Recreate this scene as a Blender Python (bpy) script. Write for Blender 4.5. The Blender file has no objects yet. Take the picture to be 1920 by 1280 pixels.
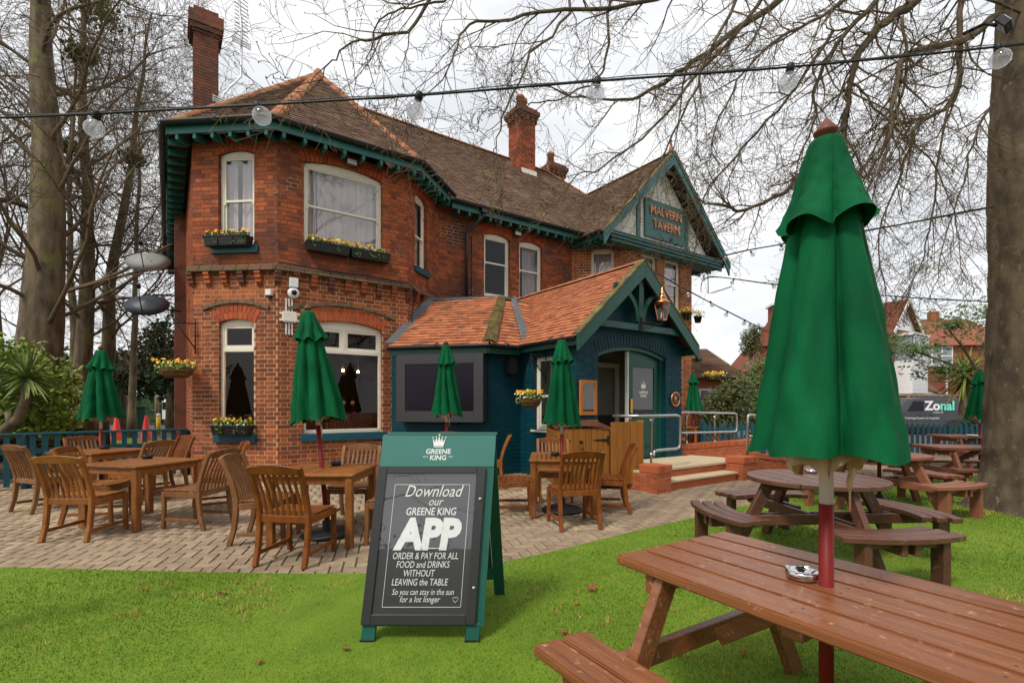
import bpy, bmesh, math, random
import numpy as np
from mathutils import Vector, Matrix
R = math.radians
sc = bpy.context.scene
COL = sc.collection

# ---------------------------------------------------------------- camera, sky, sun, exposure
CH, FP, HY = 1.38, 930.0, 759.0          # eye height, focal length in photo pixels, horizon row
cd = bpy.data.cameras.new('camera'); cam = bpy.data.objects.new('camera', cd); COL.objects.link(cam)
cam.location = (0, 0, CH); cam.rotation_euler = (R(90), 0, 0)
cd.sensor_width = 36; cd.lens = FP / 1920 * 36; cd.shift_y = (HY - 640) / 1920
cd.clip_start = .05; cd.clip_end = 2000
sc.camera = cam

SUN_EL, SUN_AZ = 52, 215                  # azimuth clockwise from +Y (view direction)
wd = bpy.data.worlds.new('World'); sc.world = wd; wd.use_nodes = True
nt = wd.node_tree; nt.nodes.clear()
def N(t, typ, **kw):
    n = t.nodes.new(typ)
    for k, v in kw.items(): setattr(n, k, v)
    return n
out = N(nt, 'ShaderNodeOutputWorld')
sky = N(nt, 'ShaderNodeTexSky', sky_type='NISHITA', sun_disc=False)
sky.sun_elevation = R(SUN_EL); sky.sun_rotation = R(SUN_AZ); sky.air_density = 1; sky.dust_density = 3
bg1 = N(nt, 'ShaderNodeBackground'); bg1.inputs[1].default_value = .10
nt.links.new(sky.outputs[0], bg1.inputs[0])
tc = N(nt, 'ShaderNodeTexCoord'); mp = N(nt, 'ShaderNodeMapping'); mp.inputs['Scale'].default_value = (1.2, 1.2, 3.4)
nz = N(nt, 'ShaderNodeTexNoise'); nz.inputs['Scale'].default_value = 2.2; nz.inputs['Detail'].default_value = 6; nz.inputs['Roughness'].default_value = .55
rp = N(nt, 'ShaderNodeValToRGB')
rp.color_ramp.elements[0].position = .30; rp.color_ramp.elements[0].color = (.66, .68, .71, 1)
rp.color_ramp.elements[1].position = .62; rp.color_ramp.elements[1].color = (.93, .93, .93, 1)
bg2 = N(nt, 'ShaderNodeBackground'); bg2.inputs[1].default_value = .70
mx = N(nt, 'ShaderNodeMixShader'); mx.inputs[0].default_value = .93
nt.links.new(tc.outputs['Generated'], mp.inputs[0]); nt.links.new(mp.outputs[0], nz.inputs['Vector'])
nt.links.new(nz.outputs[0], rp.inputs[0]); nt.links.new(rp.outputs[0], bg2.inputs[0])
nt.links.new(bg1.outputs[0], mx.inputs[1]); nt.links.new(bg2.outputs[0], mx.inputs[2]); nt.links.new(mx.outputs[0], out.inputs[0])

sd = bpy.data.lights.new('sun', 'SUN'); sun = bpy.data.objects.new('sun', sd); COL.objects.link(sun)
sd.energy = 1.5; sd.angle = R(11); sd.color = (1, .95, .87)
az = R(SUN_AZ); el = R(SUN_EL)
sdir = Vector((math.sin(az) * math.cos(el), math.cos(az) * math.cos(el), math.sin(el)))
sun.rotation_euler = sdir.to_track_quat('Z', 'Y').to_euler(); sun.location = (0, -20, 30)

vs = sc.view_settings
vs.view_transform = 'Standard'; vs.look = 'None'; vs.gamma = 1; vs.use_curve_mapping = False; vs.exposure = .86
sc.cycles.max_bounces = 6; sc.cycles.transparent_max_bounces = 16; sc.cycles.use_denoising = True

# ---------------------------------------------------------------- materials
def lk(t, a, b): t.links.new(a, b)
MATS = {}
def mat(name, c1, c2=None, c3=None, rough=.7, scale=8, stretch=(1, 1, 1), bump=.15, rnd=.5, metal=0, bscale=None, spec=.3, detail=5, contrast=1.0, coat=0, spots=None):
    """procedural material: colour drifts c1..c2 with noise and from piece to piece; optional blotches of c3"""
    m = bpy.data.materials.new(name); MATS[name] = m; m.use_nodes = True; t = m.node_tree
    b = t.nodes['Principled BSDF']
    b.inputs['Roughness'].default_value = rough; b.inputs['Metallic'].default_value = metal
    b.inputs['Specular IOR Level'].default_value = spec
    if coat: b.inputs['Coat Weight'].default_value = coat; b.inputs['Coat Roughness'].default_value = .15
    c2 = c2 or tuple(x * .75 for x in c1)
    tcn = N(t, 'ShaderNodeTexCoord'); mpn = N(t, 'ShaderNodeMapping'); mpn.inputs['Scale'].default_value = stretch
    geo = N(t, 'ShaderNodeNewGeometry'); oi = N(t, 'ShaderNodeObjectInfo')
    ad = N(t, 'ShaderNodeMath', operation='ADD'); fr = N(t, 'ShaderNodeMath', operation='FRACT')
    lk(t, geo.outputs['Random Per Island'], ad.inputs[0]); lk(t, oi.outputs['Random'], ad.inputs[1]); lk(t, ad.outputs[0], fr.inputs[0])
    cmb = N(t, 'ShaderNodeVectorMath', operation='MULTIPLY_ADD'); cmb.inputs[1].default_value = (1, 1, 1)
    lk(t, tcn.outputs['Object'], cmb.inputs[0])
    sca = N(t, 'ShaderNodeMath', operation='MULTIPLY'); sca.inputs[1].default_value = 37.0; lk(t, fr.outputs[0], sca.inputs[0]); lk(t, sca.outputs[0], cmb.inputs[2])
    lk(t, cmb.outputs[0], mpn.inputs[0])
    nz = N(t, 'ShaderNodeTexNoise'); nz.inputs['Scale'].default_value = scale; nz.inputs['Detail'].default_value = detail; lk(t, mpn.outputs[0], nz.inputs['Vector'])
    # factor = (noise-.5)*contrast*(1-rnd)*2 + rnd*random + (1-rnd)/2
    ma = N(t, 'ShaderNodeMath', operation='MULTIPLY_ADD'); ma.inputs[1].default_value = 2 * contrast * (1 - rnd) ; ma.inputs[2].default_value = (1 - rnd) * (.5 - contrast)
    lk(t, nz.outputs[0], ma.inputs[0])
    mb_ = N(t, 'ShaderNodeMath', operation='MULTIPLY_ADD', use_clamp=True); mb_.inputs[1].default_value = rnd
    lk(t, fr.outputs[0], mb_.inputs[0]); lk(t, ma.outputs[0], mb_.inputs[2])
    mixc = N(t, 'ShaderNodeMix', data_type='RGBA'); mixc.inputs[6].default_value = (*c1, 1); mixc.inputs[7].default_value = (*c2, 1)
    lk(t, mb_.outputs[0], mixc.inputs[0]); col = mixc.outputs[2]
    if c3:
        sp = spots or (1.3, .56, .66)
        n3 = N(t, 'ShaderNodeTexNoise'); n3.inputs['Scale'].default_value = sp[0]; n3.inputs['Detail'].default_value = 8; n3.inputs['Roughness'].default_value = .65
        lk(t, tcn.outputs['Object'], n3.inputs['Vector'])
        mr = N(t, 'ShaderNodeMapRange'); mr.inputs[1].default_value = sp[1]; mr.inputs[2].default_value = sp[2]; lk(t, n3.outputs[0], mr.inputs[0])
        m3 = N(t, 'ShaderNodeMix', data_type='RGBA'); m3.inputs[7].default_value = (*c3, 1); lk(t, mr.outputs[0], m3.inputs[0]); lk(t, col, m3.inputs[6]); col = m3.outputs[2]
    lk(t, col, b.inputs['Base Color'])
    if bump:
        bn = N(t, 'ShaderNodeBump'); bn.inputs['Strength'].default_value = bump; bn.inputs['Distance'].default_value = .01
        if bscale:
            n2 = N(t, 'ShaderNodeTexNoise'); n2.inputs['Scale'].default_value = bscale; n2.inputs['Detail'].default_value = 4; lk(t, mpn.outputs[0], n2.inputs['Vector']); lk(t, n2.outputs[0], bn.inputs['Height'])
        else: lk(t, nz.outputs[0], bn.inputs['Height'])
        lk(t, bn.outputs[0], b.inputs['Normal'])
    return m
def glass(name, tint=(.8, .82, .82), ior=1.5, refl=1.0):
    m = bpy.data.materials.new(name); MATS[name] = m; m.use_nodes = True; t = m.node_tree; t.nodes.clear()
    o = N(t, 'ShaderNodeOutputMaterial'); tr = N(t, 'ShaderNodeBsdfTransparent'); tr.inputs[0].default_value = (*tint, 1)
    gl = N(t, 'ShaderNodeBsdfGlossy'); gl.inputs['Roughness'].default_value = .01; fr = N(t, 'ShaderNodeFresnel'); ge = N(t, 'ShaderNodeNewGeometry'); mi = N(t, 'ShaderNodeMix'); mi.inputs[2].default_value = ior; mi.inputs[3].default_value = 1 / ior; lk(t, ge.outputs['Backfacing'], mi.inputs[0]); lk(t, mi.outputs[0], fr.inputs[0])
    gl.inputs[0].default_value = (refl, refl, refl, 1)
    mx = N(t, 'ShaderNodeMixShader'); lk(t, fr.outputs[0], mx.inputs[0]); lk(t, tr.outputs[0], mx.inputs[1]); lk(t, gl.outputs[0], mx.inputs[2]); lk(t, mx.outputs[0], o.inputs[0])
    return m
def glow(name, c, s):
    m = bpy.data.materials.new(name); MATS[name] = m; m.use_nodes = True
    b = m.node_tree.nodes['Principled BSDF']; b.inputs['Base Color'].default_value = (*c, 1); b.inputs['Emission Color'].default_value = (*c, 1); b.inputs['Emission Strength'].default_value = s
    return m

mat('brick', (.47, .125, .036), (.150, .036, .020), (.085, .036, .025), rough=.85, scale=14, bump=.5, bscale=60, rnd=.75, spots=(1.1, .48, .70))
mat('upper_brick', (.44, .112, .034), (.130, .033, .020), (.070, .030, .022), rough=.85, scale=14, bump=.5, bscale=60, rnd=.75, spots=(.8, .47, .64))
mat('mortar', (.66, .50, .30), (.50, .36, .20), (.30, .20, .12), scale=10, rough=.95, bump=.5, bscale=90, rnd=.1)
mat('old_mortar', (.20, .095, .052), (.11, .055, .034), (.55, .38, .22), scale=6, rough=.95, bump=.5, bscale=90, rnd=.1, spots=(1.6, .56, .66))
mat('arch_brick', (.50, .105, .030), (.26, .05, .022), rough=.85, scale=14, bump=.4, bscale=60, rnd=.7)
mat('dark_brick', (.21, .075, .04), (.10, .04, .03), (.06, .045, .035), rough=.9, scale=10, bump=.5, bscale=60, rnd=.6, spots=(3, .5, .7))
mat('new_brick', (.52, .14, .05), (.33, .075, .03), rough=.8, scale=20, bump=.3, bscale=60, rnd=.7)
mat('new_mortar', (.62, .5, .36), (.52, .42, .3), rough=.95)
mat('string_stone', (.22, .12, .075), (.11, .075, .055), (.13, .12, .05), rough=.9, scale=9, bump=.5, rnd=.5, spots=(4, .5, .65))
mat('old_tile', (.235, .135, .085), (.10, .062, .045), (.27, .20, .105), rough=.9, scale=9, bump=.35, bscale=50, rnd=.6, spots=(1.1, .52, .70))
mat('new_tile', (.52, .19, .080), (.27, .085, .042), (.15, .085, .055), rough=.8, scale=7, bump=.25, bscale=50, rnd=.7, spots=(2.6, .55, .66))
mat('ridge_tile', (.42, .17, .08), (.25, .095, .05), (.30, .22, .10), rough=.85, scale=6, bump=.3, rnd=.5, spots=(3, .56, .68))
mat('moss_tile', (.16, .11, .05), (.08, .06, .035), (.20, .17, .05), rough=.95, scale=20, bump=.6, rnd=.5, spots=(5, .45, .6))
mat('underlay', (.06, .04, .03), (.03, .025, .02), rough=.95)
mat('teal_brick', (.003, .054, .074), (.002, .034, .050), rough=.5, scale=12, bump=.35, bscale=45, rnd=.4, spec=.22)
mat('teal_paint', (.006, .085, .115), (.004, .06, .085), rough=.4, scale=10, bump=.12, bscale=40, spec=.5, rnd=.3)
mat('green_paint', (.010, .120, .098), (.006, .085, .070), rough=.42, scale=8, bump=.12, bscale=40, spec=.5, rnd=.3)
mat('barge_paint', (.030, .150, .140), (.016, .10, .095), (.10, .17, .15), rough=.5, scale=8, bump=.15, bscale=40, spec=.5, spots=(9, .6, .75))
mat('porch_green', (.006, .085, .062), (.004, .058, .044), rough=.42, scale=8, bump=.12, bscale=40, spec=.5, rnd=.3)
mat('cream_paint', (.80, .74, .62), (.70, .64, .52), rough=.45, scale=6, bump=.06, rnd=.25)
mat('white_paint', (.80, .80, .78), (.68, .68, .66), rough=.45, scale=6, bump=.05, rnd=.25)
mat('render_white', (.74, .71, .62), (.58, .55, .47), rough=.9, scale=7, bump=.2, bscale=60, rnd=.1)
mat('black_gutter', (.022, .022, .024), (.012, .012, .013), rough=.35, scale=8, bump=.05, spec=.5)
mat('lead', (.13, .135, .14), (.07, .075, .08), (.2, .19, .15), rough=.6, scale=6, bump=.3, spots=(6, .55, .7))
mat('curtain', (.56, .49, .48), (.46, .40, .40), rough=.9, scale=3, bump=.05, rnd=.1)
mat('room_dark', (.075, .055, .042), (.045, .032, .024), rough=.9)
mat('room_wall', (.30, .29, .26), (.26, .25, .22), rough=.9)
mat('room_floor', (.06, .035, .02), (.04, .022, .012), rough=.5)
mat('black_plastic', (.02, .02, .022), (.012, .012, .013), rough=.45, scale=20, bump=.08, spec=.4)
mat('grey_metal', (.040, .039, .042), (.030, .030, .033), rough=.45, scale=5, bump=.03, spec=.5)
mat('screen', (.004, .004, .005), (.012, .008, .018), rough=.2, scale=1.2, bump=0, spec=.22)
mat('teak', (.33, .120, .022), (.15, .047, .009), (.090, .030, .009), rough=.46, scale=7, stretch=(2.2, 2.2, 1), bump=.2, contrast=1.6, bscale=70, rnd=.55, spots=(3.5, .55, .75), spec=.4)
mat('teak_dark', (.20, .078, .026), (.12, .042, .014), rough=.5, scale=9, bump=.12, bscale=70, rnd=.5)
mat('picnic_wood', (.285, .105, .040), (.165, .052, .019), (.46, .25, .15), rough=.34, scale=5, stretch=(.6, 9, 9), bump=.3, bscale=9, rnd=.3, spec=.5, spots=(26, .60, .68), contrast=1.5, detail=8)
mat('picnic_dark', (.145, .058, .032), (.072, .028, .017), (.21, .115, .085), rough=.42, scale=9, bump=.2, bscale=50, rnd=.45, spec=.5, spots=(14, .58, .7))
mat('picnic_mid', (.28, .105, .055), (.20, .070, .038), rough=.5, scale=9, bump=.2, bscale=50, rnd=.45, spec=.4)
mat('shed_wood', (.33, .135, .022), (.19, .068, .010), (.10, .04, .01), rough=.55, scale=7, stretch=(5, 5, .6), bump=.15, rnd=.45, spots=(4, .6, .75))
mat('canopy', (.002, .108, .036), (.0015, .062, .021), rough=.75, scale=3, stretch=(3, 3, .8), bump=.7, bscale=9, contrast=1.5, rnd=.1, spec=.10)
mat('canopy_lining', (.60, .42, .26), (.45, .29, .17), rough=.9, scale=9, bump=.1)
mat('pole_red', (.20, .011, .007), (.14, .008, .006), rough=.5, scale=6, bump=.05, spec=.25, rnd=.2)
mat('pole_white', (.58, .58, .57), (.48, .48, .47), rough=.4, scale=6, bump=.03, rnd=.2)
mat('teak_weathered', (.27, .115, .038), (.135, .055, .020), (.22, .14, .085), rough=.6, scale=7, stretch=(2.2, 2.2, 1), bump=.25, contrast=1.6, rnd=.5, spots=(5, .55, .70))
mat('teak_oiled', (.27, .080, .014), (.115, .032, .007), rough=.4, scale=7, stretch=(2.2, 2.2, 1), bump=.2, contrast=1.6, rnd=.5)
mat('finial_wood', (.19, .052, .032), (.11, .03, .02), rough=.5, scale=9)
mat('umbrella_base', (.018, .019, .021), (.010, .011, .012), rough=.5, scale=30, bump=.15)
mat('chrome', (.75, .75, .75), (.65, .65, .65), rough=.12, metal=1, bump=0)
mat('galv', (.55, .56, .57), (.42, .43, .44), rough=.35, metal=.9, scale=20, bump=.05)
mat('copper', (.75, .33, .16), (.55, .22, .10), rough=.28, metal=1, scale=7, bump=.03)
mat('brass', (.75, .42, .10), (.6, .32, .07), rough=.3, metal=1, bump=0)
mat('orange_wood', (.50, .17, .03), (.40, .12, .02), rough=.5, scale=8)
mat('board_green', (.050, .185, .155), (.044, .165, .140), rough=.45, scale=4, bump=.03, spec=.4, rnd=.1)
mat('board_green_dark', (.010, .105, .078), (.008, .08, .060), rough=.4, scale=4, bump=.03, spec=.5, rnd=.1)
mat('board_black', (.035, .035, .037), (.028, .028, .030), rough=.35, scale=4, bump=.02, spec=.5)
mat('chalk_panel', (.060, .060, .062), (.050, .050, .052), rough=.28, scale=3, bump=0, spec=.8)
mat('chalk', (.85, .85, .85), (.78, .78, .78), rough=.9, bump=0)
mat('copper_text', (.62, .27, .15), (.52, .21, .11), rough=.45, scale=8, bump=.05)
mat('slab', (.60, .48, .31), (.50, .39, .24), rough=.9, scale=9, bump=.2, bscale=60, rnd=.3)
mat('paver', (.39, .285, .190), (.215, .155, .105), (.46, .37, .22), rough=.9, scale=26, bump=.6, bscale=120, rnd=.55, spots=(1.0, .50, .68))
mat('joint', (.085, .085, .030), (.10, .075, .045), rough=.95, scale=8, bump=.3)
mat('turf', (.150, .235, .016), (.095, .170, .010), (.30, .24, .06), rough=.9, scale=5, bump=.5, bscale=140, rnd=.05, spots=(2.2, .64, .74))
mat('blade', (.225, .320, .020), (.060, .135, .007), (.34, .34, .05), rough=.65, scale=1.6, bump=0, rnd=.5, spots=(1.1, .50, .72), contrast=1.6)
mat('dead_blade', (.42, .30, .10), (.34, .26, .05), rough=.8, bump=0, rnd=.7)
mat('tarmac', (.085, .083, .082), (.065, .063, .062), rough=.9, scale=30, bump=.3)
mat('bark', (.215, .160, .100), (.075, .056, .038), (.17, .17, .06), rough=.95, scale=6, stretch=(1, 1, .25), bump=1.0, bscale=9, contrast=1.6, rnd=.05, spots=(2.4, .50, .66))
mat('beech_bark', (.145, .108, .066), (.062, .047, .031), (.19, .165, .11), rough=.92, scale=5.5, stretch=(1, 1, .55), bump=1.0, bscale=16, rnd=.02, spots=(9.0, .58, .68), contrast=1.8, detail=9)
mat('twig', (.185, .130, .078), (.085, .060, .038), (.17, .155, .05), rough=.9, scale=6, bump=.2, rnd=.2, spots=(2, .55, .7))
mat('bud', (.07, .045, .03), (.04, .028, .02), rough=.8)
mat('leaf_dark', (.030, .062, .018), (.014, .034, .012), rough=.6, rnd=.7, bump=0)
mat('leaf_mid', (.105, .180, .028), (.040, .085, .015), rough=.55, rnd=.75, bump=0)
mat('leaf_yellow', (.24, .30, .035), (.075, .135, .016), rough=.55, rnd=.75, bump=0)
mat('leaf_olive', (.12, .13, .035), (.055, .070, .018), rough=.55, rnd=.75, bump=0)
mat('leaf_brown', (.22, .10, .035), (.11, .05, .02), rough=.8, rnd=.6, bump=0)
mat('yucca_leaf', (.24, .29, .080), (.060, .115, .030), rough=.45, rnd=.6, bump=0)
mat('fallen_leaf', (.35, .115, .045), (.20, .075, .03), rough=.8, rnd=.8, bump=.1)
mat('petal_yellow', (.80, .50, .03), (.78, .27, .015), rough=.7, rnd=.85, bump=0)
mat('petal_white', (.75, .75, .66), (.6, .65, .35), rough=.7, rnd=.85, bump=0)
mat('coir', (.24, .125, .04), (.14, .07, .025), rough=.95, scale=30, bump=.9, rnd=.1)
mat('iron', (.012, .012, .013), (.008, .008, .009), rough=.5)
mat('dish_grey', (.045, .055, .066), (.035, .042, .05), rough=.45, bump=.02)
mat('dish_mesh', (.30, .295, .285), (.24, .235, .23), rough=.6, bump=.1, bscale=80)
mat('cone_red', (.75, .035, .02), (.65, .03, .02), rough=.5, bump=0)
mat('hgreen', (.02, .11, .045), (.015, .09, .04), rough=.5)
mat('yellow_paint', (.70, .42, .02), (.6, .36, .02), rough=.5)
mat('van_grey', (.046, .049, .056), (.040, .043, .050), rough=.42, coat=.1, bump=0, rnd=.05, spec=.5)
mat('van_white', (.75, .75, .74), (.7, .7, .69), rough=.3, coat=.3, bump=0, rnd=.05)
mat('mint', (.17, .75, .56), (.16, .72, .54), rough=.5, bump=0)
mat('rubber', (.018, .018, .018), (.012, .012, .012), rough=.8)
mat('fence_wood', (.165, .060, .026), (.105, .038, .016), rough=.85, scale=6, stretch=(3, 3, .5), bump=.3, rnd=.5)
mat('fence_cap', (.30, .24, .14), (.24, .19, .11), rough=.85)
mat('cable', (.014, .014, .015), (.010, .010, .011), rough=.5, bump=0)
mat('house_brick', (.36, .12, .06), (.24, .07, .035), rough=.9, scale=20, bump=.3, bscale=40, rnd=.6)
mat('tile_hung', (.27, .085, .048), (.17, .05, .03), rough=.85, rnd=.6, scale=10)
mat('leaf_bed', (.11, .065, .035), (.06, .04, .022), rough=.95, scale=30, bump=.6)
glass('pane_glass', (.72, .74, .74), 1.42)
glass('upper_glass', (.90, .88, .88), 2.15)
glass('board_glass', (.95, .95, .95), 1.75)
glass('lamp_glass', (.90, .90, .92), 1.55)
m_ = glass('bulb_glass', (.80, .80, .83), 1.9); t_ = m_.node_tree; o_ = [n for n in t_.nodes if n.type == 'OUTPUT_MATERIAL'][0]; src = o_.inputs[0].links[0].from_socket
df = N(t_, 'ShaderNodeBsdfTranslucent'); df.inputs[0].default_value = (.9, .9, .92, 1); ms = N(t_, 'ShaderNodeMixShader'); ms.inputs[0].default_value = .22; lk(t_, src, ms.inputs[1]); lk(t_, df.outputs[0], ms.inputs[2]); lk(t_, ms.outputs[0], o_.inputs[0])
glow('warm_bulb', (1, .40, .09), 90)
glow('red_neon', (.9, .03, .04), .6)

# ---------------------------------------------------------------- mesh helpers
class MB:
    """collects shapes; build() links them as one mesh object"""
    def __init__(s, M=None): s.v = []; s.f = []; s.sm = []; s.M = M
    def add(s, vs, fs, smooth=False):
        o = len(s.v)
        if s.M is not None: vs = [s.M @ Vector(p) for p in vs]
        s.v += [tuple(p) for p in vs]; s.f += [tuple(i + o for i in f) for f in fs]; s.sm += [smooth] * len(fs); return s
    def box(s, x0, x1, y0, y1, z0, z1, T=None):
        vs = [Vector((x, y, z)) for z in (z0, z1) for y in (y0, y1) for x in (x0, x1)]
        if T is not None: vs = [T @ p for p in vs]
        return s.add(vs, [(0, 2, 3, 1), (4, 5, 7, 6), (0, 1, 5, 4), (2, 6, 7, 3), (0, 4, 6, 2), (1, 3, 7, 5)])
    def bar(s, a, b, w, h, up=(0, 0, 1)):
        """box of section w x h from a to b"""
        a = Vector(a); b = Vector(b); d = (b - a); L = d.length; d /= L
        u = Vector(up); x = d.cross(u)
        if x.length < 1e-4: x = d.cross(Vector((1, 0, 0)))
        x.normalize(); z = x.cross(d)
        T = Matrix(((x.x, d.x, z.x, a.x), (x.y, d.y, z.y, a.y), (x.z, d.z, z.z, a.z), (0, 0, 0, 1)))
        return s.box(-w / 2, w / 2, 0, L, -h / 2, h / 2, T)
    def path(s, pts, w, h, up=(1, 0, 0)):
        """rectangular section swept along pts; w along up, h across"""
        pts = [Vector(p) for p in pts]; n = len(pts); vs = []
        for i, p in enumerate(pts):
            d = (pts[min(i + 1, n - 1)] - pts[max(i - 1, 0)]).normalized(); u = Vector(up).normalized(); c = d.cross(u).normalized(); u = c.cross(d)
            ww = w[i] if isinstance(w, (list, tuple)) else w; hh = h[i] if isinstance(h, (list, tuple)) else h
            for a, b in ((-1, -1), (1, -1), (1, 1), (-1, 1)): vs.append(p + u * a * ww / 2 + c * b * hh / 2)
        fs = [(3, 2, 1, 0), tuple(4 * (n - 1) + k for k in range(4))]
        for i in range(n - 1):
            for k in range(4): fs.append((4 * i + k, 4 * i + (k + 1) % 4, 4 * i + 4 + (k + 1) % 4, 4 * i + 4 + k))
        return s.add(vs, fs)
    def tube(s, pts, r, n=8, caps=True):
        pts = [Vector(p) for p in pts]; m = len(pts); vs = []
        d0 = (pts[1] - pts[0]).normalized(); u = d0.orthogonal().normalized()
        for i, p in enumerate(pts):
            d = (pts[min(i + 1, m - 1)] - pts[max(i - 1, 0)])
            if d.length < 1e-9: d = d0
            d = d.normalized(); u = (u - d * u.dot(d)); u = u.normalized() if u.length > 1e-6 else d.orthogonal().normalized(); c = d.cross(u)
            rr = r[i] if isinstance(r, (list, tuple)) else r
            for k in range(n):
                a = 2 * math.pi * k / n; vs.append(p + (u * math.cos(a) + c * math.sin(a)) * rr)
        fs = []
        for i in range(m - 1):
            for k in range(n): fs.append((i * n + k, i * n + (k + 1) % n, (i + 1) * n + (k + 1) % n, (i + 1) * n + k))
        if caps and n > 2: fs += [tuple(range(n - 1, -1, -1)), tuple((m - 1) * n + k for k in range(n))]
        return s.add(vs, fs, True)
    def lathe(s, prof, n=24, c=(0, 0, 0), axis='z'):
        """prof: list of (r, z)"""
        vs = []
        for r, z in prof:
            for k in range(n):
                a = 2 * math.pi * k / n; p = (r * math.cos(a), r * math.sin(a), z)
                if axis == 'y': p = (p[0], p[2], p[1])
                vs.append((p[0] + c[0], p[1] + c[1], p[2] + c[2]))
        m = len(prof); fs = []
        for i in range(m - 1):
            for k in range(n): fs.append((i * n + k, i * n + (k + 1) % n, (i + 1) * n + (k + 1) % n, (i + 1) * n + k))
        if prof[0][0] > 1e-5: fs.append(tuple(range(n - 1, -1, -1)))
        if prof[-1][0] > 1e-5: fs.append(tuple((m - 1) * n + k for k in range(n)))
        return s.add(vs, fs, True)
    def prism(s, poly, t, T=None):
        """poly in xz plane, extruded from y=0 to y=t"""
        n = len(poly); vs = [Vector((x, 0, z)) for x, z in poly] + [Vector((x, t, z)) for x, z in poly]
        if T is not None: vs = [T @ p for p in vs]
        fs = [tuple(range(n)), tuple(range(2 * n - 1, n - 1, -1))] + [(i, i + n, (i + 1) % n + n, (i + 1) % n) for i in range(n)]
        return s.add(vs, fs)
    def quad(s, *p): return s.add(p, [tuple(range(len(p)))])
    def mesh(s, name, m=None, bevel=0, seg=1):
        me = bpy.data.meshes.new(name); me.from_pydata(s.v, [], s.f)
        if any(s.sm): me.polygons.foreach_set('use_smooth', s.sm)
        bm = bmesh.new(); bm.from_mesh(me)
        bmesh.ops.recalc_face_normals(bm, faces=bm.faces)
        if bevel: bmesh.ops.bevel(bm, geom=list(bm.edges), offset=bevel, segments=seg, affect='EDGES', clamp_overlap=True)
        bm.to_mesh(me); bm.free()
        if m: me.materials.append(MATS[m])
        return me
    def build(s, name, m=None, parent=None, bevel=0, seg=1, **tags):
        return put(name, s.mesh(name, m, bevel, seg), parent, **tags)
def put(name, me, parent=None, loc=None, rot=None, scale=None, **tags):
    o = bpy.data.objects.new(name, me); COL.objects.link(o)
    if parent is not None: o.parent = parent
    if loc is not None: o.location = loc
    if rot is not None: o.rotation_euler = rot
    if scale is not None: o.scale = scale
    for k, v in tags.items(): o[k] = v
    return o
def fastmesh(name, v, f, m, smooth=False, nside=4):
    """big meshes straight from numpy arrays, all faces with nside corners"""
    me = bpy.data.meshes.new(name); v = np.asarray(v, np.float32); f = np.asarray(f, np.int32)
    me.vertices.add(len(v)); me.vertices.foreach_set('co', v.ravel())
    me.loops.add(f.size); me.loops.foreach_set('vertex_index', f.ravel())
    me.polygons.add(len(f)); me.polygons.foreach_set('loop_start', np.arange(0, f.size, nside, dtype=np.int32)); me.polygons.foreach_set('loop_total', np.full(len(f), nside, np.int32))
    me.update(calc_edges=True); me.validate()
    if smooth: me.polygons.foreach_set('use_smooth', np.ones(len(f), bool))
    me.materials.append(MATS[m]); return me
def thing(name, label, cat, loc=(0, 0, 0), rz=0, group=None):
    o = bpy.data.objects.new(name, None); COL.objects.link(o); o.location = loc; o.rotation_euler = (0, 0, rz); o.empty_display_size = .1
    o['label'] = label; o['category'] = cat
    if group: o['group'] = group
    return o
def dup(root, loc, rz, label, group=None, rot=None):
    def cp(o, parent):
        c = o.copy(); COL.objects.link(c)
        if parent is not None: c.parent = parent
        for ch in list(o.children): cp(ch, c)
        return c
    r = cp(root, None); r.location = loc; r.rotation_euler = rot or (0, 0, rz); r['label'] = label
    if group: r['group'] = group
    return r
def text(body, size, m, parent, loc, rot=(R(90), 0, 0), ext=.0015, off=0, shear=0, name='lettering', align='CENTER', sx=1, space=1):
    c = bpy.data.curves.new(name, 'FONT'); c.body = body; c.size = size; c.extrude = ext; c.offset = off; c.shear = shear; c.align_x = align; c.align_y = 'CENTER'; c.space_character = space
    c.resolution_u = 3
    tmp = bpy.data.objects.new('tmp', c); COL.objects.link(tmp); dg = bpy.context.evaluated_depsgraph_get(); dg.update()
    me = bpy.data.meshes.new_from_object(tmp.evaluated_get(dg)); bpy.data.objects.remove(tmp); bpy.data.curves.remove(c)
    me.name = name; me.materials.clear(); me.materials.append(MATS[m]); o = put(name, me, parent, loc, rot); o.scale = (sx, 1, 1); return o
def at(x, y, D):
    """point seen at photo pixel x, y when it stands D metres ahead"""
    return Vector(((x - 960) / FP * D, D, CH + (HY - y) / FP * D))
# ---------------------------------------------------------------- the pub: local x runs along the facade, local y into the building
TH = R(55.3); PHI = R(90) - TH
LC = Vector((-4.234, 8.95, 0))
pub = thing('pub_building', 'red brick two storey pub with tiled roofs, canted bay and teal porch', 'building', LC, PHI)
PUBM = Matrix.Translation(LC) @ Matrix.Rotation(PHI, 4, 'Z')
def W(x, y, z=0): return PUBM @ Vector((x, y, z))
class Face:
    def __init__(s, x, y, a, L):
        s.o = Vector((x, y, 0)); s.a = R(a); s.L = L
        s.M = Matrix.Translation(s.o) @ Matrix.Rotation(s.a, 4, 'Z')
        s.end = s.M @ Vector((L, 0, 0))
    def P(s, x, y, z): return s.M @ Vector((x, y, z))
    def W(s, x, y, z): return PUBM @ s.P(x, y, z)
    @property
    def rz(s): return PHI + s.a
C = 40; DG = 1.63; dx, dy = DG * math.cos(R(C)), DG * math.sin(R(C))
FL = Face(-dx, dy, -C, DG); FC = Face(0, 0, 0, 2.49); FR = Face(2.49, 0, C, DG)
FM = Face(2.49 + dx, dy, 0, 4.24)
FGL = Face(FM.end.x, dy, -C, DG); FGC = Face(FGL.end.x, 0, 0, 2.90); FGR = Face(FGC.end.x, 0, C, DG)
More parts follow.
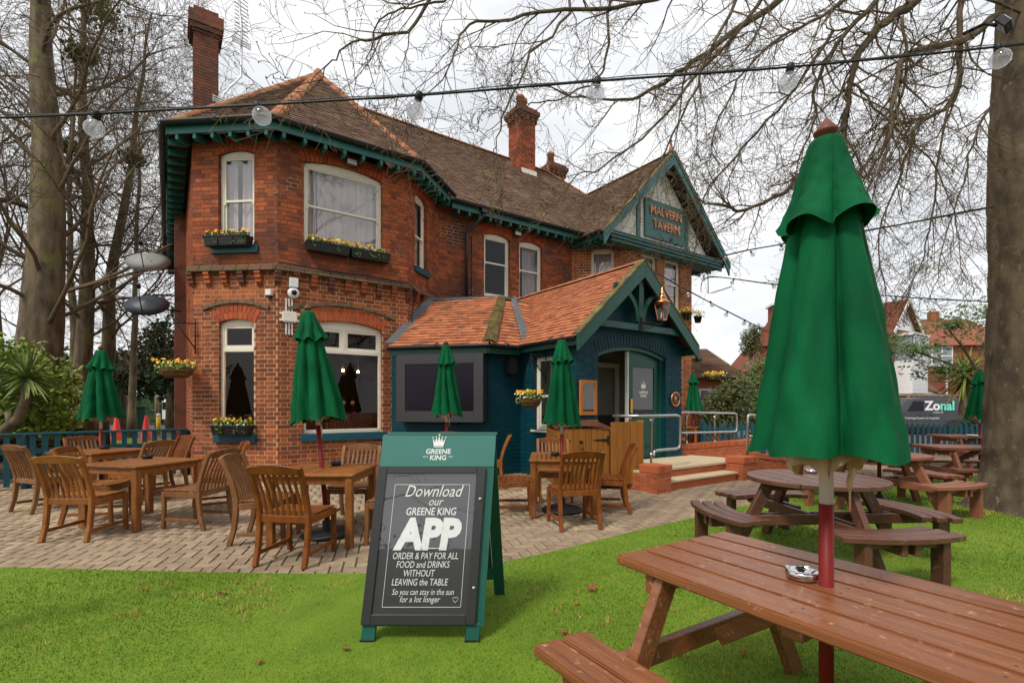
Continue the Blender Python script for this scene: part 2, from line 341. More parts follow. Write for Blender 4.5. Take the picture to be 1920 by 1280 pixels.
FFL = Face(-dx, 12, -90, 12 - dy)           # left flank, runs from the back to the bay
XR = FGR.end.x
WT = 6.22                                    # wall top
rng = random.Random(5)
CAMP = Vector((0, 0, CH))

unit_brick = MB().box(-.5, .5, -.5, .5, -.5, .5).mesh('brick', 'brick')
unit_brick_t = MB().box(-.5, .5, -.5, .5, -.5, .5).mesh('brick', 'teal_brick')
def subtract(iv, a, b):
    o = []
    for x0, x1 in iv:
        if b <= x0 or a >= x1: o.append((x0, x1)); continue
        if a > x0: o.append((x0, a))
        if b < x1: o.append((b, x1))
    return o
def wall(face, z0, z1, holes=(), bricks='brick', mortar='mortar', name='wall', course=.079, single=None, s0=0, s1=None, proud=.0045, gap=.012, depth=.13, flem=True, nobrick=(), slope=None):
    """mortar sheet with window openings and reveals, bricks laid on it in Flemish bond. holes: (s0,s1,z0,z1,rise)"""
    s1 = face.L if s1 is None else s1
    ss = sorted({s0, s1, *[h[0] for h in holes], *[h[1] for h in holes]}); zz = sorted({z0, z1, *[h[2] for h in holes], *[h[3] for h in holes]})
    m = MB(face.M)
    for a, b in zip(ss, ss[1:]):
        for c, d in zip(zz, zz[1:]):
            mx_, mz = (a + b) / 2, (c + d) / 2
            if any(h[0] < mx_ < h[1] and h[2] < mz < h[3] for h in holes): continue
            m.quad((a, 0, c), (b, 0, c), (b, 0, d), (a, 0, d))
    for h in holes:
        a, b, c, d = h[:4]; e = depth
        m.quad((a, 0, c), (a, 0, d), (a, e, d), (a, e, c)); m.quad((b, 0, d), (b, 0, c), (b, e, c), (b, e, d))
        m.quad((a, 0, d), (b, 0, d), (b, e, d), (a, e, d)); m.quad((b, 0, c), (a, 0, c), (a, e, c), (b, e, c))
    wo = m.build(name, mortar, pub)
    big = MB(face.M); cand = []
    row = 0; z = z0 + .003
    while z + course - gap <= z1 + .01:
        zc = z + (course - gap) / 2; iv = [(s0, s1)]
        for h in list(holes) + list(nobrick):
            rise = h[4] if len(h) > 4 else 0
            if h[2] - .03 < zc < h[3] + (.0 if rise == 0 else .13): iv = subtract(iv, h[0] - (.035 if rise and zc > h[3] - rise else 0), h[1] + (.035 if rise and zc > h[3] - rise else 0))
        if slope: iv = [(max(a, slope(zc)[0]), min(b, slope(zc)[1])) for a, b in iv]
        x = s0 - (row % 2) * .174 - .002; k = 0
        while x < s1:
            Lb = .232 if (k % 2 == 0 or not flem) else .116
            for a, b in iv:
                u0, u1 = max(x, a), min(x + Lb - gap, b - .001)
                if u1 - u0 > .025: cand.append((u0, u1, z, z + course - gap))
            x += Lb; k += 1
        z += course; row += 1
    if single:
        def key(c): return (face.W((c[0] + c[1]) / 2, 0, (c[2] + c[3]) / 2) - CAMP).length
        ok = [c for c in cand if single[1] < c[2] < single[2]]; ok.sort(key=key); pick = set(ok[:single[0]])
    else: pick = ()
    for c in cand:
        pr = proud + rng.uniform(-.002, .002)
        if c in pick:
            put('brick', unit_brick if bricks == 'brick' else unit_brick_t, wo, face.P((c[0] + c[1]) / 2, .02 - pr, (c[2] + c[3]) / 2), (0, 0, face.a), (c[1] - c[0], .04, c[3] - c[2]))
        else: big.box(c[0], c[1], -pr, .03, c[2], c[3])
    for h in holes:                                   # exposed brick ends in the reveals are part of the mass
        if bricks == 'teal_brick': continue
        z = z0 + .003
        while z < z1:
            if h[2] < z and z + course < h[3]:
                big.box(h[0] - .03, h[0] + .004, .01, .10, z, z + course - gap); big.box(h[1] - .004, h[1] + .03, .01, .10, z, z + course - gap)
            z += course
    big.build('brickwork', bricks, wo, kind='stuff')
    return wo
def arch(face, a, b, ztop, rise, mt='arch_brick', rings=2, parent=None, h=.115, label=None, out=.012):
    """segmental arch of bricks on edge over an opening a..b whose crown is at ztop"""
    w = (b - a) / 2; Rr = (w * w + rise * rise) / (2 * rise); cz = ztop - Rr; c = (a + b) / 2; a0 = math.asin((w + .03) / Rr)
    m = MB(face.M)
    for r in range(rings):
        r0 = Rr + r * (h + .008); n = max(5, int(2 * a0 * r0 / .078)); st = 2 * a0 / n
        for i in range(n):
            t0 = -a0 + i * st + .045 / r0 * .1; t1 = -a0 + (i + 1) * st - .009 / r0; e = out + rng.uniform(-.002, .002)
            P = [(c + q * math.sin(t), cz + q * math.cos(t)) for q, t in ((r0, t0), (r0, t1), (r0 + h, t1), (r0 + h, t0))]
            m.add([(x, -e, z) for x, z in P] + [(x, .05, z) for x, z in P], [(0, 1, 2, 3), (7, 6, 5, 4), (0, 4, 5, 1), (1, 5, 6, 2), (2, 6, 7, 3), (3, 7, 4, 0)])
    m.build('window_arch', mt, pub)
def hood(face, a, b, ztop, rise, off):
    w = (b - a) / 2; Rr = (w * w + rise * rise) / (2 * rise); cz = ztop - Rr; c = (a + b) / 2; a0 = math.asin((w + .02) / Rr); r0 = Rr + off
    m = MB(face.M)
    n = 9
    for i in range(n):
        t0 = -a0 + 2 * a0 * i / n; t1 = -a0 + 2 * a0 * (i + 1) / n - .004
        P = [(c + q * math.sin(t), cz + q * math.cos(t)) for q, t in ((r0, t0), (r0, t1), (r0 + .06, t1), (r0 + .06, t0))]
        m.add([(x, -.045, z) for x, z in P] + [(x, .03, z) for x, z in P], [(0, 1, 2, 3), (7, 6, 5, 4), (0, 4, 5, 1), (1, 5, 6, 2), (2, 6, 7, 3), (3, 7, 4, 0)])
    m.build('hood_mould', 'string_stone', pub)
def window(face, a, b, z0, z1, rise=.09, kind='sash', rail=None, transom=None, mull=None, fm='cream_paint', gl='upper_glass', curtain=None, sill=None, lights=None):
    """window > frame, sash, pane, sill, curtain"""
    w = MB(face.M); y0, y1 = .075, .13; t = .055
    # outer frame
    c = (a + b) / 2; hw = (b - a) / 2; Rr = (hw * hw + rise * rise) / (2 * rise) if rise else 0
    zs = z1 - rise
    w.box(a, a + t, y0, y1, z0, zs); w.box(b - t, b, y0, y1, z0, zs); w.box(a + t, b - t, y0 - .01, y1, z0, z0 + .07)
    if rise:
        n = 10; top = [(c - hw + 2 * hw * i / n) for i in range(n + 1)]
        arc = [(x, z1 - Rr + math.sqrt(max(0, Rr * Rr - (x - c) ** 2))) for x in top]
        w.prism([(a, zs - .05), (b, zs - .05)] + arc[::-1], y1 - y0, Matrix.Translation((0, y0, 0)))
    else: w.box(a + t, b - t, y0, y1, z1 - t, z1)
    wo = w.build('window', fm, pub, bevel=.004)
    zt = zs - .05 if rise else z1 - t
    if kind == 'sash':
        rail = rail or (z0 + zt) / 2
        for (lo, hi, yy) in ((rail - .02, zt, .085), (z0 + .07, rail + .02, .105)):
            m = MB(face.M); e = .035
            m.box(a + t, a + t + e, yy, yy + .03, lo, hi); m.box(b - t - e, b - t, yy, yy + .03, lo, hi)
            m.box(a + t + e, b - t - e, yy, yy + .03, lo, lo + .042); m.box(a + t + e, b - t - e, yy, yy + .03, hi - .035, hi)
            for xx in (a + t, b - t - e): m.box(xx, xx + e, yy - .012, yy, lo - .05, lo) if yy < .1 else None
            so = m.build('sash', fm, wo, bevel=.003)
            MB(face.M).quad((a + t + e, yy + .015, lo + .042), (b - t - e, yy + .015, lo + .042), (b - t - e, yy + .015, hi - .035), (a + t + e, yy + .015, hi - .035)).build('pane', gl, wo)
    else:
        m = MB(face.M); yy = .085
        m.box(a + t, b - t, yy - .012, yy + .035, transom - .045, transom + .03)
        xs = [a + t, *(mull or []), b - t]
        for q in (mull or []): m.box(q - .035, q + .035, yy - .012, yy + .035, transom + .03, zt)
        m.build('transom', fm, wo, bevel=.004)
        for x0, x1 in zip(xs, xs[1:]):
            x0 += .035 if x0 != xs[0] else 0; x1 -= .035 if x1 != xs[-1] else 0; e = .045
            m = MB(face.M); m.box(x0, x0 + e, yy, yy + .03, transom + .03, zt); m.box(x1 - e, x1, yy, yy + .03, transom + .03, zt)
            m.box(x0 + e, x1 - e, yy, yy + .03, transom + .03, transom + .03 + e); m.box(x0 + e, x1 - e, yy, yy + .03, zt - e, zt)
            m.build('fanlight', fm, wo, bevel=.003)
            MB(face.M).quad((x0 + e, yy + .015, transom + .03 + e), (x1 - e, yy + .015, transom + .03 + e), (x1 - e, yy + .015, zt - e), (x0 + e, yy + .015, zt - e)).build('pane', gl, wo)
        MB(face.M).quad((a + t, yy + .015, z0 + .07), (b - t, yy + .015, z0 + .07), (b - t, yy + .015, transom - .045), (a + t, yy + .015, transom - .045)).build('pane', gl, wo)
    if curtain:
        m = MB(face.M)
        for x0, x1, zb in curtain:
            n = max(8, int((x1 - x0) / .022)); vs = []
            for i in range(n + 1):
                x = x0 + (x1 - x0) * i / n; yy = .22 + .022 * math.sin(x * 55 + 2 * math.sin(x * 9)) + .012 * math.sin(x * 120)
                vs += [(x, yy, z0 - .05 + zb), (x + .01 * math.sin(x * 40), yy * 1.0, zt + .04)]
            m.add(vs, [(2 * i, 2 * i + 2, 2 * i + 3, 2 * i + 1) for i in range(n)], True)
        m.build('curtain', 'curtain', wo)
    if sill:
        MB(face.M).box(a - sill[0], b + sill[0], -.075, .08, z0 - sill[1], z0).build('sill', 'teal_paint', wo, bevel=.006)
    return wo

# ground and upper storey walls of the bay (windows: s0, s1, z0, z1 at crown, rise)
hL = [(.50, 1.19, .84, 2.95, .07), (.50, 1.19, 4.30, 6.02, .07)]
hC = [(.45, 1.95, .84, 3.0, .12), (.45, 1.95, 4.38, 6.0, .10)]
hR = [(.345, .94, 4.38, 6.0, .07), ]
ZM = .079 * 48
wall(FL, 0, ZM, hL[:1], name='bay_wall', single=(130, .9, 3.0))
wall(FC, 0, ZM, hC[:1], name='bay_wall', single=(170, .9, 3.0))
wall(FR, 0, ZM, name='bay_wall')
wall(FL, ZM, WT, hL[1:], name='upper_bay_wall', bricks='upper_brick', mortar='old_mortar')
wall(FC, ZM, WT, hC[1:], name='upper_bay_wall', bricks='upper_brick', mortar='old_mortar')
wall(FR, ZM, WT, hR, name='upper_bay_wall', bricks='upper_brick', mortar='old_mortar')
hM = [(1.27, 2.07, 4.16, 5.82, .08), (2.37, 3.15, 4.16, 5.82, .08)]
wall(FM, 0, WT, hM, name='facade_wall', bricks='upper_brick', mortar='old_mortar')
hGL = [(.55, 1.22, 4.28, 5.90, .07)]
wall(FGL, 0, WT, hGL, name='gable_bay_wall')
hGC = [(.49, 1.22, 4.28, 5.92, .08), (1.58, 2.34, 4.28, 5.92, .08), (1.5, 2.4, .9, 2.9, .1)]
wall(FGC, 0, WT, hGC, name='gable_bay_wall')
wall(FGR, 0, WT, name='gable_bay_wall')
wall(FFL, 0, WT, name='flank_wall')
m = MB(); m.box(XR - .02, XR, dy, 7, 0, WT); m.box(-dx, XR, 12, 12.1, 0, WT); m.box(XR - 9, XR, 7, 7.1, 0, WT); m.build('rear_wall', 'house_brick', pub)
wb = MB(); wb.box(-dx - .24, -dx, 5.1, 6.1, 0, 6.2)      # chimney breast on the flank
wb.build('chimney_breast', 'dark_brick', pub)
# rooms behind the windows
m = MB(); m.box(-1.22, 2.9, 4.2, 4.3, 0, 6.25); m.box(-1.22, 13.2, 1.3, 4.3, 6.25, 6.28); m.box(-.1, 2.6, .2, 1.3, 6.25, 6.28); m.box(2.9, 13, 4.2, 4.3, 0, 6.2); m.box(-1.2, 13.2, 1.2, 4.3, 3.45, 3.6); m.box(0, 2.45, .3, 1.198, 3.45, 3.6); m.box(9.3, 12, .3, 1.198, 3.45, 3.6); m.box(2.75, 2.85, 1.2, 4.3, 0, 6.2); m.box(8, 8.1, 1.3, 4.3, 0, 6.2)
m.build('inner_walls', 'room_dark', pub)
MB().add([(-.1, .16, .05), (2.4, .16, .05), (3.6, 1.2, .05), (13, 1.2, .05), (13, 4.2, .05), (-1.1, 4.2, .05), (-1.1, 1.2, .05)], [tuple(range(7))]).build('floor_boards', 'room_floor', pub)

for f, hs in ((FL, hL), (FC, hC), (FR, hR), (FM, hM), (FGL, hGL), (FGC, hGC)):
    for h in hs:
        arch(f, h[0], h[1], h[3], h[4], rings=2)
for f, h in ((FL, hL[0]), (FC, hC[0])):
    hood(f, h[0] - .16, h[1] + .16, h[3] + .02, h[4] + .03, .26)
window(FL, .50, 1.19, 4.30, 6.02, .07, rail=5.12, curtain=[(.5, .74, 0), (.82, 1.19, 0)])
window(FC, .45, 1.95, 4.38, 6.0, .10, rail=5.13, curtain=[(.47, .72, 0), (.74, 1.93, 0)])
window(FR, .345, .94, 4.38, 6.0, .07, rail=5.1, curtain=[(.36, .93, 0)], sill=(.05, .13))
window(FM, 1.27, 2.07, 4.16, 5.82, .08, rail=5.06, gl='pane_glass')
window(FM, 2.37, 3.15, 4.16, 5.82, .08, rail=5.02, gl='pane_glass', curtain=[(2.62, 3.14, 0)])
window(FGL, .55, 1.22, 4.28, 5.90, .07, rail=4.9, curtain=[(.56, 1.2, 0)])
window(FGC, .49, 1.22, 4.28, 5.92, .08, rail=5.1, curtain=[(.5, 1.2, 0)])
window(FGC, 1.58, 2.34, 4.28, 5.92, .08, rail=5.1, curtain=[(1.6, 2.3, 0)])
window(FGC, 1.5, 2.4, .9, 2.9, .1, kind='casement', transom=2.35, gl='pane_glass')
window(FL, .50, 1.19, .84, 2.95, .07, kind='casement', transom=2.40, gl='pane_glass', sill=(.06, .14))
window(FC, .45, 1.95, .84, 3.0, .12, kind='casement', transom=2.42, mull=[1.2], gl='pane_glass', sill=(.06, .14))
MB(FL.M).box(.40, 1.28, -.06, .02, 4.13, 4.27).build('sill', 'teal_paint', pub, bevel=.006)

# string course with corbels round the bay
def string_course(f, first=False):
    L = f.L; e = .03; n = max(3, round(L / .30))
    m = MB(f.M); x = -e
    while x < L + e - .01:
        x1 = min(x + .235, L + e); m.box(x, x1 - .005, -.13, .02, 3.79, 3.842); m.box(x, x1 - .005, -.095, .02, 3.846, 3.90); x = x1
    m.build('string_course', 'string_stone', pub, bevel=.008)
    for i in range(n + 1):
        c = i * L / n
        if i == n and f is not FR: continue
        m = MB(f.M); wdt = .055
        m.box(c - wdt, c + wdt, -.115, .02, 3.74, 3.788); m.box(c - wdt, c + wdt, -.095, .02, 3.665, 3.736); m.box(c - wdt, c + wdt, -.07, .02, 3.59, 3.661); m.box(c - wdt, c + wdt, -.035, .02, 3.545, 3.586)
        m.build('corbel', 'brick' if i % 3 else 'dark_brick', pub, bevel=.004)
for f in (FL, FC, FR): string_course(f)

# ---------------------------------------------------------------- roofs
def isect(p, d, q, e):
    """plan intersection of p+s*d and q+t*e"""
    det = d[0] * (-e[1]) - d[1] * (-e[0]); rx, ry = q[0] - p[0], q[1] - p[1]
    s_ = (rx * (-e[1]) - ry * (-e[0])) / det
    return (p[0] + s_ * d[0], p[1] + s_ * d[1])
def offl(f, o): n = Vector((math.sin(f.a), -math.cos(f.a))); return ((f.o.x + n.x * o, f.o.y + n.y * o), (math.cos(f.a), math.sin(f.a)))
def corner(f, g, o): a = offl(f, o); b = offl(g, o); return isect(a[0], a[1], b[0], b[1])
EZ = 6.30
def eave_pts(o):
    return [corner(FFL, FL, o), corner(FL, FC, o), corner(FC, FR, o), corner(FR, FM, o)]
def tile_plane(poly, mt='old_tile', g=.10, w=.17, single=0, name='roof_slope', under='underlay', minz=None, th=.014):
    """rows of plain tiles lapped up the slope; poly: 3d points, first edge is the eave"""
    P = [Vector(p) for p in poly]; n = (P[1] - P[0]).cross(P[-1] - P[0]).normalized()
    if n.z < 0: n = -n
    ex = (P[1] - P[0]).normalized(); ey = n.cross(ex).normalized()
    if ey.z < 0: ey = -ey
    ex = ey.cross(n)
    if ex.dot(P[1] - P[0]) < 0: pass
    Q = [((p - P[0]).dot(ex), (p - P[0]).dot(ey)) for p in P]
    ro = MB().add([p - n * .005 for p in P], [tuple(range(len(P)))]).build(name, under, pub)
    big = MB(); T = Matrix(((ex.x, ey.x, n.x, P[0].x), (ex.y, ey.y, n.y, P[0].y), (ex.z, ey.z, n.z, P[0].z), (0, 0, 0, 1)))
    ymax = max(q[1] for q in Q); y = -.04; row = 0; full = []
    unit = None
    while y < ymax - .02:
        ym = y + g * .8; xs = []
        for (x0, y0), (x1, y1) in zip(Q, Q[1:] + Q[:1]):
            if (y0 <= ym < y1) or (y1 <= ym < y0): xs.append(x0 + (ym - y0) / (y1 - y0) * (x1 - x0))
        xs.sort()
        if y < 0 and not xs: xs = sorted((Q[0][0], Q[1][0]))
        for a, b in zip(xs[::2], xs[1::2]):
            x = math.floor(a / w) * w - (row % 2) * w / 2
            while x < b:
                u0, u1 = max(x, a), min(x + w - .004, b)
                if u1 - u0 > .02:
                    t0 = .022 + rng.uniform(-.003, .006); l = g + .03; tw = rng.uniform(-.003, .003)
                    vs = [(u0, y, t0 + tw), (u1, y, t0 - tw), (u1, y + l, .002), (u0, y + l, .002), (u0, y, t0 - th + tw), (u1, y, t0 - th - tw), (u1, y + l, -.006), (u0, y + l, -.006)]
                    if u1 - u0 > w - .006: full.append((u0, u1, y, t0, vs))
                    else: big.add([T @ Vector(v) for v in vs], [(0, 1, 2, 3), (0, 4, 5, 1), (0, 3, 7, 4), (1, 5, 6, 2)])
                x += w
        y += g; row += 1
    if single:
        rm = pub.matrix_basis if False else PUBM
        full.sort(key=lambda q: (rm @ (T @ Vector((q[0], q[2], 0))) - CAMP).length)
        l = g + .03; t0 = .022; ww = w - .004
        unit = MB().add([(-ww / 2, 0, t0), (ww / 2, 0, t0), (ww / 2, l, .002), (-ww / 2, l, .002), (-ww / 2, 0, t0 - th), (ww / 2, 0, t0 - th), (ww / 2, l, -.006), (-ww / 2, l, -.006)], [(0, 1, 2, 3), (0, 4, 5, 1), (0, 3, 7, 4), (1, 5, 6, 2)]).mesh('tile', mt)
        rot = T.to_3x3().to_euler()
        for q in full[:single]: put('tile', unit, ro, T @ Vector(((q[0] + q[1]) / 2, q[2], q[3] - .022)), rot)
        full = full[single:]
    for q in full: big.add([T @ Vector(v) for v in q[4]], [(0, 1, 2, 3), (0, 4, 5, 1), (0, 3, 7, 4), (1, 5, 6, 2)])
    if big.v: big.build('tiling', mt, ro, kind='stuff')
    return ro
def ridge(a, b, mt='ridge_tile', r=.105, L=.34, name='ridge_tiles'):
    a = Vector(a); b = Vector(b); d = b - a; n = max(1, round(d.length / L)); d /= d.length
    x = d.cross(Vector((0, 0, 1))).normalized(); z = x.cross(d)
    for i in range(n):
        m = MB(); p = a + d * (i * (b - a).length / n); q = a + d * ((i + 1) * (b - a).length / n - .008); vs = []
        for pt, rr in ((p, r), (q, r * .94)):
            for k in range(9):
                t = math.pi * (k / 8) ; vs.append(pt + x * rr * 1.15 * math.cos(t) + z * (rr * .85 * math.sin(t) - .02))
        m.add(vs, [(k, k + 1, k + 10, k + 9) for k in range(8)] + [tuple(range(8, -1, -1)), tuple(range(9, 18))], True)
        m.build('ridge_tile', mt, pub)
OV = .43
E0, E1, E2, E3 = [Vector((*p, EZ)) for p in eave_pts(OV)]
AP = Vector((1.245, 2.256, 9.04)); WB = Vector((1.245, 12, 9.04))
tile_plane([E0, E1, AP]); tile_plane([E1, E2, AP])
tile_plane([E2, E3, AP + Vector((0, .8, 0)), AP])
tile_plane([Vector((E0.x, 12, EZ)), E0, AP, WB], g=.13, w=.25)
RZ = 9.66; RYY = 4.05
MEy = dy - OV; VX = 10.68 - 2.83          # gable left eave x
main = tile_plane([(E3.x - .35, MEy, EZ - .10), (XR + .3, MEy, EZ - .10), (9.5, RYY, RZ), (2.75, RYY, RZ)])
m = MB(); m.quad((2.75, RYY, RZ), (9.5, RYY, RZ), (XR + .3, 7.4, EZ), (1.3, 7.4, EZ)); m.quad((XR + .3, MEy, EZ - .1), (XR + .3, 7.4, EZ), (9.5, RYY, RZ)); m.quad((2.75, RYY, RZ - .01), (2.2, 7.4, EZ), (3.2, MEy, EZ - .1))
m.quad((WB.x, 12, WB.z), (WB.x, AP.y, WB.z), (4.0, AP.y, 6.3), (4.0, 12, 6.3)); m.build('rear_roof', 'old_tile', pub)
ridge(E0 + (AP - E0) * .02, AP); ridge(E1 + (AP - E1) * .02, AP); ridge(E2 + (AP - E2) * .02, AP); ridge(WB, AP)
ridge((2.75, RYY, RZ), (9.5, RYY, RZ), r=.09); ridge((9.5, RYY, RZ), (12.4, 2, 7.5), r=.09)
# gable over the far bay
GX = FGC.o.x + 1.45; GY = -.42; GZ = 8.86; GE = 6.0; HS = 2.84
tile_plane([(GX - HS, GY, GE), (GX - HS, 1.0, GE), (GX - HS + .35, 1.2, GE + .35), (GX, 3.6, GZ), (GX, GY, GZ)][::1], name='roof_slope')
tile_plane([(GX + HS, GY, GE), (GX + HS, 3.6, GE), (GX, 3.6, GZ), (GX, GY, GZ)])
ridge((GX, GY, GZ), (GX, 3.4, GZ), 'moss_tile', r=.08)
def finial(x, y, z, s=1):
    MB().lathe([(0, .42 * s), (.035 * s, .39 * s), (.05 * s, .35 * s), (.03 * s, .30 * s), (.025 * s, .22 * s), (.045 * s, .17 * s), (.06 * s, .10 * s), (.09 * s, -.05)], 12, (x, y, z)).build('finial', 'ridge_tile', pub)
finial(GX, GY + .1, GZ + .02); finial(9.5, RYY, RZ + .03); 
MB().lathe([(0, .16), (.07, .1), (.12, 0), (.16, -.12)], 12, tuple(AP)).build('hip_cap', 'ridge_tile', pub)

# soffits, fascias, gutters and rafter feet
def gutter_line(a, b, z, r=.065, name='gutter', mt='black_gutter'):
    m = MB(); a = Vector((*a, z)); b = Vector((*b, z)); d = (b - a).normalized(); x = d.cross(Vector((0, 0, 1))); vs = []
    for p in (a - d * .02, b + d * .02):
        for k in range(9): t = math.pi + math.pi * k / 8; vs.append(p + x * r * math.cos(t) + Vector((0, 0, r * 1.05 * math.sin(t))))
        for k in range(8, -1, -1): t = math.pi + math.pi * k / 8; vs.append(p + x * (r - .008) * math.cos(t) + Vector((0, 0, (r - .008) * 1.05 * math.sin(t))))
    m.add(vs, [(k, (k + 1) % 18, (k + 1) % 18 + 18, k + 18) for k in range(18)], True)
    n = max(1, round((b - a).length / 1.5))
    for i in range(n): 
        p = a + (b - a) * ((i + .5) / n); m.tube([p - d * .03 - Vector((0, 0, .005)), p + d * .03 - Vector((0, 0, .005))], r + .006, 12)
    return m.build(name, mt, pub)
def eaves(f, a, b, z, n, fascia='green_paint', bracket='green_paint', o=OV, bl=.30):
    """a, b plan ends of the eave line of face f"""
    a = Vector(a[:2]); b = Vector(b[:2]); nrm = Vector((math.sin(f.a), -math.cos(f.a)))
    gutter_line(a + nrm * .03, b + nrm * .03, z + .03)
    aa = a - nrm * .055; bb = b - nrm * .055
    MB().bar((aa.x, aa.y, z - .085), (bb.x, bb.y, z - .085), .03, .15).build('fascia', fascia, pub)
    i1 = a - nrm * (o + .02); i2 = b - nrm * (o + .02)
    MB().add([(aa.x, aa.y, z - .06), (bb.x, bb.y, z - .06), (i2.x, i2.y, z + .04), (i1.x, i1.y, z + .04)], [(0, 1, 2, 3)]).build('soffit', 'black_gutter', pub)
    d = (b - a); L = d.length; d /= L
    for i in range(n):
        p = a + d * (L * (i + .5) / n) - nrm * .05; q = p - nrm * bl
        me = MB(); 
        pts = [(0, 0), (0, -.11), (.03, -.13), (bl, -.085), (bl, 0)]
        T = Matrix(((-nrm.x, d.x, 0, p.x), (-nrm.y, d.y, 0, p.y), (0, 0, 1, z - .135), (0, 0, 0, 1)))
        me.prism(pts, .055, T); me.build('rafter_foot', bracket, pub)
eaves(FL, E0, E1, EZ, 6); eaves(FC, E1, E2, EZ, 8); eaves(FR, E2, E3, EZ, 6)
eaves(FFL, (E0.x, 12), E0, EZ, 26)
eaves(FM, E3, (VX + .25, MEy), EZ - .1, 14)
gv = corner(FGL, FGC, OV)
# gable left eave runs back from the barge end to the valley
gutter_line((GX - HS - .05, GY + .05), (GX - HS - .05, MEy), GE + .02)
MB().bar((GX - HS + .04, GY, GE - .07), (GX - HS + .04, 1, GE - .07), .03, .15).build('fascia', 'green_paint', pub)
for i in range(5):
    y = GY + .2 + i * .22; MB().box(GX - HS + .06, GX - HS + .5, y, y + .055, GE - .2, GE - .1).build('rafter_foot', 'green_paint', pub)
for i in range(8):
    y = GY + .2 + i * .4; MB().box(GX + HS - .5, GX + HS - .06, y, y + .055, GE - .2, GE - .1).build('rafter_foot', 'green_paint', pub)
MB().quad((GX - HS + .1, GY, GE - .12), (GX - HS + .1, 1.2, GE - .12), (GX + HS - .1, 1.2, GE - .12), (GX + HS - .1, GY, GE - .12)).build('soffit', 'black_gutter', pub)
# downpipe at the bay
x0 = FM.o.x + .72
m = MB(); m.tube([(x0 + .28, MEy + .02, 6.15), (x0 + .28, MEy + .02, 6.0), (x0 + .05, dy - .09, 5.72), (x0, dy - .08, 5.6), (x0, dy - .08, 3.5)], .038, 10); m.box(x0 + .2, x0 + .36, MEy - .06, MEy + .1, 6.08, 6.24); m.build('downpipe', 'black_gutter', pub)
MB().tube([(x0 + .17, dy - .015, 5.6), (x0 + .17, dy - .015, 3.6)], .012, 6).build('cable_run', 'cable', pub)

# gable front: pediment panels, studs, tie beam, bargeboards
GP = .0
sl = (GZ - GE) / HS
MB().prism([(GX - HS + .35, GE - .05), (GX + HS - .35, GE - .05), (GX, GZ - .35)], .05, Matrix.Translation((0, GP - .03, 0))).build('pediment', 'render_white', pub)
for xx, zt in ((-1.12, 1.5), (1.12, 1.5)):
    MB().box(GX + xx - .07, GX + xx + .07, -.075, -.02, GE + .02, GE + zt).build('stud', 'barge_paint', pub)
m = MB(); m.box(GX - HS + .3, GX + HS - .3, -.36, -.03, GE - .20, GE - .02); m.box(GX - HS + .25, GX + HS - .25, -.40, -.03, GE - .02, GE + .05); m.build('tie_beam', 'barge_paint', pub, bevel=.008)
MB().box(GX - HS + .2, GX + HS - .2, -.42, -.03, GE + .052, GE + .07).build('flashing', 'lead', pub)
for s_ in (-1, 1):
    m = MB(); a = (GX + s_ * (HS + .08), GE - .06); 
    m.prism([(GX, GZ + .0), (GX, GZ - .36), (GX + s_ * (HS - .22), GE - .03), (GX + s_ * (HS + .02), GE - .38), (GX + s_ * (HS + .04), GE - .04)], .05, Matrix.Translation((0, GY - .03, 0)))
    m.prism([(GX, GZ + .01), (GX, GZ - .10), (GX + s_ * (HS + .04), GE - .14), (GX + s_ * (HS + .05), GE - .03)], .02, Matrix.Translation((0, GY - .05, 0)))
    m.build('bargeboard', 'barge_paint', pub)
    m = MB(); L = math.hypot(HS, GZ - GE); nn = 30
    for i in range(nn):
        t = (i + .5) / nn; x = GX + s_ * HS * t; z = GZ - (GZ - GE) * t
        m.box(-.07, .07, -.03, .10, -.012, .018, Matrix.Translation((x, GY - .03, z + .02)) @ Matrix.Rotation(s_ * math.atan(sl), 4, 'Y'))
    m.build('verge_tiles', 'moss_tile', pub, kind='stuff')
# chimneys
def chimney(x, y, z0, z1, w, d, pots=(), name='chimney', rz=0, mt='dark_brick', cap=None):
    T = Matrix.Translation((x, y, 0)) @ Matrix.Rotation(rz, 4, 'Z')
    co = MB(T).box(-w / 2 + .006, w / 2 - .006, -d / 2 + .006, d / 2 - .006, z0, z1).build(name, 'mortar', pub)
    m = MB(T); z = z0; r = 0
    while z < z1 - .05:
        for sgn in (-1, 1):
            k = -w / 2 + (r % 2) * -.11
            while k < w / 2:
                a, b = max(k, -w / 2), min(k + .218, w / 2)
                if b - a > .03: m.box(a, b, sgn * d / 2 - .02, sgn * d / 2 + .02, z, z + .068)
                k += .228
            k = -d / 2 + (r % 2) * -.11
            while k < d / 2:
                a, b = max(k, -d / 2), min(k + .218, d / 2)
                if b - a > .03: m.box(sgn * w / 2 - .02, sgn * w / 2 + .02, a, b, z, z + .068)
                k += .228
        z += .077; r += 1
    m.build('brickwork', mt, co, kind='stuff')
    m = MB(T)
    for i, (e, h) in enumerate(cap or ((.05, .07), (.09, .07), (.13, .14), (.07, .08))):
        m.box(-w / 2 - e, w / 2 + e, -d / 2 - e, d / 2 + e, z1, z1 + h - .004); z1 += h
    for sgn in (-1, 1):
        k = -w / 2
        while k < w / 2: m.box(k, k + .10, sgn * (d / 2 + .075) - .03, sgn * (d / 2 + .075) + .03, z1 - .43, z1 - .31); k += .21
        k = -d / 2
        while k < d / 2: m.box(sgn * (w / 2 + .075) - .03, sgn * (w / 2 + .075) + .03, k, k + .10, z1 - .43, z1 - .31); k += .21
    m.build('cap', 'dark_brick', co)
    for px_, py_, h in pots:
        MB(T).lathe([(.13, 0), (.125, h * .75), (.15, h * .78), (.15, h * .9), (.12, h), (.09, h), (.09, h * .5)], 14, (px_, py_, z1)).build('chimney_pot', 'ridge_tile', co)
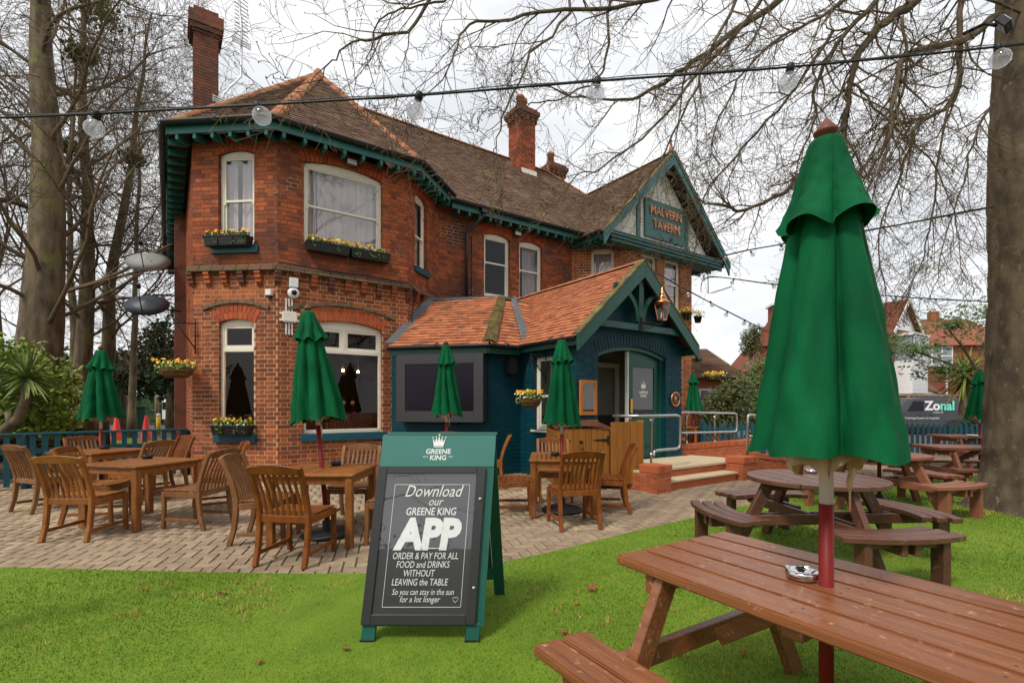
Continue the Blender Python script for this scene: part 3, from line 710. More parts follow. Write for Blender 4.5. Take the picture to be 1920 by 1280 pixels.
chimney(-dx + .42, 5.3, 6, 10.75, .50, .62, name='chimney', cap=((.05, .07), (.10, .12), (.13, .14), (.13, .16), (.02, .16)), mt='dark_brick')
chimney(8.15, 3.75, 8.8, 10.85, .62, .62, pots=((-.14, -.1, .45), (.14, .12, .55)), mt='upper_brick')
chimney(10.6, 5.2, 8.0, 10.2, .62, .8, pots=((-.14, -.15, .5), (.14, .15, .35)), mt='upper_brick')
MB().box(7.9, 8.5, 3.38, 3.42, 9.0, 9.15).build('flashing', 'render_white', pub)
# ---------------------------------------------------------------- porch and lean-to
PX0, PX1, PY = 4.27, 7.21, -3.257; PFZ = .32
FP_ = Face(PX0, PY, 0, PX1 - PX0)                      # porch front
FPL = Face(PX0, dy, -90, dy - PY)                      # porch left side: s runs from facade to front
FPR = Face(PX1, PY, 90, dy - PY)                       # porch right side
a_ = math.degrees(math.atan2(-1.573, 3.53 - 2.148))
FTV = Face(2.148, 0, a_, math.hypot(1.573, 3.53 - 2.148))
FLU = Face(3.53, -1.573, 0, PX0 - 3.53)
PAX = (PX0 + PX1) / 2; PAZ = 4.08; PEZ = 2.57; PHS = 1.66
ps = (PAZ - PEZ) / PHS
dz0, dz1, dsp, dhd = .52, 2.42, 2.33, 2.50             # door opening along the front, springing and crown
def gslope(z):
    if z < PEZ: return (0, PX1 - PX0)
    h = (PAZ - z) / ps; return (PAX - PX0 - h, PAX - PX0 + h)
tb = dict(bricks='teal_brick', mortar='teal_brick')
wall(FP_, PFZ, 2.62, [(dz0, dz1, PFZ, dhd, .17)], name='porch_wall', **tb)
wall(FPL, 0, 2.6, [(dy + 2.02, dy + 2.73, .9, 2.32)], name='porch_wall', **tb)
wall(FPR, 0, 2.6, name='porch_wall', **tb)
wall(FTV, 0, 2.55, name='lean_to_wall', **tb); wall(FLU, 0, 2.55, name='lean_to_wall', **tb)
MB().prism([(PX0 + .02, 2.60), (PX1 - .02, 2.60), (PAX, PAZ - .06)], .05, Matrix.Translation((0, PY + .01, 0))).build('porch_gable', 'teal_brick', pub)
arch(FP_, dz0, dz1, dhd, .17, 'teal_brick', rings=1, h=.22)
window(FPL, dy + 2.02, dy + 2.73, .9, 2.32, 0, rail=1.55, gl='pane_glass')
MB(FPL.M).box(dy + 1.96, dy + 2.79, -.04, .1, .86, .897).build('sill', 'cream_paint', pub)
# roof of the porch
tile_plane([(PAX - PHS, -1.0 + dy, PEZ), (PAX - PHS, PY - .25, PEZ), (PAX, PY - .25, PAZ), (PAX, dy, PAZ)], 'new_tile', single=300, name='porch_roof', under='underlay', g=.105)
tile_plane([(PAX + PHS, PY - .25, PEZ), (PAX + PHS, dy, PEZ), (PAX, dy, PAZ), (PAX, PY - .25, PAZ)], 'new_tile', name='porch_roof', under='underlay', g=.105)
ridge((PAX, PY - .25, PAZ), (PAX, dy, PAZ), 'ridge_tile', r=.075, L=.33)
MB().box(PAX - .75, PAX - .10, .2, .26, 3.35, 3.95).build('flashing', 'lead', pub)
for s_ in (-1, 1):
    m = MB()
    m.prism([(PAX, PAZ + .01), (PAX, PAZ - .30), (PAX + s_ * (PHS - .14), PEZ - .13), (PAX + s_ * (PHS + .02), PEZ - .27), (PAX + s_ * (PHS + .03), PEZ + .02)], .045, Matrix.Translation((0, PY - .28, 0)))
    m.build('bargeboard', 'porch_green', pub, bevel=.004)
    m = MB()
    for i in range(20):
        t = (i + .5) / 20; m.box(-.062, .062, -.02, .16, -.01, .016, Matrix.Translation((PAX + s_ * PHS * t, PY - .27, PAZ + .03 - (PAZ - PEZ) * t)) @ Matrix.Rotation(s_ * math.atan(ps), 4, 'Y'))
    m.build('verge_tiles', 'moss_tile', pub, kind='stuff')
# truss in the gable: collar, king post, curved braces
yb = PY - .20
MB().box(PAX - 1.18, PAX + 1.18, yb, yb + .09, 2.78, 2.90).build('collar_beam', 'porch_green', pub, bevel=.004)
MB().box(PAX - .065, PAX + .065, yb + .003, yb + .09, 2.902, 3.84).build('king_post', 'porch_green', pub, bevel=.004)
for s_ in (-1, 1):
    pts = [(PAX + s_ * (.07 + .62 * (1 - math.cos(t))), yb + .045, 2.95 + .62 * math.sin(t) * 1.0) for t in [math.pi / 2 * k / 8 for k in range(9)]]
    MB().path(pts, .06, .085, up=(0, 1, 0)).build('curved_brace', 'porch_green', pub)
for s_ in (-1, 1):
    x = PAX + s_ * (PHS - .02)
    gutter_line((x + s_ * .03, PY - .22), (x + s_ * .03, dy - (1.9 if s_ < 0 else 0)), PEZ - .02, r=.055)
    MB().box(x - s_ * .02 - .012, x - s_ * .02 + .012, PY - .22, dy - (1.9 if s_ < 0 else 0), PEZ - .16, PEZ - .03).build('fascia', 'porch_green', pub)
for i in range(4): MB().box(PX0 - .16, PX0, PY + .35 + i * .45, PY + .40 + i * .45, PEZ - .17, PEZ - .06).build('rafter_foot', 'porch_green', pub)
# lean-to roof with mossy hip
ec = Vector((3.36, -1.82, 2.56)); el_ = Vector((1.99, -.26, 2.56)); er = Vector((4.12, -1.82, 2.56)); th_ = Vector((4.32, -.69, 3.70)); tl = Vector((3.24, .40, 3.70)); trr = Vector((4.75, -.69, 3.70))
tile_plane([el_, ec, th_, tl], 'new_tile', name='lean_to_roof', under='underlay', g=.105)
tile_plane([ec, er + Vector((.3, 0, 0)), trr + Vector((.4, 0, 0)), th_], 'new_tile', name='lean_to_roof', under='underlay', g=.105)
nh = 26
for i in range(nh):
    p = ec + (th_ - ec) * ((i + .3) / nh); m = MB(); d = (th_ - ec).normalized(); x = d.cross(Vector((0, 0, 1))).normalized(); z = x.cross(d); vs = []
    for q, lift in ((p, .05), (p + d * .11, .025)):
        for xx, zz in ((-.14, -.045), (-.06, .01), (0, .022), (.06, .01), (.14, -.045)): vs.append(q + x * xx + z * (zz + lift))
    m.add(vs, [(k, k + 1, k + 6, k + 5) for k in range(4)] + [(0, 1, 2, 3, 4)]); m.build('hip_tile', 'moss_tile', pub)
MB().quad(tl, th_, trr + Vector((.4, 0, 0)), (5.2, dy, 3.72), (3.739, dy, 3.72)).build('flat_roof', 'lead', pub)
MB().bar(tl + Vector((0, 0, .03)), th_ + Vector((0, 0, .03)), .10, .06).build('lead_roll', 'lead', pub); MB().bar(th_ + Vector((0, 0, .03)), trr + Vector((0, 0, .03)), .10, .06).build('lead_roll', 'lead', pub)
MB().quad(el_ + Vector((-.08, .0, .05)), el_ + Vector((.16, -.05, .06)), tl + Vector((.14, -.05, .06)), tl + Vector((-.1, .02, .09))).build('lead_flashing', 'lead', pub)
MB().quad(er + Vector((.0, -.03, .05)), er + Vector((.2, -.03, .12)), trr + Vector((.02, 0, .12)), trr + Vector((-.12, 0, .06))).build('valley_flashing', 'lead', pub)
for a, b, f in ((el_, ec, FTV), (ec, er, FLU)):
    nrm = Vector((math.sin(f.a), -math.cos(f.a), 0)); a2 = a + nrm * .02; b2 = b + nrm * .02
    gutter_line((a2.x, a2.y), (b2.x, b2.y), 2.53, r=.055)
    a2 = a - nrm * .06; b2 = b - nrm * .06; MB().bar((a2.x, a2.y, 2.43), (b2.x, b2.y, 2.43), .03, .13).build('fascia', 'porch_green', pub)
    a3 = a - nrm * .32; b3 = b - nrm * .32; MB().add([a2, b2, b3, a3], [(0, 1, 2, 3)]).add([(a2.x, a2.y, 2.38), (b2.x, b2.y, 2.38), (b3.x, b3.y, 2.38), (a3.x, a3.y, 2.38)], [(0, 1, 2, 3)]).build('soffit', 'black_gutter', pub)
# entrance: frame, door leaf with glass, lobby
m = MB(FP_.M); m.box(dz1 - .07, dz1, .08, .2, PFZ, dsp); 
cxx = (dz0 + dz1) / 2; hw = (dz1 - dz0) / 2; Rr = (hw * hw + .17 ** 2) / (2 * .17)
arc = [(dz0 + 2 * hw * i / 12, dhd - Rr + math.sqrt(Rr * Rr - (dz0 + 2 * hw * i / 12 - cxx) ** 2)) for i in range(13)]
for (xa, za), (xb, zb) in zip(arc, arc[1:]): m.add([(xa, .04, za - .07), (xb, .04, zb - .07), (xb, .04, zb), (xa, .04, za), (xa, .2, za - .07), (xb, .2, zb - .07), (xb, .2, zb), (xa, .2, za)], [(0, 1, 2, 3), (0, 4, 5, 1), (3, 2, 6, 7), (7, 6, 5, 4)])
m.build('door_frame', 'porch_green', pub)
dl, dr = 1.47, dz1 - .07                                  # door leaf
def zarc(x): return dhd - Rr + math.sqrt(Rr * Rr - (x - cxx) ** 2) - .075
m = MB(FP_.M); y0 = .13
gx0, gx1, gz0, gz1 = dl + .13, dr - .12, 1.12, 2.12
top = [(dr + (dl - dr) * i / 8, zarc(dr + (dl - dr) * i / 8)) for i in range(9)]
m.prism([(dl, gz1), (dr, gz1)] + top, .045, Matrix.Translation((0, y0, 0)))
m.box(dl, gx0, y0, y0 + .045, PFZ + .01, gz1); m.box(gx1, dr, y0, y0 + .045, PFZ + .01, gz1); m.box(gx0, gx1, y0, y0 + .045, PFZ + .01, gz0)
m.box(gx0 + .02, gx1 - .02, y0 - .012, y0, PFZ + .22, PFZ + .62); m.box(gx0 + .05, gx1 - .05, y0 - .022, y0 - .012, PFZ + .26, PFZ + .58)
door = m.build('door', 'porch_green', pub, bevel=.004)
MB(FP_.M).quad((gx0, y0 + .02, gz0), (gx1, y0 + .02, gz0), (gx1, y0 + .02, gz1), (gx0, y0 + .02, gz1)).build('pane', 'board_glass', door)
MB(FP_.M).box(dl + .03, dl + .09, y0 - .03, y0, 1.22, 1.50).build('handle', 'brass', door); MB(FP_.M).lathe([(.03, -.01), (.03, .012), (0, .014)], 14, (dl + .06, y0, 1.12), 'y').build('lock', 'copper', door)
MB(FP_.M).box(dl - .035, dl - .004, y0 - .01, y0 + .06, PFZ, zarc(dl)).build('door_edge', 'white_paint', door)
MB(FP_.M).box(gx0 + .1, gx0 + .3, y0 - .006, y0, PFZ + .70, PFZ + .76).build('kick_plate', 'brass', door)
def crown(m, T, s, y=0):
    """crown emblem, width s, base centre at the origin of T"""
    P = [(-.38, 0), (.38, 0), (.5, .62), (.30, .30), (.22, .66), (.10, .34), (0, .80), (-.10, .34), (-.22, .66), (-.30, .30), (-.5, .62)]
    pts = [T @ Vector((x * s, y, z * s)) for x, z in P]; m.add(pts, [(0, 1, 3), (1, 2, 3), (0, 3, 5), (3, 4, 5), (0, 5, 7), (5, 6, 7), (0, 7, 9), (7, 8, 9), (0, 9, 10)])
    for cx_, cz_, r_ in ((0, .86, .07), (-.24, .70, .05), (.24, .70, .05), (-.5, .66, .05), (.5, .66, .05)):
        m.add([T @ Vector(((cx_ + r_ * math.cos(k * math.pi / 4)) * s, y, (cz_ + r_ * math.sin(k * math.pi / 4)) * s)) for k in range(8)], [tuple(range(8))])
    m.add([T @ Vector((x * s, y, z * s)) for x, z in ((-.37, -.09), (.37, -.09), (.37, -.035), (-.37, -.035))], [(0, 1, 2, 3)])
m = MB(FP_.M); crown(m, Matrix.Translation(((gx0 + gx1) / 2, y0 + .012, 1.72)), .17); m.build('crown_emblem', 'chalk', door)
def wtext(body, size, m_, parent, face, x, y, z, **k): return text(body, size, m_, parent, face.P(x, y, z), (R(90), 0, face.a), **k)
wtext('GREENE', .075, 'chalk', door, FP_, (gx0 + gx1) / 2, y0 + .012, 1.63, ext=.0005, off=.002); wtext('KING', .075, 'chalk', door, FP_, (gx0 + gx1) / 2, y0 + .012, 1.56, ext=.0005, off=.002)
lob = MB(); lob.box(PX0 + .12, PX1 - .1, PY + .25, dy - .05, PFZ - .02, PFZ - .004); lob.build('lobby_floor', 'room_floor', pub)
lob = MB(); lob.box(PX0 + .1, PX1 - .1, PY + 1.35, PY + 1.45, .32, 2.6); lob.box(PX0 + .14, PX0 + .16, PY + .15, PY + .9, .32, 2.6); lob.box(PX1 - .2, PX1 - .12, PY + .2, dy - .4, .32, 2.6); lob.build('lobby_wall', 'room_wall', pub)
lob = MB(); lob.box(PX0 + .1, PX1 - .1, PY + 1.32, PY + 1.345, .32, 1.12); lob.box(PX0 + .1, PX1 - .1, PY + 1.29, PY + 1.345, 1.12, 1.16); lob.build('dado_panel', 'room_dark', pub)
lob = MB(); lob.box(PX0 + 2.3, PX0 + 2.4, PY + 1.24, PY + 1.285, .32, 2.2); lob.box(PX0 + 1.5, PX0 + 1.6, PY + 1.24, PY + 1.285, .32, 2.2); lob.box(PX0 + 1.5, PX0 + 2.4, PY + 1.24, PY + 1.285, 2.2, 2.3); lob.build('inner_door_frame', 'cream_paint', pub)
MB().quad((PX0, PY + .1, 2.62), (PX1, PY + .1, 2.62), (PX1, dy, 2.62), (PX0, dy, 2.62)).build('lobby_ceiling', 'room_wall', pub)
lob = MB(); lob.box(PX0 + .95, PX0 + 1.17, PY + 1.325, PY + 1.348, 1.45, 1.75); lob.build('framed_notice', 'black_plastic', pub)

# ---------------------------------------------------------------- things fixed to the pub
def wthing(name, label, cat, face, x, y, z, group=None): return thing(name, label, cat, face.W(x, y, z), face.rz, group)
# television
ftx = Face(2.11 - .02, -.39, a_, 1.8)
tv = wthing('outdoor_television', 'big black outdoor television in dark grey housing on teal wall', 'television', ftx, .9, 0, 1.05)
w2, h2 = .9, 1.32
m = MB(); m.box(-w2, w2, .03, .24, 0, h2); tv_b = m.build('housing', 'grey_metal', tv, bevel=.012, seg=2)
m = MB(); e = .19
m.box(-w2, -w2 + e, 0, .028, 0, h2); m.box(w2 - e, w2, 0, .028, 0, h2); m.box(-w2 + e, w2 - e, 0, .028, 0, e + .02); m.box(-w2 + e, w2 - e, 0, .028, h2 - e, h2); m.build('bezel', 'grey_metal', tv, bevel=.003)
MB().box(-w2 + e, w2 - e, .012, .027, e + .02, h2 - e).build('screen', 'screen', tv)
MB().box(-.3, .3, .2, .27, -.05, 0).build('bracket', 'iron', tv)
# gable sign
sg = thing('pub_sign', 'green sign board reading MALVERN TAVERN in copper letters on the white gable', 'sign', W(GX + .05, -.10, GE + .32), PHI)
MB().box(-.92, .92, 0, .05, 0, 1.12).build('board', 'barge_paint', sg, bevel=.006)
text('MALVERN', .38, 'copper_text', sg, (0, -.022, .80), ext=.018, off=.004, sx=.88, space=1.0)
text('TAVERN', .38, 'copper_text', sg, (.02, -.022, .40), ext=.018, off=.004, sx=.88, space=1.0)
for xx in (-.3, .35): MB().tube([(xx, -.02, -.09), (xx, -.14, -.06), (xx, -.16, .0)], .018, 8).build('spotlight', 'iron', sg)
MB().box(-.04, .04, -.25, -.16, -.06, .0).build('spotlight', 'iron', sg)
# copper lantern on the king post
ln = thing('wall_lantern', 'copper lantern with tapered glass sides on black bracket at porch gable', 'lantern', W(PAX + .34, PY - .40, 2.93), PHI)
MB().tube([(-.36, .19, .02), (-.30, .10, .0), (-.12, .02, -.03), (-.02, 0, -.02), (0, 0, .04)], .014, 8).tube([(-.36, .19, -.10), (-.25, .08, -.10), (-.14, .03, -.04)], .010, 8).box(-.40, -.34, .17, .20, -.16, .10).build('bracket', 'iron', ln)
m = MB()
for k in range(4):
    a = math.pi / 4 + k * math.pi / 2; b = a + math.pi / 2
    m.bar((.075 * math.cos(a), .075 * math.sin(a), .06), (.135 * math.cos(a), .135 * math.sin(a), .36), .02, .02)
    m.bar((.135 * math.cos(a), .135 * math.sin(a), .36), (.135 * math.cos(b), .135 * math.sin(b), .36), .022, .025); m.bar((.075 * math.cos(a), .075 * math.sin(a), .06), (.075 * math.cos(b), .075 * math.sin(b), .06), .02, .025)
m.build('frame', 'copper', ln)
m = MB()
for k in range(4):
    a = math.pi / 4 + k * math.pi / 2; b = a + math.pi / 2
    m.quad((.072 * math.cos(a), .072 * math.sin(a), .07), (.072 * math.cos(b), .072 * math.sin(b), .07), (.13 * math.cos(b), .13 * math.sin(b), .35), (.13 * math.cos(a), .13 * math.sin(a), .35))
m.build('glass', 'lamp_glass', ln)
MB().lathe([(.175, .365), (.12, .42), (.085, .45), (.08, .47), (.095, .48), (.06, .51), (.045, .55), (.055, .56), (.03, .575), (.035, .60), (.014, .63), (.012, .67), (0, .69)], 4 * 5, (0, 0, 0)).build('roof', 'copper', ln)
MB().lathe([(.018, .05), (.03, .12), (.03, .2), (0, .23)], 10).build('mantle', 'white_paint', ln)
# menu case
mc = wthing('menu_case', 'orange wooden framed menu case on teal wall left of entrance', 'menu case', FP_, .24, -.02, 1.20)
m = MB(); m.box(-.20, -.14, -.05, 0, 0, .62); m.box(.14, .20, -.05, 0, 0, .62); m.box(-.14, .14, -.05, 0, 0, .06); m.box(-.14, .14, -.05, 0, .56, .62); m.build('frame', 'orange_wood', mc, bevel=.004)
MB().box(-.14, .14, -.02, -.004, .06, .56).build('backing', 'board_black', mc); MB().box(-.11, .11, -.026, -.021, .09, .53).build('menu_sheet', 'room_dark', mc)
MB().quad((-.14, -.042, .06), (.14, -.042, .06), (.14, -.042, .56), (-.14, -.042, .56)).build('pane', 'board_glass', mc)
# round plaque
pq = wthing('round_plaque', 'round copper rimmed plaque with crown emblem right of entrance', 'plaque', FP_, 2.70, -.02, 1.50)
MB().lathe([(.15, 0), (.15, -.02), (.135, -.028), (.12, -.02), (.12, -.012)], 32, (0, 0, 0), 'y').build('rim', 'copper', pq)
MB().lathe([(.12, -.004), (.12, -.012), (0, -.013)], 32, (0, 0, 0), 'y').build('disc', 'board_black', pq)
m = MB(); crown(m, Matrix.Translation((0, -.016, .0)), .10); m.build('crown_emblem', 'copper', pq)
text('GREENE', .035, 'copper', pq, (0, -.016, -.035), ext=.0006); text('KING', .035, 'copper', pq, (0, -.016, -.07), ext=.0006)
# wall speaker
sp = wthing('wall_speaker', 'small black speaker under the lean-to eaves', 'speaker', FLU, .42, -.02, 1.98); MB().box(-.10, .10, -.2, 0, 0, .34).build('cabinet', 'black_plastic', sp, bevel=.03, seg=2); MB().box(-.08, .08, -.206, -.2, .03, .31).build('grille', 'iron', sp)
# floodlights
def flood(label, f, x, z):
    t = wthing('flood_light', label, 'flood light', f, x, -.01, z, 'flood lights under the eaves'); m = MB(); m.box(-.11, .11, -.13, -.05, -.05, .07); m.build('housing', 'grey_metal', t, bevel=.01); MB().box(-.09, .09, -.134, -.13, -.035, .055).build('lens', 'white_paint', t); MB().box(-.02, .02, -.05, .01, -.02, .04).build('bracket', 'iron', t)
flood('flood light above the wide bay window', FC, 1.30, 6.06); flood('flood light between the two narrow facade windows', FM, 2.24, 5.90)
fl = thing('bullet_lamp', 'small black lamp sticking out below the right porch eave', 'lamp', W(PX1 + .28, PY - .15, 2.32), PHI); MB().tube([(0, 0, 0), (.16, 0, .03)], .045, 10).box(-.1, 0, -.02, .02, -.02, .02).build('lamp_body', 'iron', fl)
# cctv camera, junction box with conduits, white sensor box
cc = wthing('dome_camera', 'white dome security camera under the string course', 'camera', FC, .26, -.01, 3.42)
MB().box(-.075, .075, -.10, 0, .10, .27).build('junction_box', 'white_paint', cc, bevel=.006); MB().lathe([(.10, 0), (.10, -.06), (.07, -.09), (0, -.10)], 20, (0, -.01, 0), 'y').build('dome_housing', 'white_paint', cc); MB().lathe([(.05, -.08), (.045, -.12), (.02, -.14), (0, -.142)], 16, (0, -.01, 0), 'y').build('lens', 'screen', cc)
jb = wthing('junction_box', 'cream junction box with thin conduits on the bay corner', 'junction box', FC, .20, -.008, 2.98)
MB().box(-.13, .13, -.07, 0, -.10, .10).build('box_body', 'cream_paint', jb, bevel=.02, seg=2)
for xx in (-.07, -.02, .03): MB().box(xx, xx + .022, -.025, 0, .11, .34).build('conduit', 'white_paint', jb); MB().box(xx, xx + .022, -.025, 0, -.32, -.11).build('conduit', 'white_paint', jb)
for zz in (-.06, .06): MB().box(-.17, .17, -.04, -.01, zz - .02, zz + .02).build('cable_gland', 'white_paint', jb)
sb = wthing('sensor_box', 'tiny white sensor box on the left bay wall below the string course', 'sensor', FL, 1.50, -.008, 3.40); MB().box(-.055, .055, -.08, 0, -.055, .055).build('box_body', 'cream_paint', sb, bevel=.006); MB().box(-.04, .04, -.07, 0, -.09, -.06).build('sensor_lens', 'iron', sb)
# cable drooping round the bay corner
m = MB(); m.tube([FC.P(0, -.14, 3.93), FC.P(.8, -.13, 3.90), FC.P(1.7, -.14, 3.91), FC.P(2.45, -.15, 3.88), FR.P(.05, -.15, 3.8), FR.P(.1, -.05, 3.2), FR.P(.05, -.08, 2.95), FC.P(2.2, -.2, 2.6), FC.P(2.1, -.28, 2.5)], .013, 6); m.build('cable_run', 'cable', pub)
# satellite dishes on the flank
def dish(label, loc, rz, r, m_, tilt):
    t = thing('satellite_dish', label, 'satellite dish', loc, rz); T = Matrix.Rotation(tilt, 4, 'X')
    m = MB(T); m.lathe([(0, .0), (r * .3, .012), (r * .6, .05), (r * .85, .105), (r, .15), (r * 1.01, .145), (r * .6, .035), (0, -.02)], 28, (0, 0, 0), 'y'); dd = m.build('reflector', m_, t); dd.scale = (1, 1, .8)
    MB(T).tube([(0, .02, -r * .75), (0, -.28, -r * .5), (0, -.42, -r * .15)], .012, 6).build('arm', 'iron', t); MB(T).box(-.03, .03, -.5, -.4, -r * .2, -r * .05).build('receiver', 'iron', t)
    MB().tube([(0, .05, 0), (.1, .3, -.1), (.55, .5, -.1)], .02, 6).build('mount', 'iron', t)
dish('dark grey satellite dish on the left flank of the pub', W(-dx - .78, 3.5, 3.62), R(20), .42, 'dish_grey', R(-38))
dish('pale mesh satellite dish above the dark grey dish', W(-dx - .80, 5.0, 4.92), R(20), .46, 'dish_mesh', R(-38))
# television aerial on the chimney
ae = thing('television_aerial', 'tall thin television aerial leaning beside the left chimney', 'aerial', W(-dx + .75, 5.0, 8.9), PHI)
m = MB(); m.tube([(0, 0, -.3), (.05, 0, .5), (.45, 0, 1.1), (.47, 0, 2.2), (.40, 0, 3.2)], .028, 6); m.build('mast', 'galv', ae)
m = MB()
for i in range(12): z = 2.15 + i * .1; m.bar((.30, .0, z + .06), (.62, 0, z - .06), .02, .02)
m.bar((.47, -.05, 2.1), (.40, -.05, 3.3), .02, .02); m.build('elements', 'galv', ae)
m = MB()
for zz, hx in ((1.95, .46), (.25, .02)):
    for k in range(3): m.bar((hx - .22, -.04, zz + k * .06), (hx + .22, -.04, zz - .08 + k * .06), .025, .025)
    for k in range(5): m.bar((hx - .2 + k * .1, -.04, zz - .05), (hx - .2 + k * .1, -.04, zz + .14), .008, .008)
m.build('reflector', 'galv', ae)
# second small aerial on the far right corner
ae2 = thing('small_aerial', 'small aerial on a crooked mast at the right corner of the gable bay', 'aerial', W(FGC.end.x + .1, -.2, 4.9), PHI)
MB().tube([(0, .1, .7), (.05, -.1, .72), (.18, -.2, .6), (.2, -.2, 0)], .014, 6).tube([(.2, -.25, 0), (1.0, -.5, .28)], .012, 6).build('mast', 'iron', ae2)
m = MB(); [m.bar((.35 + i * .1, -.35 - i * .03, .05 + i * .035), (.35 + i * .1, -.25 - i * .03, .0 + i * .035), .008, .008) for i in range(7)]; m.build('elements', 'iron', ae2)

# ---------------------------------------------------------------- flower boxes and baskets
def leaf_cloud(m, rg, c, ex, n, s, droop=0):
    for i in range(n):
        p = Vector((c[0] + rg.uniform(-1, 1) * ex[0], c[1] + rg.uniform(-1, 1) * ex[1], c[2] + rg.uniform(-1, 1) * ex[2]))
        d = Vector((rg.gauss(0, 1), rg.gauss(0, 1), rg.gauss(.6, .7))).normalized(); e = d.orthogonal().normalized(); k = s * rg.uniform(.6, 1.3)
        m.add([p, p + d * k * .5 + e * k * .3, p + d * k, p + d * k * .5 - e * k * .3], [(0, 1, 2, 3)])
def flowers(m, rg, c, ex, n, s):
    for i in range(n):
        p = Vector((c[0] + rg.uniform(-1, 1) * ex[0], c[1] + rg.uniform(-1, 1) * ex[1], c[2] + rg.uniform(-.6, 1) * ex[2]))
        nrm = Vector((rg.gauss(0, .5), -1 + rg.gauss(0, .4), rg.gauss(.7, .5))).normalized(); u = nrm.orthogonal().normalized(); v = nrm.cross(u); k = s * rg.uniform(.7, 1.2)
        pts = [p]
        for j in range(10): a = j * math.pi / 5; rr = k * (1 if j % 2 else .62); pts.append(p + (u * math.cos(a) + v * math.sin(a)) * rr + nrm * .006)
        m.add(pts, [(0, 1 + j, 1 + (j + 1) % 10) for j in range(10)])
def planting(t, rg, L, dpt, z, n=1.0, trail=True):
    m = MB(); leaf_cloud(m, rg, (0, -.10, z + .05), (L, dpt, .05), int(380 * L / .5 * n), .06); leaf_cloud(m, rg, (0, -.10, z + .09), (L * .9, dpt, .04), int(120 * L / .5 * n), .05)
    if trail:
        for k in range(int(7 * L / .5)):
            x = rg.uniform(-L, L); leaf_cloud(m, rg, (x, -.20, z - .05), (.035, .02, .06), 26, .04)
    m.build('foliage', 'leaf_yellow', t, kind='stuff')
    m = MB(); flowers(m, rg, (0, -.11, z + .12), (L, dpt, .045), int(40 * L / .5 * n), .034); m.build('yellow_flowers', 'petal_yellow', t, kind='stuff')
    m = MB(); flowers(m, rg, (0, -.14, z + .07), (L, dpt, .06), int(40 * L / .5 * n), .02); m.build('white_flowers', 'petal_white', t, kind='stuff')
def window_box(label, f, x, z, L, seed):
    t = wthing('window_box', label, 'flower box', f, x, -.02, z, 'flower boxes on the windows'); rg = random.Random(seed); n = 2 if L > .5 else 1
    for k in range(n):
        a = -L + 2 * L / n * k + .004; b = -L + 2 * L / n * (k + 1) - .004; m = MB()
        m.add([(a + .03, -.19, 0), (b - .03, -.19, 0), (b - .03, -.02, 0), (a + .03, -.02, 0), (a, -.22, .17), (b, -.22, .17), (b, -.0, .17), (a, -.0, .17)], [(0, 3, 2, 1), (0, 1, 5, 4), (1, 2, 6, 5), (2, 3, 7, 6), (3, 0, 4, 7), (4, 5, 6, 7)])
        m.box(a - .004, b + .004, -.228, .004, .150, .176); m.build('trough', 'black_plastic', t, bevel=.006)
        for q in (.33, .67): MB().box(a + (b - a) * q - .008, a + (b - a) * q + .008, -.222, -.19, .02, .15).build('rib', 'black_plastic', t)
    planting(t, rg, L * .95, .07, .14); return t
window_box('black flower box below the narrow upper bay window', FL, .78, 4.22, .42, 1)
window_box('long black flower box below the wide upper bay window', FC, 1.25, 4.22, .80, 2)
window_box('low flower box on the teal sill of the narrow bay window', FL, .86, .845, .36, 3)
def basket(label, loc, rz, seed, r=.22, chain=True, arm=None):
    t = thing('hanging_basket', label, 'hanging basket', loc, rz, 'hanging baskets on the pub'); rg = random.Random(seed)
    m = MB(); m.lathe([(r * .55, -.16), (r * .85, -.11), (r, -.02), (r * 1.02, 0), (r * .9, 0), (r * .5, -.04)], 22, (0, 0, .16)); m.build('coir_liner', 'coir', t)
    m = MB()
    for zz, rr in ((.16, r * 1.02), (.09, r * .93), (.02, r * .66)): m.tube([(rr * math.cos(k * math.pi / 10), rr * math.sin(k * math.pi / 10), zz) for k in range(21)], .006, 5)
    m.build('wire_frame', 'iron', t)
    m = MB(); leaf_cloud(m, rg, (0, 0, .22), (r * .9, r * .9, .06), 240, .06); leaf_cloud(m, rg, (0, -r * .8, .12), (r * .9, .06, .05), 70, .045); m.build('foliage', 'leaf_yellow', t, kind='stuff')
    m = MB(); flowers(m, rg, (0, -.02, .27), (r * .9, r * .9, .05), 50, .036); m.build('yellow_flowers', 'petal_yellow', t, kind='stuff')
    m = MB(); flowers(m, rg, (0, -.08, .20), (r, r * .9, .06), 40, .02); m.build('white_flowers', 'petal_white', t, kind='stuff')
    if chain:
        m = MB(); top = Vector((0, 0, .95)); [m.tube([(r * math.cos(a), r * math.sin(a), .16), top], .005, 4) for a in (0, 2.1, 4.2)]; m.build('chains', 'iron', t)
    if arm:
        m = MB(); p = Vector((0, 0, .95)); q = Vector(arm); m.tube([p + Vector((0, 0, .0)), p + Vector((0, 0, .03)), (q.x, q.y, 1.0)], .011, 6); m.tube([(p.x, p.y, .95), (q.x, q.y, .55)], .010, 6); m.tube([(q.x, q.y, .45), (q.x, q.y, 1.1)], .012, 6); m.build('wall_bracket', 'iron', t)
    return t
b1 = FL.W(-.04, -.34, 1.86); basket('flower basket hanging at the left corner of the bay', b1, FL.rz, 11, .27, chain=False, arm=(.12, .3))
b2 = FPL.W(dy + 2.45, -.40, 1.33); basket('flower basket hanging before the porch side window', b2, FPL.rz, 12, .20, arm=(0, .36))
b3 = W(PX1 + .75, PY + 1.2, 1.58); basket('flower basket hanging right of the porch', b3, PHI, 13, .24, arm=(-.7, .1))
basket('small flower basket far behind the porch, beside the outbuilding', (6.6, 16.2, 2.15), 0, 16, .3, chain=False)
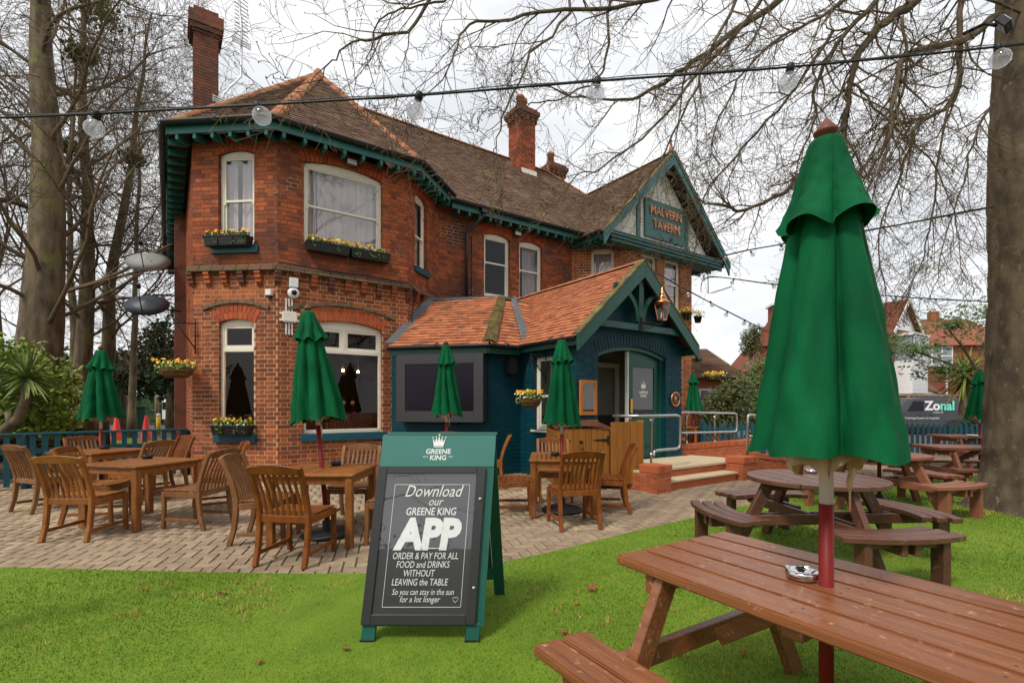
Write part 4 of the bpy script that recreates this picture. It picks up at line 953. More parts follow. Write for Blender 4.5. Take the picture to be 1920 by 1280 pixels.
for i, (x, z, s) in enumerate(((FGC.L + .02, 3.98, .16), (FGC.L - .55, 4.02, .2))):
    p = FGC.W(x, -.22, z); t = thing('flower_pot', ['black flower pot at the right end of the gable bay', 'black flower pot below the right gable bay window'][i], 'flower pot', p, PHI, 'pots on the gable bay'); rg = random.Random(30 + i)
    MB().lathe([(s * .55, 0), (s * .8, .2), (s * .85, .2)], 14).build('pot', 'black_plastic', t); m = MB(); leaf_cloud(m, rg, (0, 0, .26), (s, s, .09), 120, .07); m.build('foliage', 'leaf_yellow', t, kind='stuff'); m = MB(); flowers(m, rg, (0, 0, .3), (s, s, .07), 22, .035); m.build('yellow_flowers', 'petal_yellow', t, kind='stuff')

# ---------------------------------------------------------------- entrance platform, steps, walls and handrails
pf = thing('entrance_platform', 'paved entrance platform with two steps and red brick edging', 'steps', LC, PHI)
EY = -4.36; SY = -4.62
def brickrun(parent, x0, x1, y0, y1, z0, z1, name='brick', top=None):
    """solid of stretcher courses; bricks are children of parent"""
    core = MB().box(x0 + .006, x1 - .006, y0 + .006, y1 - .006, z0, z1 - .004).build('core', 'new_mortar', parent)
    m = MB(); z = z0; r = 0
    while z < z1 - .03:
        zz = min(z + .066, z1); k = x0 - (r % 2) * .115
        while k < x1:
            a, b = max(k, x0), min(k + .22, x1)
            if b - a > .03: m.box(a, b, y0, y0 + .09, z, zz); m.box(a, b, y1 - .09, y1, z, zz)
            k += .23
        k = y0 - (1 - r % 2) * .115
        while k < y1:
            a, b = max(k, y0 + .001), min(k + .22, y1 - .001)
            if b - a > .03: m.box(x0 - .001, x0 + .06, a, b, z, zz); m.box(x1 - .06, x1 + .001, a, b, z, zz)
            k += .23
        z += .076; r += 1
    m.build('bricks', 'new_brick', core, kind='stuff'); return core
brickrun(pf, 4.62, 7.5, EY, PY - .01, 0, .272)
MB().box(5.0, 6.98, SY + .01, EY - .005, .0, .115).build('step_riser', 'new_brick', pf)
for i in range(4): a = 5.0 + i * .497; MB().box(a + .003, a + .494, SY - .03, EY + .02, .118, .158).build('step_slab', 'slab', pf, bevel=.008)
xs = np.linspace(4.62, 7.5, 6); ys = np.linspace(EY - .035, PY, 3)
for i in range(5):
    for j in range(2): MB().box(xs[i] + .004, xs[i + 1] - .004, ys[j] + .004, ys[j + 1] - .004, .275, .32).build('paving_slab', 'slab', pf, bevel=.006)
def soldier(parent, x0, x1, y0, y1, z0, z1, slope=0):
    n = int(abs(x1 - x0) / .076); 
    for i in range(n):
        a = x0 + (x1 - x0) * i / n; zz = -slope * (a - x0); MB().box(a + .004, a + (x1 - x0) / n - .004, y0, y1, z0 + zz, z1 + zz).build('coping_brick', 'new_brick', parent, bevel=.004)
lp = thing('low_brick_pillar', 'short red brick pillar left of the entrance steps', 'pillar', LC, PHI); brickrun(lp, 4.62, 4.97, -4.72, EY - .003, 0, .305); soldier(lp, 4.61, 4.98, -4.735, EY - .004, .31, .43)
rp_ = thing('ramp_wall', 'low red brick wall with soldier coping falling along the ramp', 'wall', LC, PHI)
brickrun(rp_, 7.02, 7.52, -4.72, EY - .003, 0, .30); soldier(rp_, 7.01, 7.53, -4.735, EY - .004, .305, .42)
m = MB(); 
for i in range(24):
    x0 = 7.53 + i * .12; zt = .36 - i * .0135
    z = 0
    while z < zt - .03: m.box(x0, x0 + .114, -4.62, -4.40, z, min(z + .066, zt)); z += .076
m.build('bricks', 'new_brick', rp_, kind='stuff'); MB().add([(7.53, -4.61, 0), (10.4, -4.61, 0), (10.4, -4.61, .035), (7.53, -4.61, .35), (7.53, -4.41, 0), (10.4, -4.41, 0), (10.4, -4.41, .035), (7.53, -4.41, .35)], [(0, 1, 2, 3), (4, 7, 6, 5), (3, 2, 6, 7)]).build('core', 'new_mortar', rp_)
soldier(rp_, 7.54, 10.4, -4.635, -4.39, .365, .47, .112)
bw = thing('rear_ramp_wall', 'low red brick wall at the back of the ramp beside the porch', 'wall', LC, PHI)
brickrun(bw, 7.22, 10.4, -3.1, -2.88, 0, .42); soldier(bw, 7.22, 10.4, -3.115, -2.865, .425, .53)
MB().add([(7.5, -4.36, .318), (10.4, -4.36, .02), (10.4, -3.1, .02), (7.5, -3.1, .318)], [(0, 1, 2, 3)]).build('ramp_surface', 'slab', pf)
def rail(label, pts, posts, zs):
    t = thing('handrail', label, 'handrail', LC, PHI, 'galvanised handrails by the entrance'); m = MB()
    P = [Vector(p) for p in pts]; q = []
    for i, p in enumerate(P):                                        # rounded corners
        if 0 < i < len(P) - 1:
            a = (P[i - 1] - p).normalized(); b = (P[i + 1] - p).normalized(); q += [p + a * .10, p + a * .05 + b * .012, p + (a + b) * .018, p + b * .05 + a * .012, p + b * .10]
        else: q.append(p)
    m.tube(q, .024, 10); m.build('rail', 'galv', t)
    for x, y, z0, z1 in posts:
        m = MB(); m.tube([(x, y, z0), (x, y, z1 - .06), (x + .0, y - .05, z1 - .02), (x, y - .05, z1)], .020, 8); m.lathe([(.045, 0), (.045, .015), (.03, .03), (.03, .07)], 12, (x, y, z0)); m.tube([(x, y, z1 - .12), (x, y, z1 - .05)], .032, 10); m.tube([(x, y, z0 + .18), (x, y, z0 + .26)], .032, 10); m.build('post', 'galv', t)
    return t
rail('tubular handrail left of the entrance, above the wooden bin store', [(4.5, -3.9, 1.20), (4.72, -4.30, 1.20), (5.75, -4.30, 1.20), (5.75, -4.30, .62), (5.05, -4.30, .62), (5.05, -4.30, .56)], [(5.05, -4.25, .32, 1.2)], 0)
rail('tubular handrail loop right of the porch on the rear ramp wall', [(7.6, -3.05, 1.22), (7.42, -3.05, 1.22), (7.42, -3.05, .78), (9.6, -3.05, .74), (9.6, -3.05, 1.18), (7.6, -3.05, 1.22)], [(7.75, -2.98, .53, 1.2), (8.8, -2.98, .50, 1.18)], 0)
rail('tubular handrail along the front ramp wall', [(7.55, -4.5, .42), (7.55, -4.5, 1.20), (9.9, -4.5, .98), (9.9, -4.5, .55), (7.62, -4.5, .78)], [(8.6, -4.5, .33, 1.08)], 0)
# ---------------------------------------------------------------- ground: paving, lawn, tarmac
EDGE = [(-14, 4.3), (-8, 4.26), (-4.33, 4.19), (-2.91, 4.10), (-1.16, 4.0), (-.5, 4.10), (0, 4.34), (.74, 4.92), (1.71, 5.68), (2.68, 6.385), (3.51, 7.05), (4.6, 7.9), (6.05, 8.79), (8.24, 9.58), (9.9, 9.8), (16, 9.9)]
EXx = np.array([e[0] for e in EDGE]); EYy = np.array([e[1] for e in EDGE])
xs_ = np.linspace(-14, 16, 241); ys_ = np.interp(xs_, EXx, EYy)
k_ = np.ones(9) / 9; ysm = np.convolve(np.pad(ys_, 4, mode='edge'), k_, 'valid')
def yedge(x): return np.interp(x, xs_, ysm)
MB().quad((-150, -40, -.045), (150, -40, -.045), (150, 220, -.045), (-150, 220, -.045)).build('ground', 'tarmac', None, kind='structure')
pav = MB().quad((-9, 3.4, -.014), (15, 3.4, -.014), (15, 14.5, -.014), (-9, 14.5, -.014)).build('patio', 'joint', None, kind='structure')
rg = random.Random(8); A0 = R(14); ca, sa = math.cos(A0), math.sin(A0); B = .104
def block_mesh():
    w, l, e = B - .007, 2 * B - .007, .006
    return MB().add([(-l / 2, -w / 2, -.02), (l / 2, -w / 2, -.02), (l / 2, w / 2, -.02), (-l / 2, w / 2, -.02), (-l / 2 + e, -w / 2 + e, 0), (l / 2 - e, -w / 2 + e, 0), (l / 2 - e, w / 2 - e, 0), (-l / 2 + e, w / 2 - e, 0)], [(4, 5, 6, 7), (0, 1, 5, 4), (1, 2, 6, 5), (2, 3, 7, 6), (3, 0, 4, 7)])
bm_ = block_mesh(); bv = np.array(bm_.v); bf = np.array(bm_.f); blk = bm_.mesh('paving_block', 'paver')
cands = []
inv = PUBM.inverted()
for r in range(-90, 190):
    for k in range(-60, 80):
        for (x, y, v) in ((r + 4 * k + 1, r + .5, 0), (r + 4 * k + 2.5, r, 1)):
            X, Y = x * B, y * B; px_, py_ = ca * X - sa * Y, sa * X + ca * Y + 3.6
            if not (-8.8 < px_ < 14.8 and 3.7 < py_ < 14.3): continue
            if py_ < float(np.interp(px_, xs_, ysm)) - .10: continue
            if abs(px_) > 1.12 * py_ + .5: continue
            q = inv @ Vector((px_, py_, 0))
            if -.9 < q.x < 13 and q.y > 1.2: continue
            cands.append((px_, py_, A0 + (math.pi / 2 if v else 0), rg.uniform(-.003, .002), rg.uniform(-.008, .008)))
vis = [c for c in cands if c[1] < 6.6 and abs(c[0]) < 1.0 * c[1] and not (-.7 < c[0] < .02 and c[1] < 4.5)]
vis.sort(key=lambda c: c[1] + .15 * abs(c[0])); chosen = set(vis[:300])
V_, F_ = [], []; o_ = 0
for c in cands:
    if c in chosen: put('paving_block', blk, pav, (c[0], c[1], c[3]), (c[4], 0, c[2])); continue
    cs, sn = math.cos(c[2]), math.sin(c[2]); q = bv.copy(); q[:, 0], q[:, 1] = cs * bv[:, 0] - sn * bv[:, 1] + c[0], sn * bv[:, 0] + cs * bv[:, 1] + c[1]; q[:, 2] += c[3] + bv[:, 1] * c[4] * 2
    V_.append(q); F_.append(bf + o_); o_ += len(bv)
put('paving', fastmesh('paving', np.concatenate(V_), np.concatenate(F_), 'paver'), pav, kind='stuff')
# lawn sheet and blades
nx = 120; gx = np.linspace(-12, 15, nx); vsL = []; 
for x in gx:
    for t in np.linspace(0, 1, 30): y = -2 + (float(yedge(x)) + 2) * t; vsL.append((x, y, .012 + .006 * math.sin(x * 1.7) * math.sin(y * 1.3)))
put('lawn', MB().add(vsL, [(i * 30 + j, (i + 1) * 30 + j, (i + 1) * 30 + j + 1, i * 30 + j + 1) for i in range(nx - 1) for j in range(29)], True).mesh('lawn', 'turf'), None, kind='structure')
nr = np.random.default_rng(4)
def blades(bands, mname, clumps=None):
    Vs = []
    for d0, d1, dens, h, w in bands:
        x0, x1 = -1.15 * d1, 1.2 * d1
        n = int(dens * (x1 - x0) * (d1 - d0)); x = nr.uniform(x0, x1, n); y = nr.uniform(d0, d1, n)
        ok = (y < yedge(x) - .005) & (np.abs(x) < 1.12 * y + .6); x, y = x[ok], y[ok]
        if clumps is not None:
            g = np.zeros(len(x), bool)
            for cx_, cy_, cr in clumps: g |= ((x - cx_) ** 2 + ((y - cy_)) ** 2) < (cr * nr.uniform(.2, 1.2, len(x))) ** 2
            x, y = x[g], y[g]
        n = len(x); a = nr.uniform(0, 2 * np.pi, n); hh = h * nr.uniform(.55, 1.25, n); ww = w * nr.uniform(.7, 1.3, n); lean = hh * nr.uniform(.2, .95, n); b = a + nr.normal(0, .6, n) + np.pi / 2
        base = np.stack([x, y, np.full(n, .010)], 1); sd_ = np.stack([np.cos(a) * ww / 2, np.sin(a) * ww / 2, np.zeros(n)], 1)
        tip = base + np.stack([np.cos(b) * lean, np.sin(b) * lean, hh], 1)
        Vs.append(np.stack([base - sd_, base + sd_, tip], 1).reshape(-1, 3))
    V = np.concatenate(Vs); return fastmesh(mname, V, np.arange(len(V)).reshape(-1, 3), mname, nside=3)
BANDS = [(1.1, 2.5, 13000, .015, .0036), (2.5, 3.4, 10000, .015, .0042), (3.4, 4.6, 6000, .016, .0055), (4.6, 6.5, 3000, .018, .008), (6.5, 10, 1300, .022, .012)]
put('grass', blades(BANDS, 'blade'), None, kind='stuff', label='short bright green grass blades all over the lawn', category='grass')
cl = [(nr.uniform(-2.8, -1.0), nr.uniform(3.2, 3.85), nr.uniform(.03, .10)) for _ in range(26)] + [(nr.uniform(.1, 1.2), nr.uniform(2.2, 3.9), nr.uniform(.02, .07)) for _ in range(22)] + [(nr.uniform(-3, 3), nr.uniform(1.5, 3.6), nr.uniform(.015, .04)) for _ in range(50)] + [(.62, 1.75, .16), (3.6, 3.5, .2), (6.0, 6.35, .25), (.8, 1.68, .1)]
put('dry_grass', blades([(1.1, 3.0, 5200, .03, .005), (3.0, 7, 3600, .03, .007)], 'dead_blade', cl), None, kind='stuff', label='straw coloured dry tufts scattered in the lawn', category='grass')
# fallen leaves
rg = random.Random(21)
def leaf_mesh(seed):
    r2 = random.Random(seed); m = MB(); n = 15; pts = [(0, 0, .008)]
    for i in range(n): a = 2 * math.pi * i / n; r = (.055 if i % 3 == 0 else .030) * r2.uniform(.8, 1.2); pts.append((r * math.cos(a), r * math.sin(a) * .85, .012 + r2.uniform(0, .018)))
    m.add(pts, [(0, 1 + i, 1 + (i + 1) % n) for i in range(n)]); return m.mesh('fallen_leaf', 'fallen_leaf')
lm = [leaf_mesh(i) for i in range(5)]
LV = [(1110, 1110, 'large rust brown fallen leaf on the grass right of the sign board'), (573 + 485, 1234 - 40, 'small fallen leaf on the grass below the picnic table edge'), (1273, 1233, 'rust fallen leaf on the grass below the near picnic table'), (1392, 1233, 'red brown fallen leaf under the near picnic table'), (1243, 1124, 'small fallen leaf beside the near picnic table leg'), (1082, 1137, 'tiny fallen leaf left of the near picnic table'), (418, 1118, 'brown fallen leaf on the lawn front of the left chair'), (485, 1250, 'small orange fallen leaf at the bottom of the lawn'), (648, 1225, 'fallen leaf left of the sign board foot'), (1085, 1155 + 60, 'fallen leaf beside the near bench'), (1055, 978, 'brown fallen leaf on the paving below the porch table'), (125 + 390, 1045, 'fallen leaf on the paving by the front chair')]
for i, (x, y, lb) in enumerate(LV):
    D = CH * FP / (y - HY); o = put('fallen_leaf', lm[i % 5], None, ((x - 960) / FP * D, D, .022 if D < 4.2 else .004), (rg.uniform(-.2, .2), rg.uniform(-.2, .2), rg.uniform(0, 6)), label=lb, category='leaf', group='fallen leaves'); s_ = (1.0 if i == 0 else rg.uniform(.5, .75)); o.scale = (s_, s_, s_)

# ---------------------------------------------------------------- garden chairs and tables
def make_chair():
    t = thing('garden_chair', 'x', 'chair', group='teak garden chairs'); hw = .225
    for s_ in (-1, 1):
        x = s_ * hw
        MB().path([(x, -.30, 0), (x, -.255, .16), (x, -.235, .34), (x, -.235, .46), (x, -.275, .62), (x, -.345, .80), (x, -.375, .865)], .042, [.046, .048, .05, .05, .046, .042, .036], up=(1, 0, 0)).build('back_post', 'teak', t, bevel=.005)
        MB().path([(x, .215, 0), (x, .205, .2), (x, .205, .415)], .04, .042, up=(1, 0, 0)).build('front_leg', 'teak', t, bevel=.005)
        MB().bar((x, -.21, .385), (x, .19, .390), .030, .062).build('seat_rail', 'teak', t, bevel=.004)
        MB().bar((x, -.23, .105), (x, .19, .105), .022, .034).build('stretcher', 'teak', t, bevel=.003)
    MB().bar((-hw + .02, .205, .385), (hw - .02, .205, .385), .030, .062).build('seat_rail', 'teak', t, bevel=.004)
    MB().bar((-hw + .02, -.235, .40), (hw - .02, -.235, .40), .030, .062).build('seat_rail', 'teak', t, bevel=.004)
    ys = [-.205 + i * .0755 for i in range(6)]
    for i, y in enumerate(ys):
        MB().path([(-hw - .01, y, .435), (-.1, y, .426), (.1, y, .426), (hw + .01, y, .435)], .070, .018, up=(0, 1, 0)).build('seat_slat', 'teak', t, bevel=.004)
    # top rail with a crowned, slightly curved shape
    n = 8; m = MB(); vs = []
    for i in range(n + 1):
        u = -1 + 2 * i / n; x = u * (hw + .018); top = .885 - .030 * u * u; bot = .800; cy = -.362 - .020 * (1 - u * u)
        vs += [(x, cy + .015 - .02, bot), (x, cy - .017 - .02 + .025, bot), (x, cy - .04, top), (x, cy - .008, top)]
    fs = [(0, 1, 2, 3), tuple(4 * n + k for k in (3, 2, 1, 0))]
    for i in range(n):
        for k in range(4): fs.append((4 * i + k, 4 * i + (k + 1) % 4, 4 * i + 4 + (k + 1) % 4, 4 * i + 4 + k))
    m.add(vs, fs); m.build('top_rail', 'teak', t, bevel=.005)
    for i in range(7):
        u = -1 + 2 * (i + 1) / 8; x = u * (hw - .01)
        MB().path([(x, -.235, .425), (x, -.255, .52), (x, -.292, .64), (x, -.345 - .016 * (1 - u * u), .765), (x, -.363 - .016 * (1 - u * u), .81)], .026, .014, up=(1, 0, 0)).build('back_slat', 'teak', t, bevel=.003)
    return t
chair0 = make_chair(); used = [False]
def chair(x, y, face, label):
    """face: plan direction the sitter looks, degrees clockwise from +Y"""
    if not used[0]: used[0] = True; chair0.location = (x, y, 0); chair0.rotation_euler = (0, 0, -R(face)); chair0['label'] = label; return chair0
    c = dup(chair0, (x, y, 0), -R(face), label); k = int(abs(x * 37 + y * 91)) % 3
    for ch in c.children:
        if k: ch.material_slots[0].link = 'OBJECT'; ch.material_slots[0].material = MATS[('teak_weathered', 'teak_oiled')[k - 1]]
    return c
def make_table(w, d, slat_gap=False):
    t = thing('garden_table', 'x', 'table', group='teak garden tables'); H = .715
    for sx in (-1, 1):
        for sy in (-1, 1): MB().box(sx * (w / 2 - .05) - .035, sx * (w / 2 - .05) + .035, sy * (d / 2 - .05) - .035, sy * (d / 2 - .05) + .035, 0, H - .03).build('leg', 'teak', t, bevel=.006)
    for s_ in (-1, 1):
        MB().box(-w / 2 + .086, w / 2 - .086, s_ * (d / 2 - .045) - .012, s_ * (d / 2 - .045) + .012, H - .10, H - .028).build('apron', 'teak', t, bevel=.003); MB().box(s_ * (w / 2 - .045) - .012, s_ * (w / 2 - .045) + .012, -d / 2 + .086, d / 2 - .086, H - .10, H - .028).build('apron', 'teak', t, bevel=.003)
        MB().box(-w / 2, w / 2, s_ * (d / 2 - .045) - .045, s_ * (d / 2 - .045) + .045, H - .026, H).build('edge_board', 'teak', t, bevel=.005); MB().box(s_ * (w / 2 - .045) - .045, s_ * (w / 2 - .045) + .045, -d / 2 + .091, d / 2 - .091, H - .026, H).build('edge_board', 'teak', t, bevel=.005)
    n = round((w - .18) / .062); p = (w - .18) / n; g = .010 if slat_gap else .003
    for i in range(n): MB().box(-w / 2 + .09 + i * p + g / 2, -w / 2 + .09 + (i + 1) * p - g / 2, -d / 2 + .092, d / 2 - .092, H - .022, H - .002).build('top_slat', 'teak', t, bevel=.002)
    return t
tb0 = make_table(.86, .88); tb1 = make_table(.84, 1.0, True)
def table(src, x, y, rz, label, first=False):
    if first: src.location = (x, y, 0); src.rotation_euler = (0, 0, rz); src['label'] = label; return src
    return dup(src, (x, y, 0), rz, label)
table(tb0, -4.37, 5.88, R(-14), 'square teak garden table with ashtray before the teal picket fence', True)
table(tb0, -6.05, 7.30, R(-14), 'rear teak garden table beside the far left parasol')
table(tb0, -1.95, 5.18, R(0), 'teak garden table before the wide bay window with leaning parasol')
table(tb1, .66, 6.48, R(-4), 'slatted teak garden table in front of the wooden bin store', True)
table(tb0, -1.05, 8.15, R(10), 'teak garden table below the television, hidden behind the sign board')
table(tb0, 5.3, 15.2, R(-30), 'far teak garden table behind the entrance ramp')
chair(-4.50, 5.28, 0, 'teak chair nearest the camera at the left table, back to camera')
chair(-3.64, 5.72, -80, 'teak chair at the right side of the left table, seat toward it')
chair(-4.98, 6.02, 78, 'teak chair at the left side of the front left table')
chair(-3.98, 6.62, -125, 'light teak chair behind the left table near the brick bay')
chair(-6.18, 6.62, 20, 'leftmost teak chair, nearest the picket fence')
chair(-6.55, 7.75, 120, 'teak chair behind the rear left table against the fence')
chair(-5.36, 7.10, -80, 'dark teak chair right of the rear left table')
chair(-5.55, 7.85, -150, 'teak chair farthest back between rear left table and fence')
chair(-1.93, 4.50, 8, 'teak chair nearest the camera left of the sign board')
chair(-2.50, 5.12, 84, 'teak chair at the left side of the leaning parasol table')
chair(-1.90, 5.93, 180, 'teak chair behind the leaning parasol table, below the wide bay window')
chair(-1.22, 5.10, -90, 'teak chair half hidden behind the left edge of the sign board')
chair(.70, 5.74, -12, 'teak chair nearest the camera at the slatted porch table')
chair(1.22, 6.52, -84, 'teak chair right of the slatted porch table beside the bin store')
chair(.62, 7.20, 180, 'teak chair behind the slatted porch table against the teal wall')
chair(.02, 6.42, 90, 'teak chair left of the slatted porch table, back hidden by sign board')
chair(-1.18, 8.95, 175, 'teak chair below the television behind the sign board')
chair(-.42, 8.35, -90, 'teak chair whose rail peeps out right of the sign board top')
chair(4.75, 14.3, 20, 'far teak chair behind the handrail with its back to camera')
chair(5.95, 14.8, -60, 'far teak chair right of the far table behind the handrail')

# ---------------------------------------------------------------- parasols
def parasol(x, y, label, seed=1, ztop=2.36, zhem=1.20, tilt=(0, 0), spread=1.0, base=True, foot=0, n=8, rz=0, fine=False, mid=1.14, dark=False):
    t = thing('closed_parasol', label, 'parasol', (x, y, foot), 0, 'closed green parasols'); t.rotation_euler = (R(tilt[0]), R(tilt[1]), rz); rg = random.Random(seed)
    ztop -= foot; zhem -= foot; mid -= foot; H = ztop - zhem
    NA, NT = (144, 46) if fine else (72, 26)
    ph = [rg.uniform(0, 6.28) for _ in range(8)]; am = [rg.uniform(.6, 1.15) for _ in range(n)]; wd_ = [rg.uniform(.8, 1.25) for _ in range(n)]; 
    if fine: n = 6; am = [1.0, 1.05, .9, 1.0, .95, 1.1]; wd_ = [78, 64, 50, 62, 52, 54]
    tot = sum(wd_); cum = [sum(wd_[:i]) / tot for i in range(n + 1)]
    def lobe(a):
        a = ((a + (R(100 + 78) if fine else 0)) / (2 * math.pi)) % 1.0
        for i in range(n):
            if a <= cum[i + 1]: u = (a - cum[i]) / (cum[i + 1] - cum[i]); return am[i], u, i
        return am[-1], 1, n - 1
    def surf(t_, a, r0, amp, tw):
        A_, u, i = lobe(a + tw * t_); s_ = math.sin(math.pi * u) ** (.38 if fine else .6)
        r = r0 * (1 - amp + amp * s_ * (.75 + .35 * A_)) * (1 + .04 * math.sin(5 * t_ + ph[i % 8]) + .018 * t_ * math.sin(11 * u + 3 * t_ + ph[(i + 3) % 8]) + .012 * math.sin(23 * t_ + 6 * u + ph[(i + 5) % 8]) + .010 * math.sin(41 * t_ * (1 - .4 * u) + ph[(i + 2) % 8]) * math.sin(math.pi * u) + .014 * math.sin(17 * u + 5 * t_ + ph[i % 8]) * t_)
        return r, i, u
    def skin(z0, z1, prof, amp, tw, hemwave, nt=NT):
        vs = []
        for j in range(nt + 1):
            q = j / nt
            for k in range(NA):
                a = 2 * math.pi * k / NA; r, i, u = surf(q, a, prof(q), amp(q), tw); z = z0 + (z1 - z0) * q
                z += hemwave * q ** 3 * (math.cos(2 * math.pi * u) * .5 + .6 * math.sin(ph[i % 8]))
                z += .006 * q * math.sin(9 * a + 14 * q + ph[1])
                vs.append((r * math.cos(a), r * math.sin(a), z))
        return vs, [(j * NA + k, j * NA + (k + 1) % NA, (j + 1) * NA + (k + 1) % NA, (j + 1) * NA + k) for j in range(nt) for k in range(NA)]
    capn = tuple(range(NA))
    body = lambda q: spread * (.050 + .115 * q ** .6 + .085 * q ** 1.5)
    vs, fs = skin(ztop - .03, zhem, body, lambda q: .12 + .46 * min(1, q * 1.8), (.12 if fine else rg.uniform(-.5, .5)), (.014 if fine else .05))
    m = MB(); m.add(vs, fs, True); m.build('canopy', 'canopy', t)
    vent = lambda q: spread * (.052 + .074 * q ** .8 + .036 * q ** 3)
    vs, fs = skin(ztop, ztop - H * .275, vent, lambda q: .06 + .36 * q, .2, -.035, NT // 2)
    o = MB(); o.add(vs, fs + [capn], True); o.build('vent_flap', 'canopy', t)
    lin = lambda q: spread * (.10 + .03 * q)
    vs, fs = skin(zhem + .16, zhem - (.040 if fine else .012), lin, lambda q: .5, .3, -.05, 6); MB().add(vs, fs, True).build('lining', 'canopy_lining', t)
    MB().lathe([(.016, -.02), (.018, .0), (.034, .022), (.041, .030), (.041, .034), (.020, .062), (.007, .080), (0, .084)], 20, (0, 0, ztop)).build('finial', 'finial_wood', t)
    MB().lathe([(.023, mid), (.023, ztop - .05)], 14).build('pole_top', 'pole_white', t)
    MB().lathe([(.0245, .05), (.0245, mid)], 14).build('pole', 'pole_red', t)
    MB().tube([(.03, -.03, zhem + .1), (.05, -.055, zhem - .02), (.052, -.05, zhem - .1), (.05, -.055, zhem - .2)], .004, 5).lathe([(.006, -.03), (.012, 0), (.006, .03)], 8, (.052, -.05, zhem - .1)).build('cord', 'canopy_lining', t)
    if base: MB().lathe([(.26, 0), (.265, .03), (.24, .05), (.05, .062), (.045, .16), (.03, .165)], 28).build('base', 'umbrella_base', t)
    return t
parasol(1.150, 1.815, 'large closed green parasol through the near picnic table', seed=44, ztop=2.345, zhem=1.205, fine=True, n=7, spread=1.0, mid=1.02)
parasol(-1.95, 5.26, 'closed green parasol leaning left through the wide bay window table', seed=5, ztop=2.38, zhem=1.24, tilt=(0, -5.2), mid=1.17, spread=1.1)
parasol(-6.30, 7.60, 'far left closed green parasol before the picket fence', seed=9, ztop=2.22, zhem=1.18, mid=1.02, spread=1.12)
parasol(-1.06, 8.10, 'closed green parasol in front of the television', seed=12, ztop=2.36, zhem=1.22, mid=1.10, spread=1.0, tilt=(0, -.5))
parasol(.65, 6.45, 'closed green parasol through the slatted table at the porch', seed=15, ztop=2.22, zhem=1.14, tilt=(0, 0), mid=1.0, spread=1.0)
parasol(5.45, 14.9, 'distant closed green parasol behind the handrails', seed=18, ztop=2.35, zhem=1.22, base=False)
parasol(5.02, 6.78, 'closed parasol with red pole through the farther round table', seed=20, ztop=2.36, zhem=1.22, mid=1.1)
parasol(9.95, 10.55, 'closed green parasol left of the pair beside the beech trunk', seed=24, ztop=2.10, zhem=1.12, mid=1.0)
parasol(10.9, 11.2, 'closed green parasol right of the pair, half behind the beech trunk', seed=25, ztop=2.30, zhem=1.12)

# ---------------------------------------------------------------- sign board on the lawn
sb_x, sb_y = -.98, 3.05
ab = thing('a_frame_sign', 'green and black A-frame chalk sign board standing on the lawn', 'sign board', (sb_x, sb_y, .012), 0)
ab.location = (-.525, 2.86, .012)
LEAN, SH = .215, .060
TF = Matrix(((1, 0, SH, 0), (0, 1, LEAN, 0), (0, 0, 1, 0), (0, 0, 0, 1)))
MB(TF).box(-.355, .355, 0, .03, .985, 1.18).build('header', 'board_green', ab, bevel=.003)
MB(TF).box(-.355, .345, .004, .03, .085, .984).build('back_panel', 'board_green_dark', ab)
for a, b in ((-.35, -.27), (.255, .335)): MB(TF).box(a, b, 0, .032, 0, .10).build('foot', 'board_green_dark', ab, bevel=.003); MB(TF).box(a - .004, b + .004, -.004, .036, -.004, .012).build('foot_pad', 'iron', ab)
m = MB(TF); x0, x1, z0, z1, e = -.356, .305, .10, .985, .055
m.box(x0, x0 + e, -.022, .003, z0, z1); m.box(x1 - e, x1, -.022, .003, z0, z1); m.box(x0 + e, x1 - e, -.022, .003, z0, z0 + e); m.box(x0 + e, x1 - e, -.022, .003, z1 - e + .02, z1); m.build('poster_frame', 'board_black', ab, bevel=.003)
MB(TF).box(x0 + e, x1 - e, -.008, .002, z0 + e, z1 - e + .02).build('chalk_panel', 'chalk_panel', ab)
MB(TF).quad((x0 + e, -.014, z0 + e), (x1 - e, -.014, z0 + e), (x1 - e, -.014, z1 - e + .02), (x0 + e, -.014, z1 - e + .02)).build('pane', 'board_glass', ab)
for zz in (.30, .80): MB(TF).lathe([(.009, -.03), (.009, -.02)], 12, (x1 - .022, 0, zz), 'y').build('lock_stud', 'chrome', ab)
MB(TF).box(.335, .355, .002, .05, .085, .984).build('side_rail', 'board_green_dark', ab)
la = math.atan(LEAN)
def bt(body, size, x, z, off=0, shear=0, mt='chalk', yy=-.0105, sx=1, space=1, ext=.0004): return text(body, size, mt, ab, (x + SH * z, LEAN * z + yy, z), (R(90) - la, 0, 0), ext=ext, off=off, shear=shear, sx=sx, space=space)
cxp = -.02
bt('Download', .100, cxp + .01, .840, 0, .4, sx=.82); bt('our', .070, cxp + .03, .780, 0, .4, sx=.85)
bt('GREENE KING', .062, cxp + .01, .722, .0008, .18, sx=.78); bt('APP', .240, cxp, .586, .013, .15, sx=.90)
bt('ORDER & PAY FOR ALL', .054, cxp, .470, .0002, .22, sx=.70); bt('FOOD and DRINKS', .054, cxp - .01, .422, .0002, .22, sx=.70); bt('WITHOUT', .054, cxp - .03, .374, .0002, .22, sx=.72); bt('LEAVING the TABLE', .054, cxp - .02, .325, .0002, .22, sx=.70)
bt('So you can stay in the sun', .048, cxp + .005, .272, 0, .3, sx=.72); bt('for a lot longer', .048, cxp - .01, .232, 0, .3, sx=.80)
m = MB(TF)
for a, b, c, d in ((-.245, .215, .880, .8825), (-.245, .215, .190, .1925), (-.245, -.2425, .190, .8825), (.2125, .215, .190, .8825)): m.box(cxp + a + .02, cxp + b + .02, -.0105, -.0098, c, d)
m.box(cxp - .03, cxp + .08, -.0105, -.0098, .512, .516); m.build('border_line', 'chalk', ab)
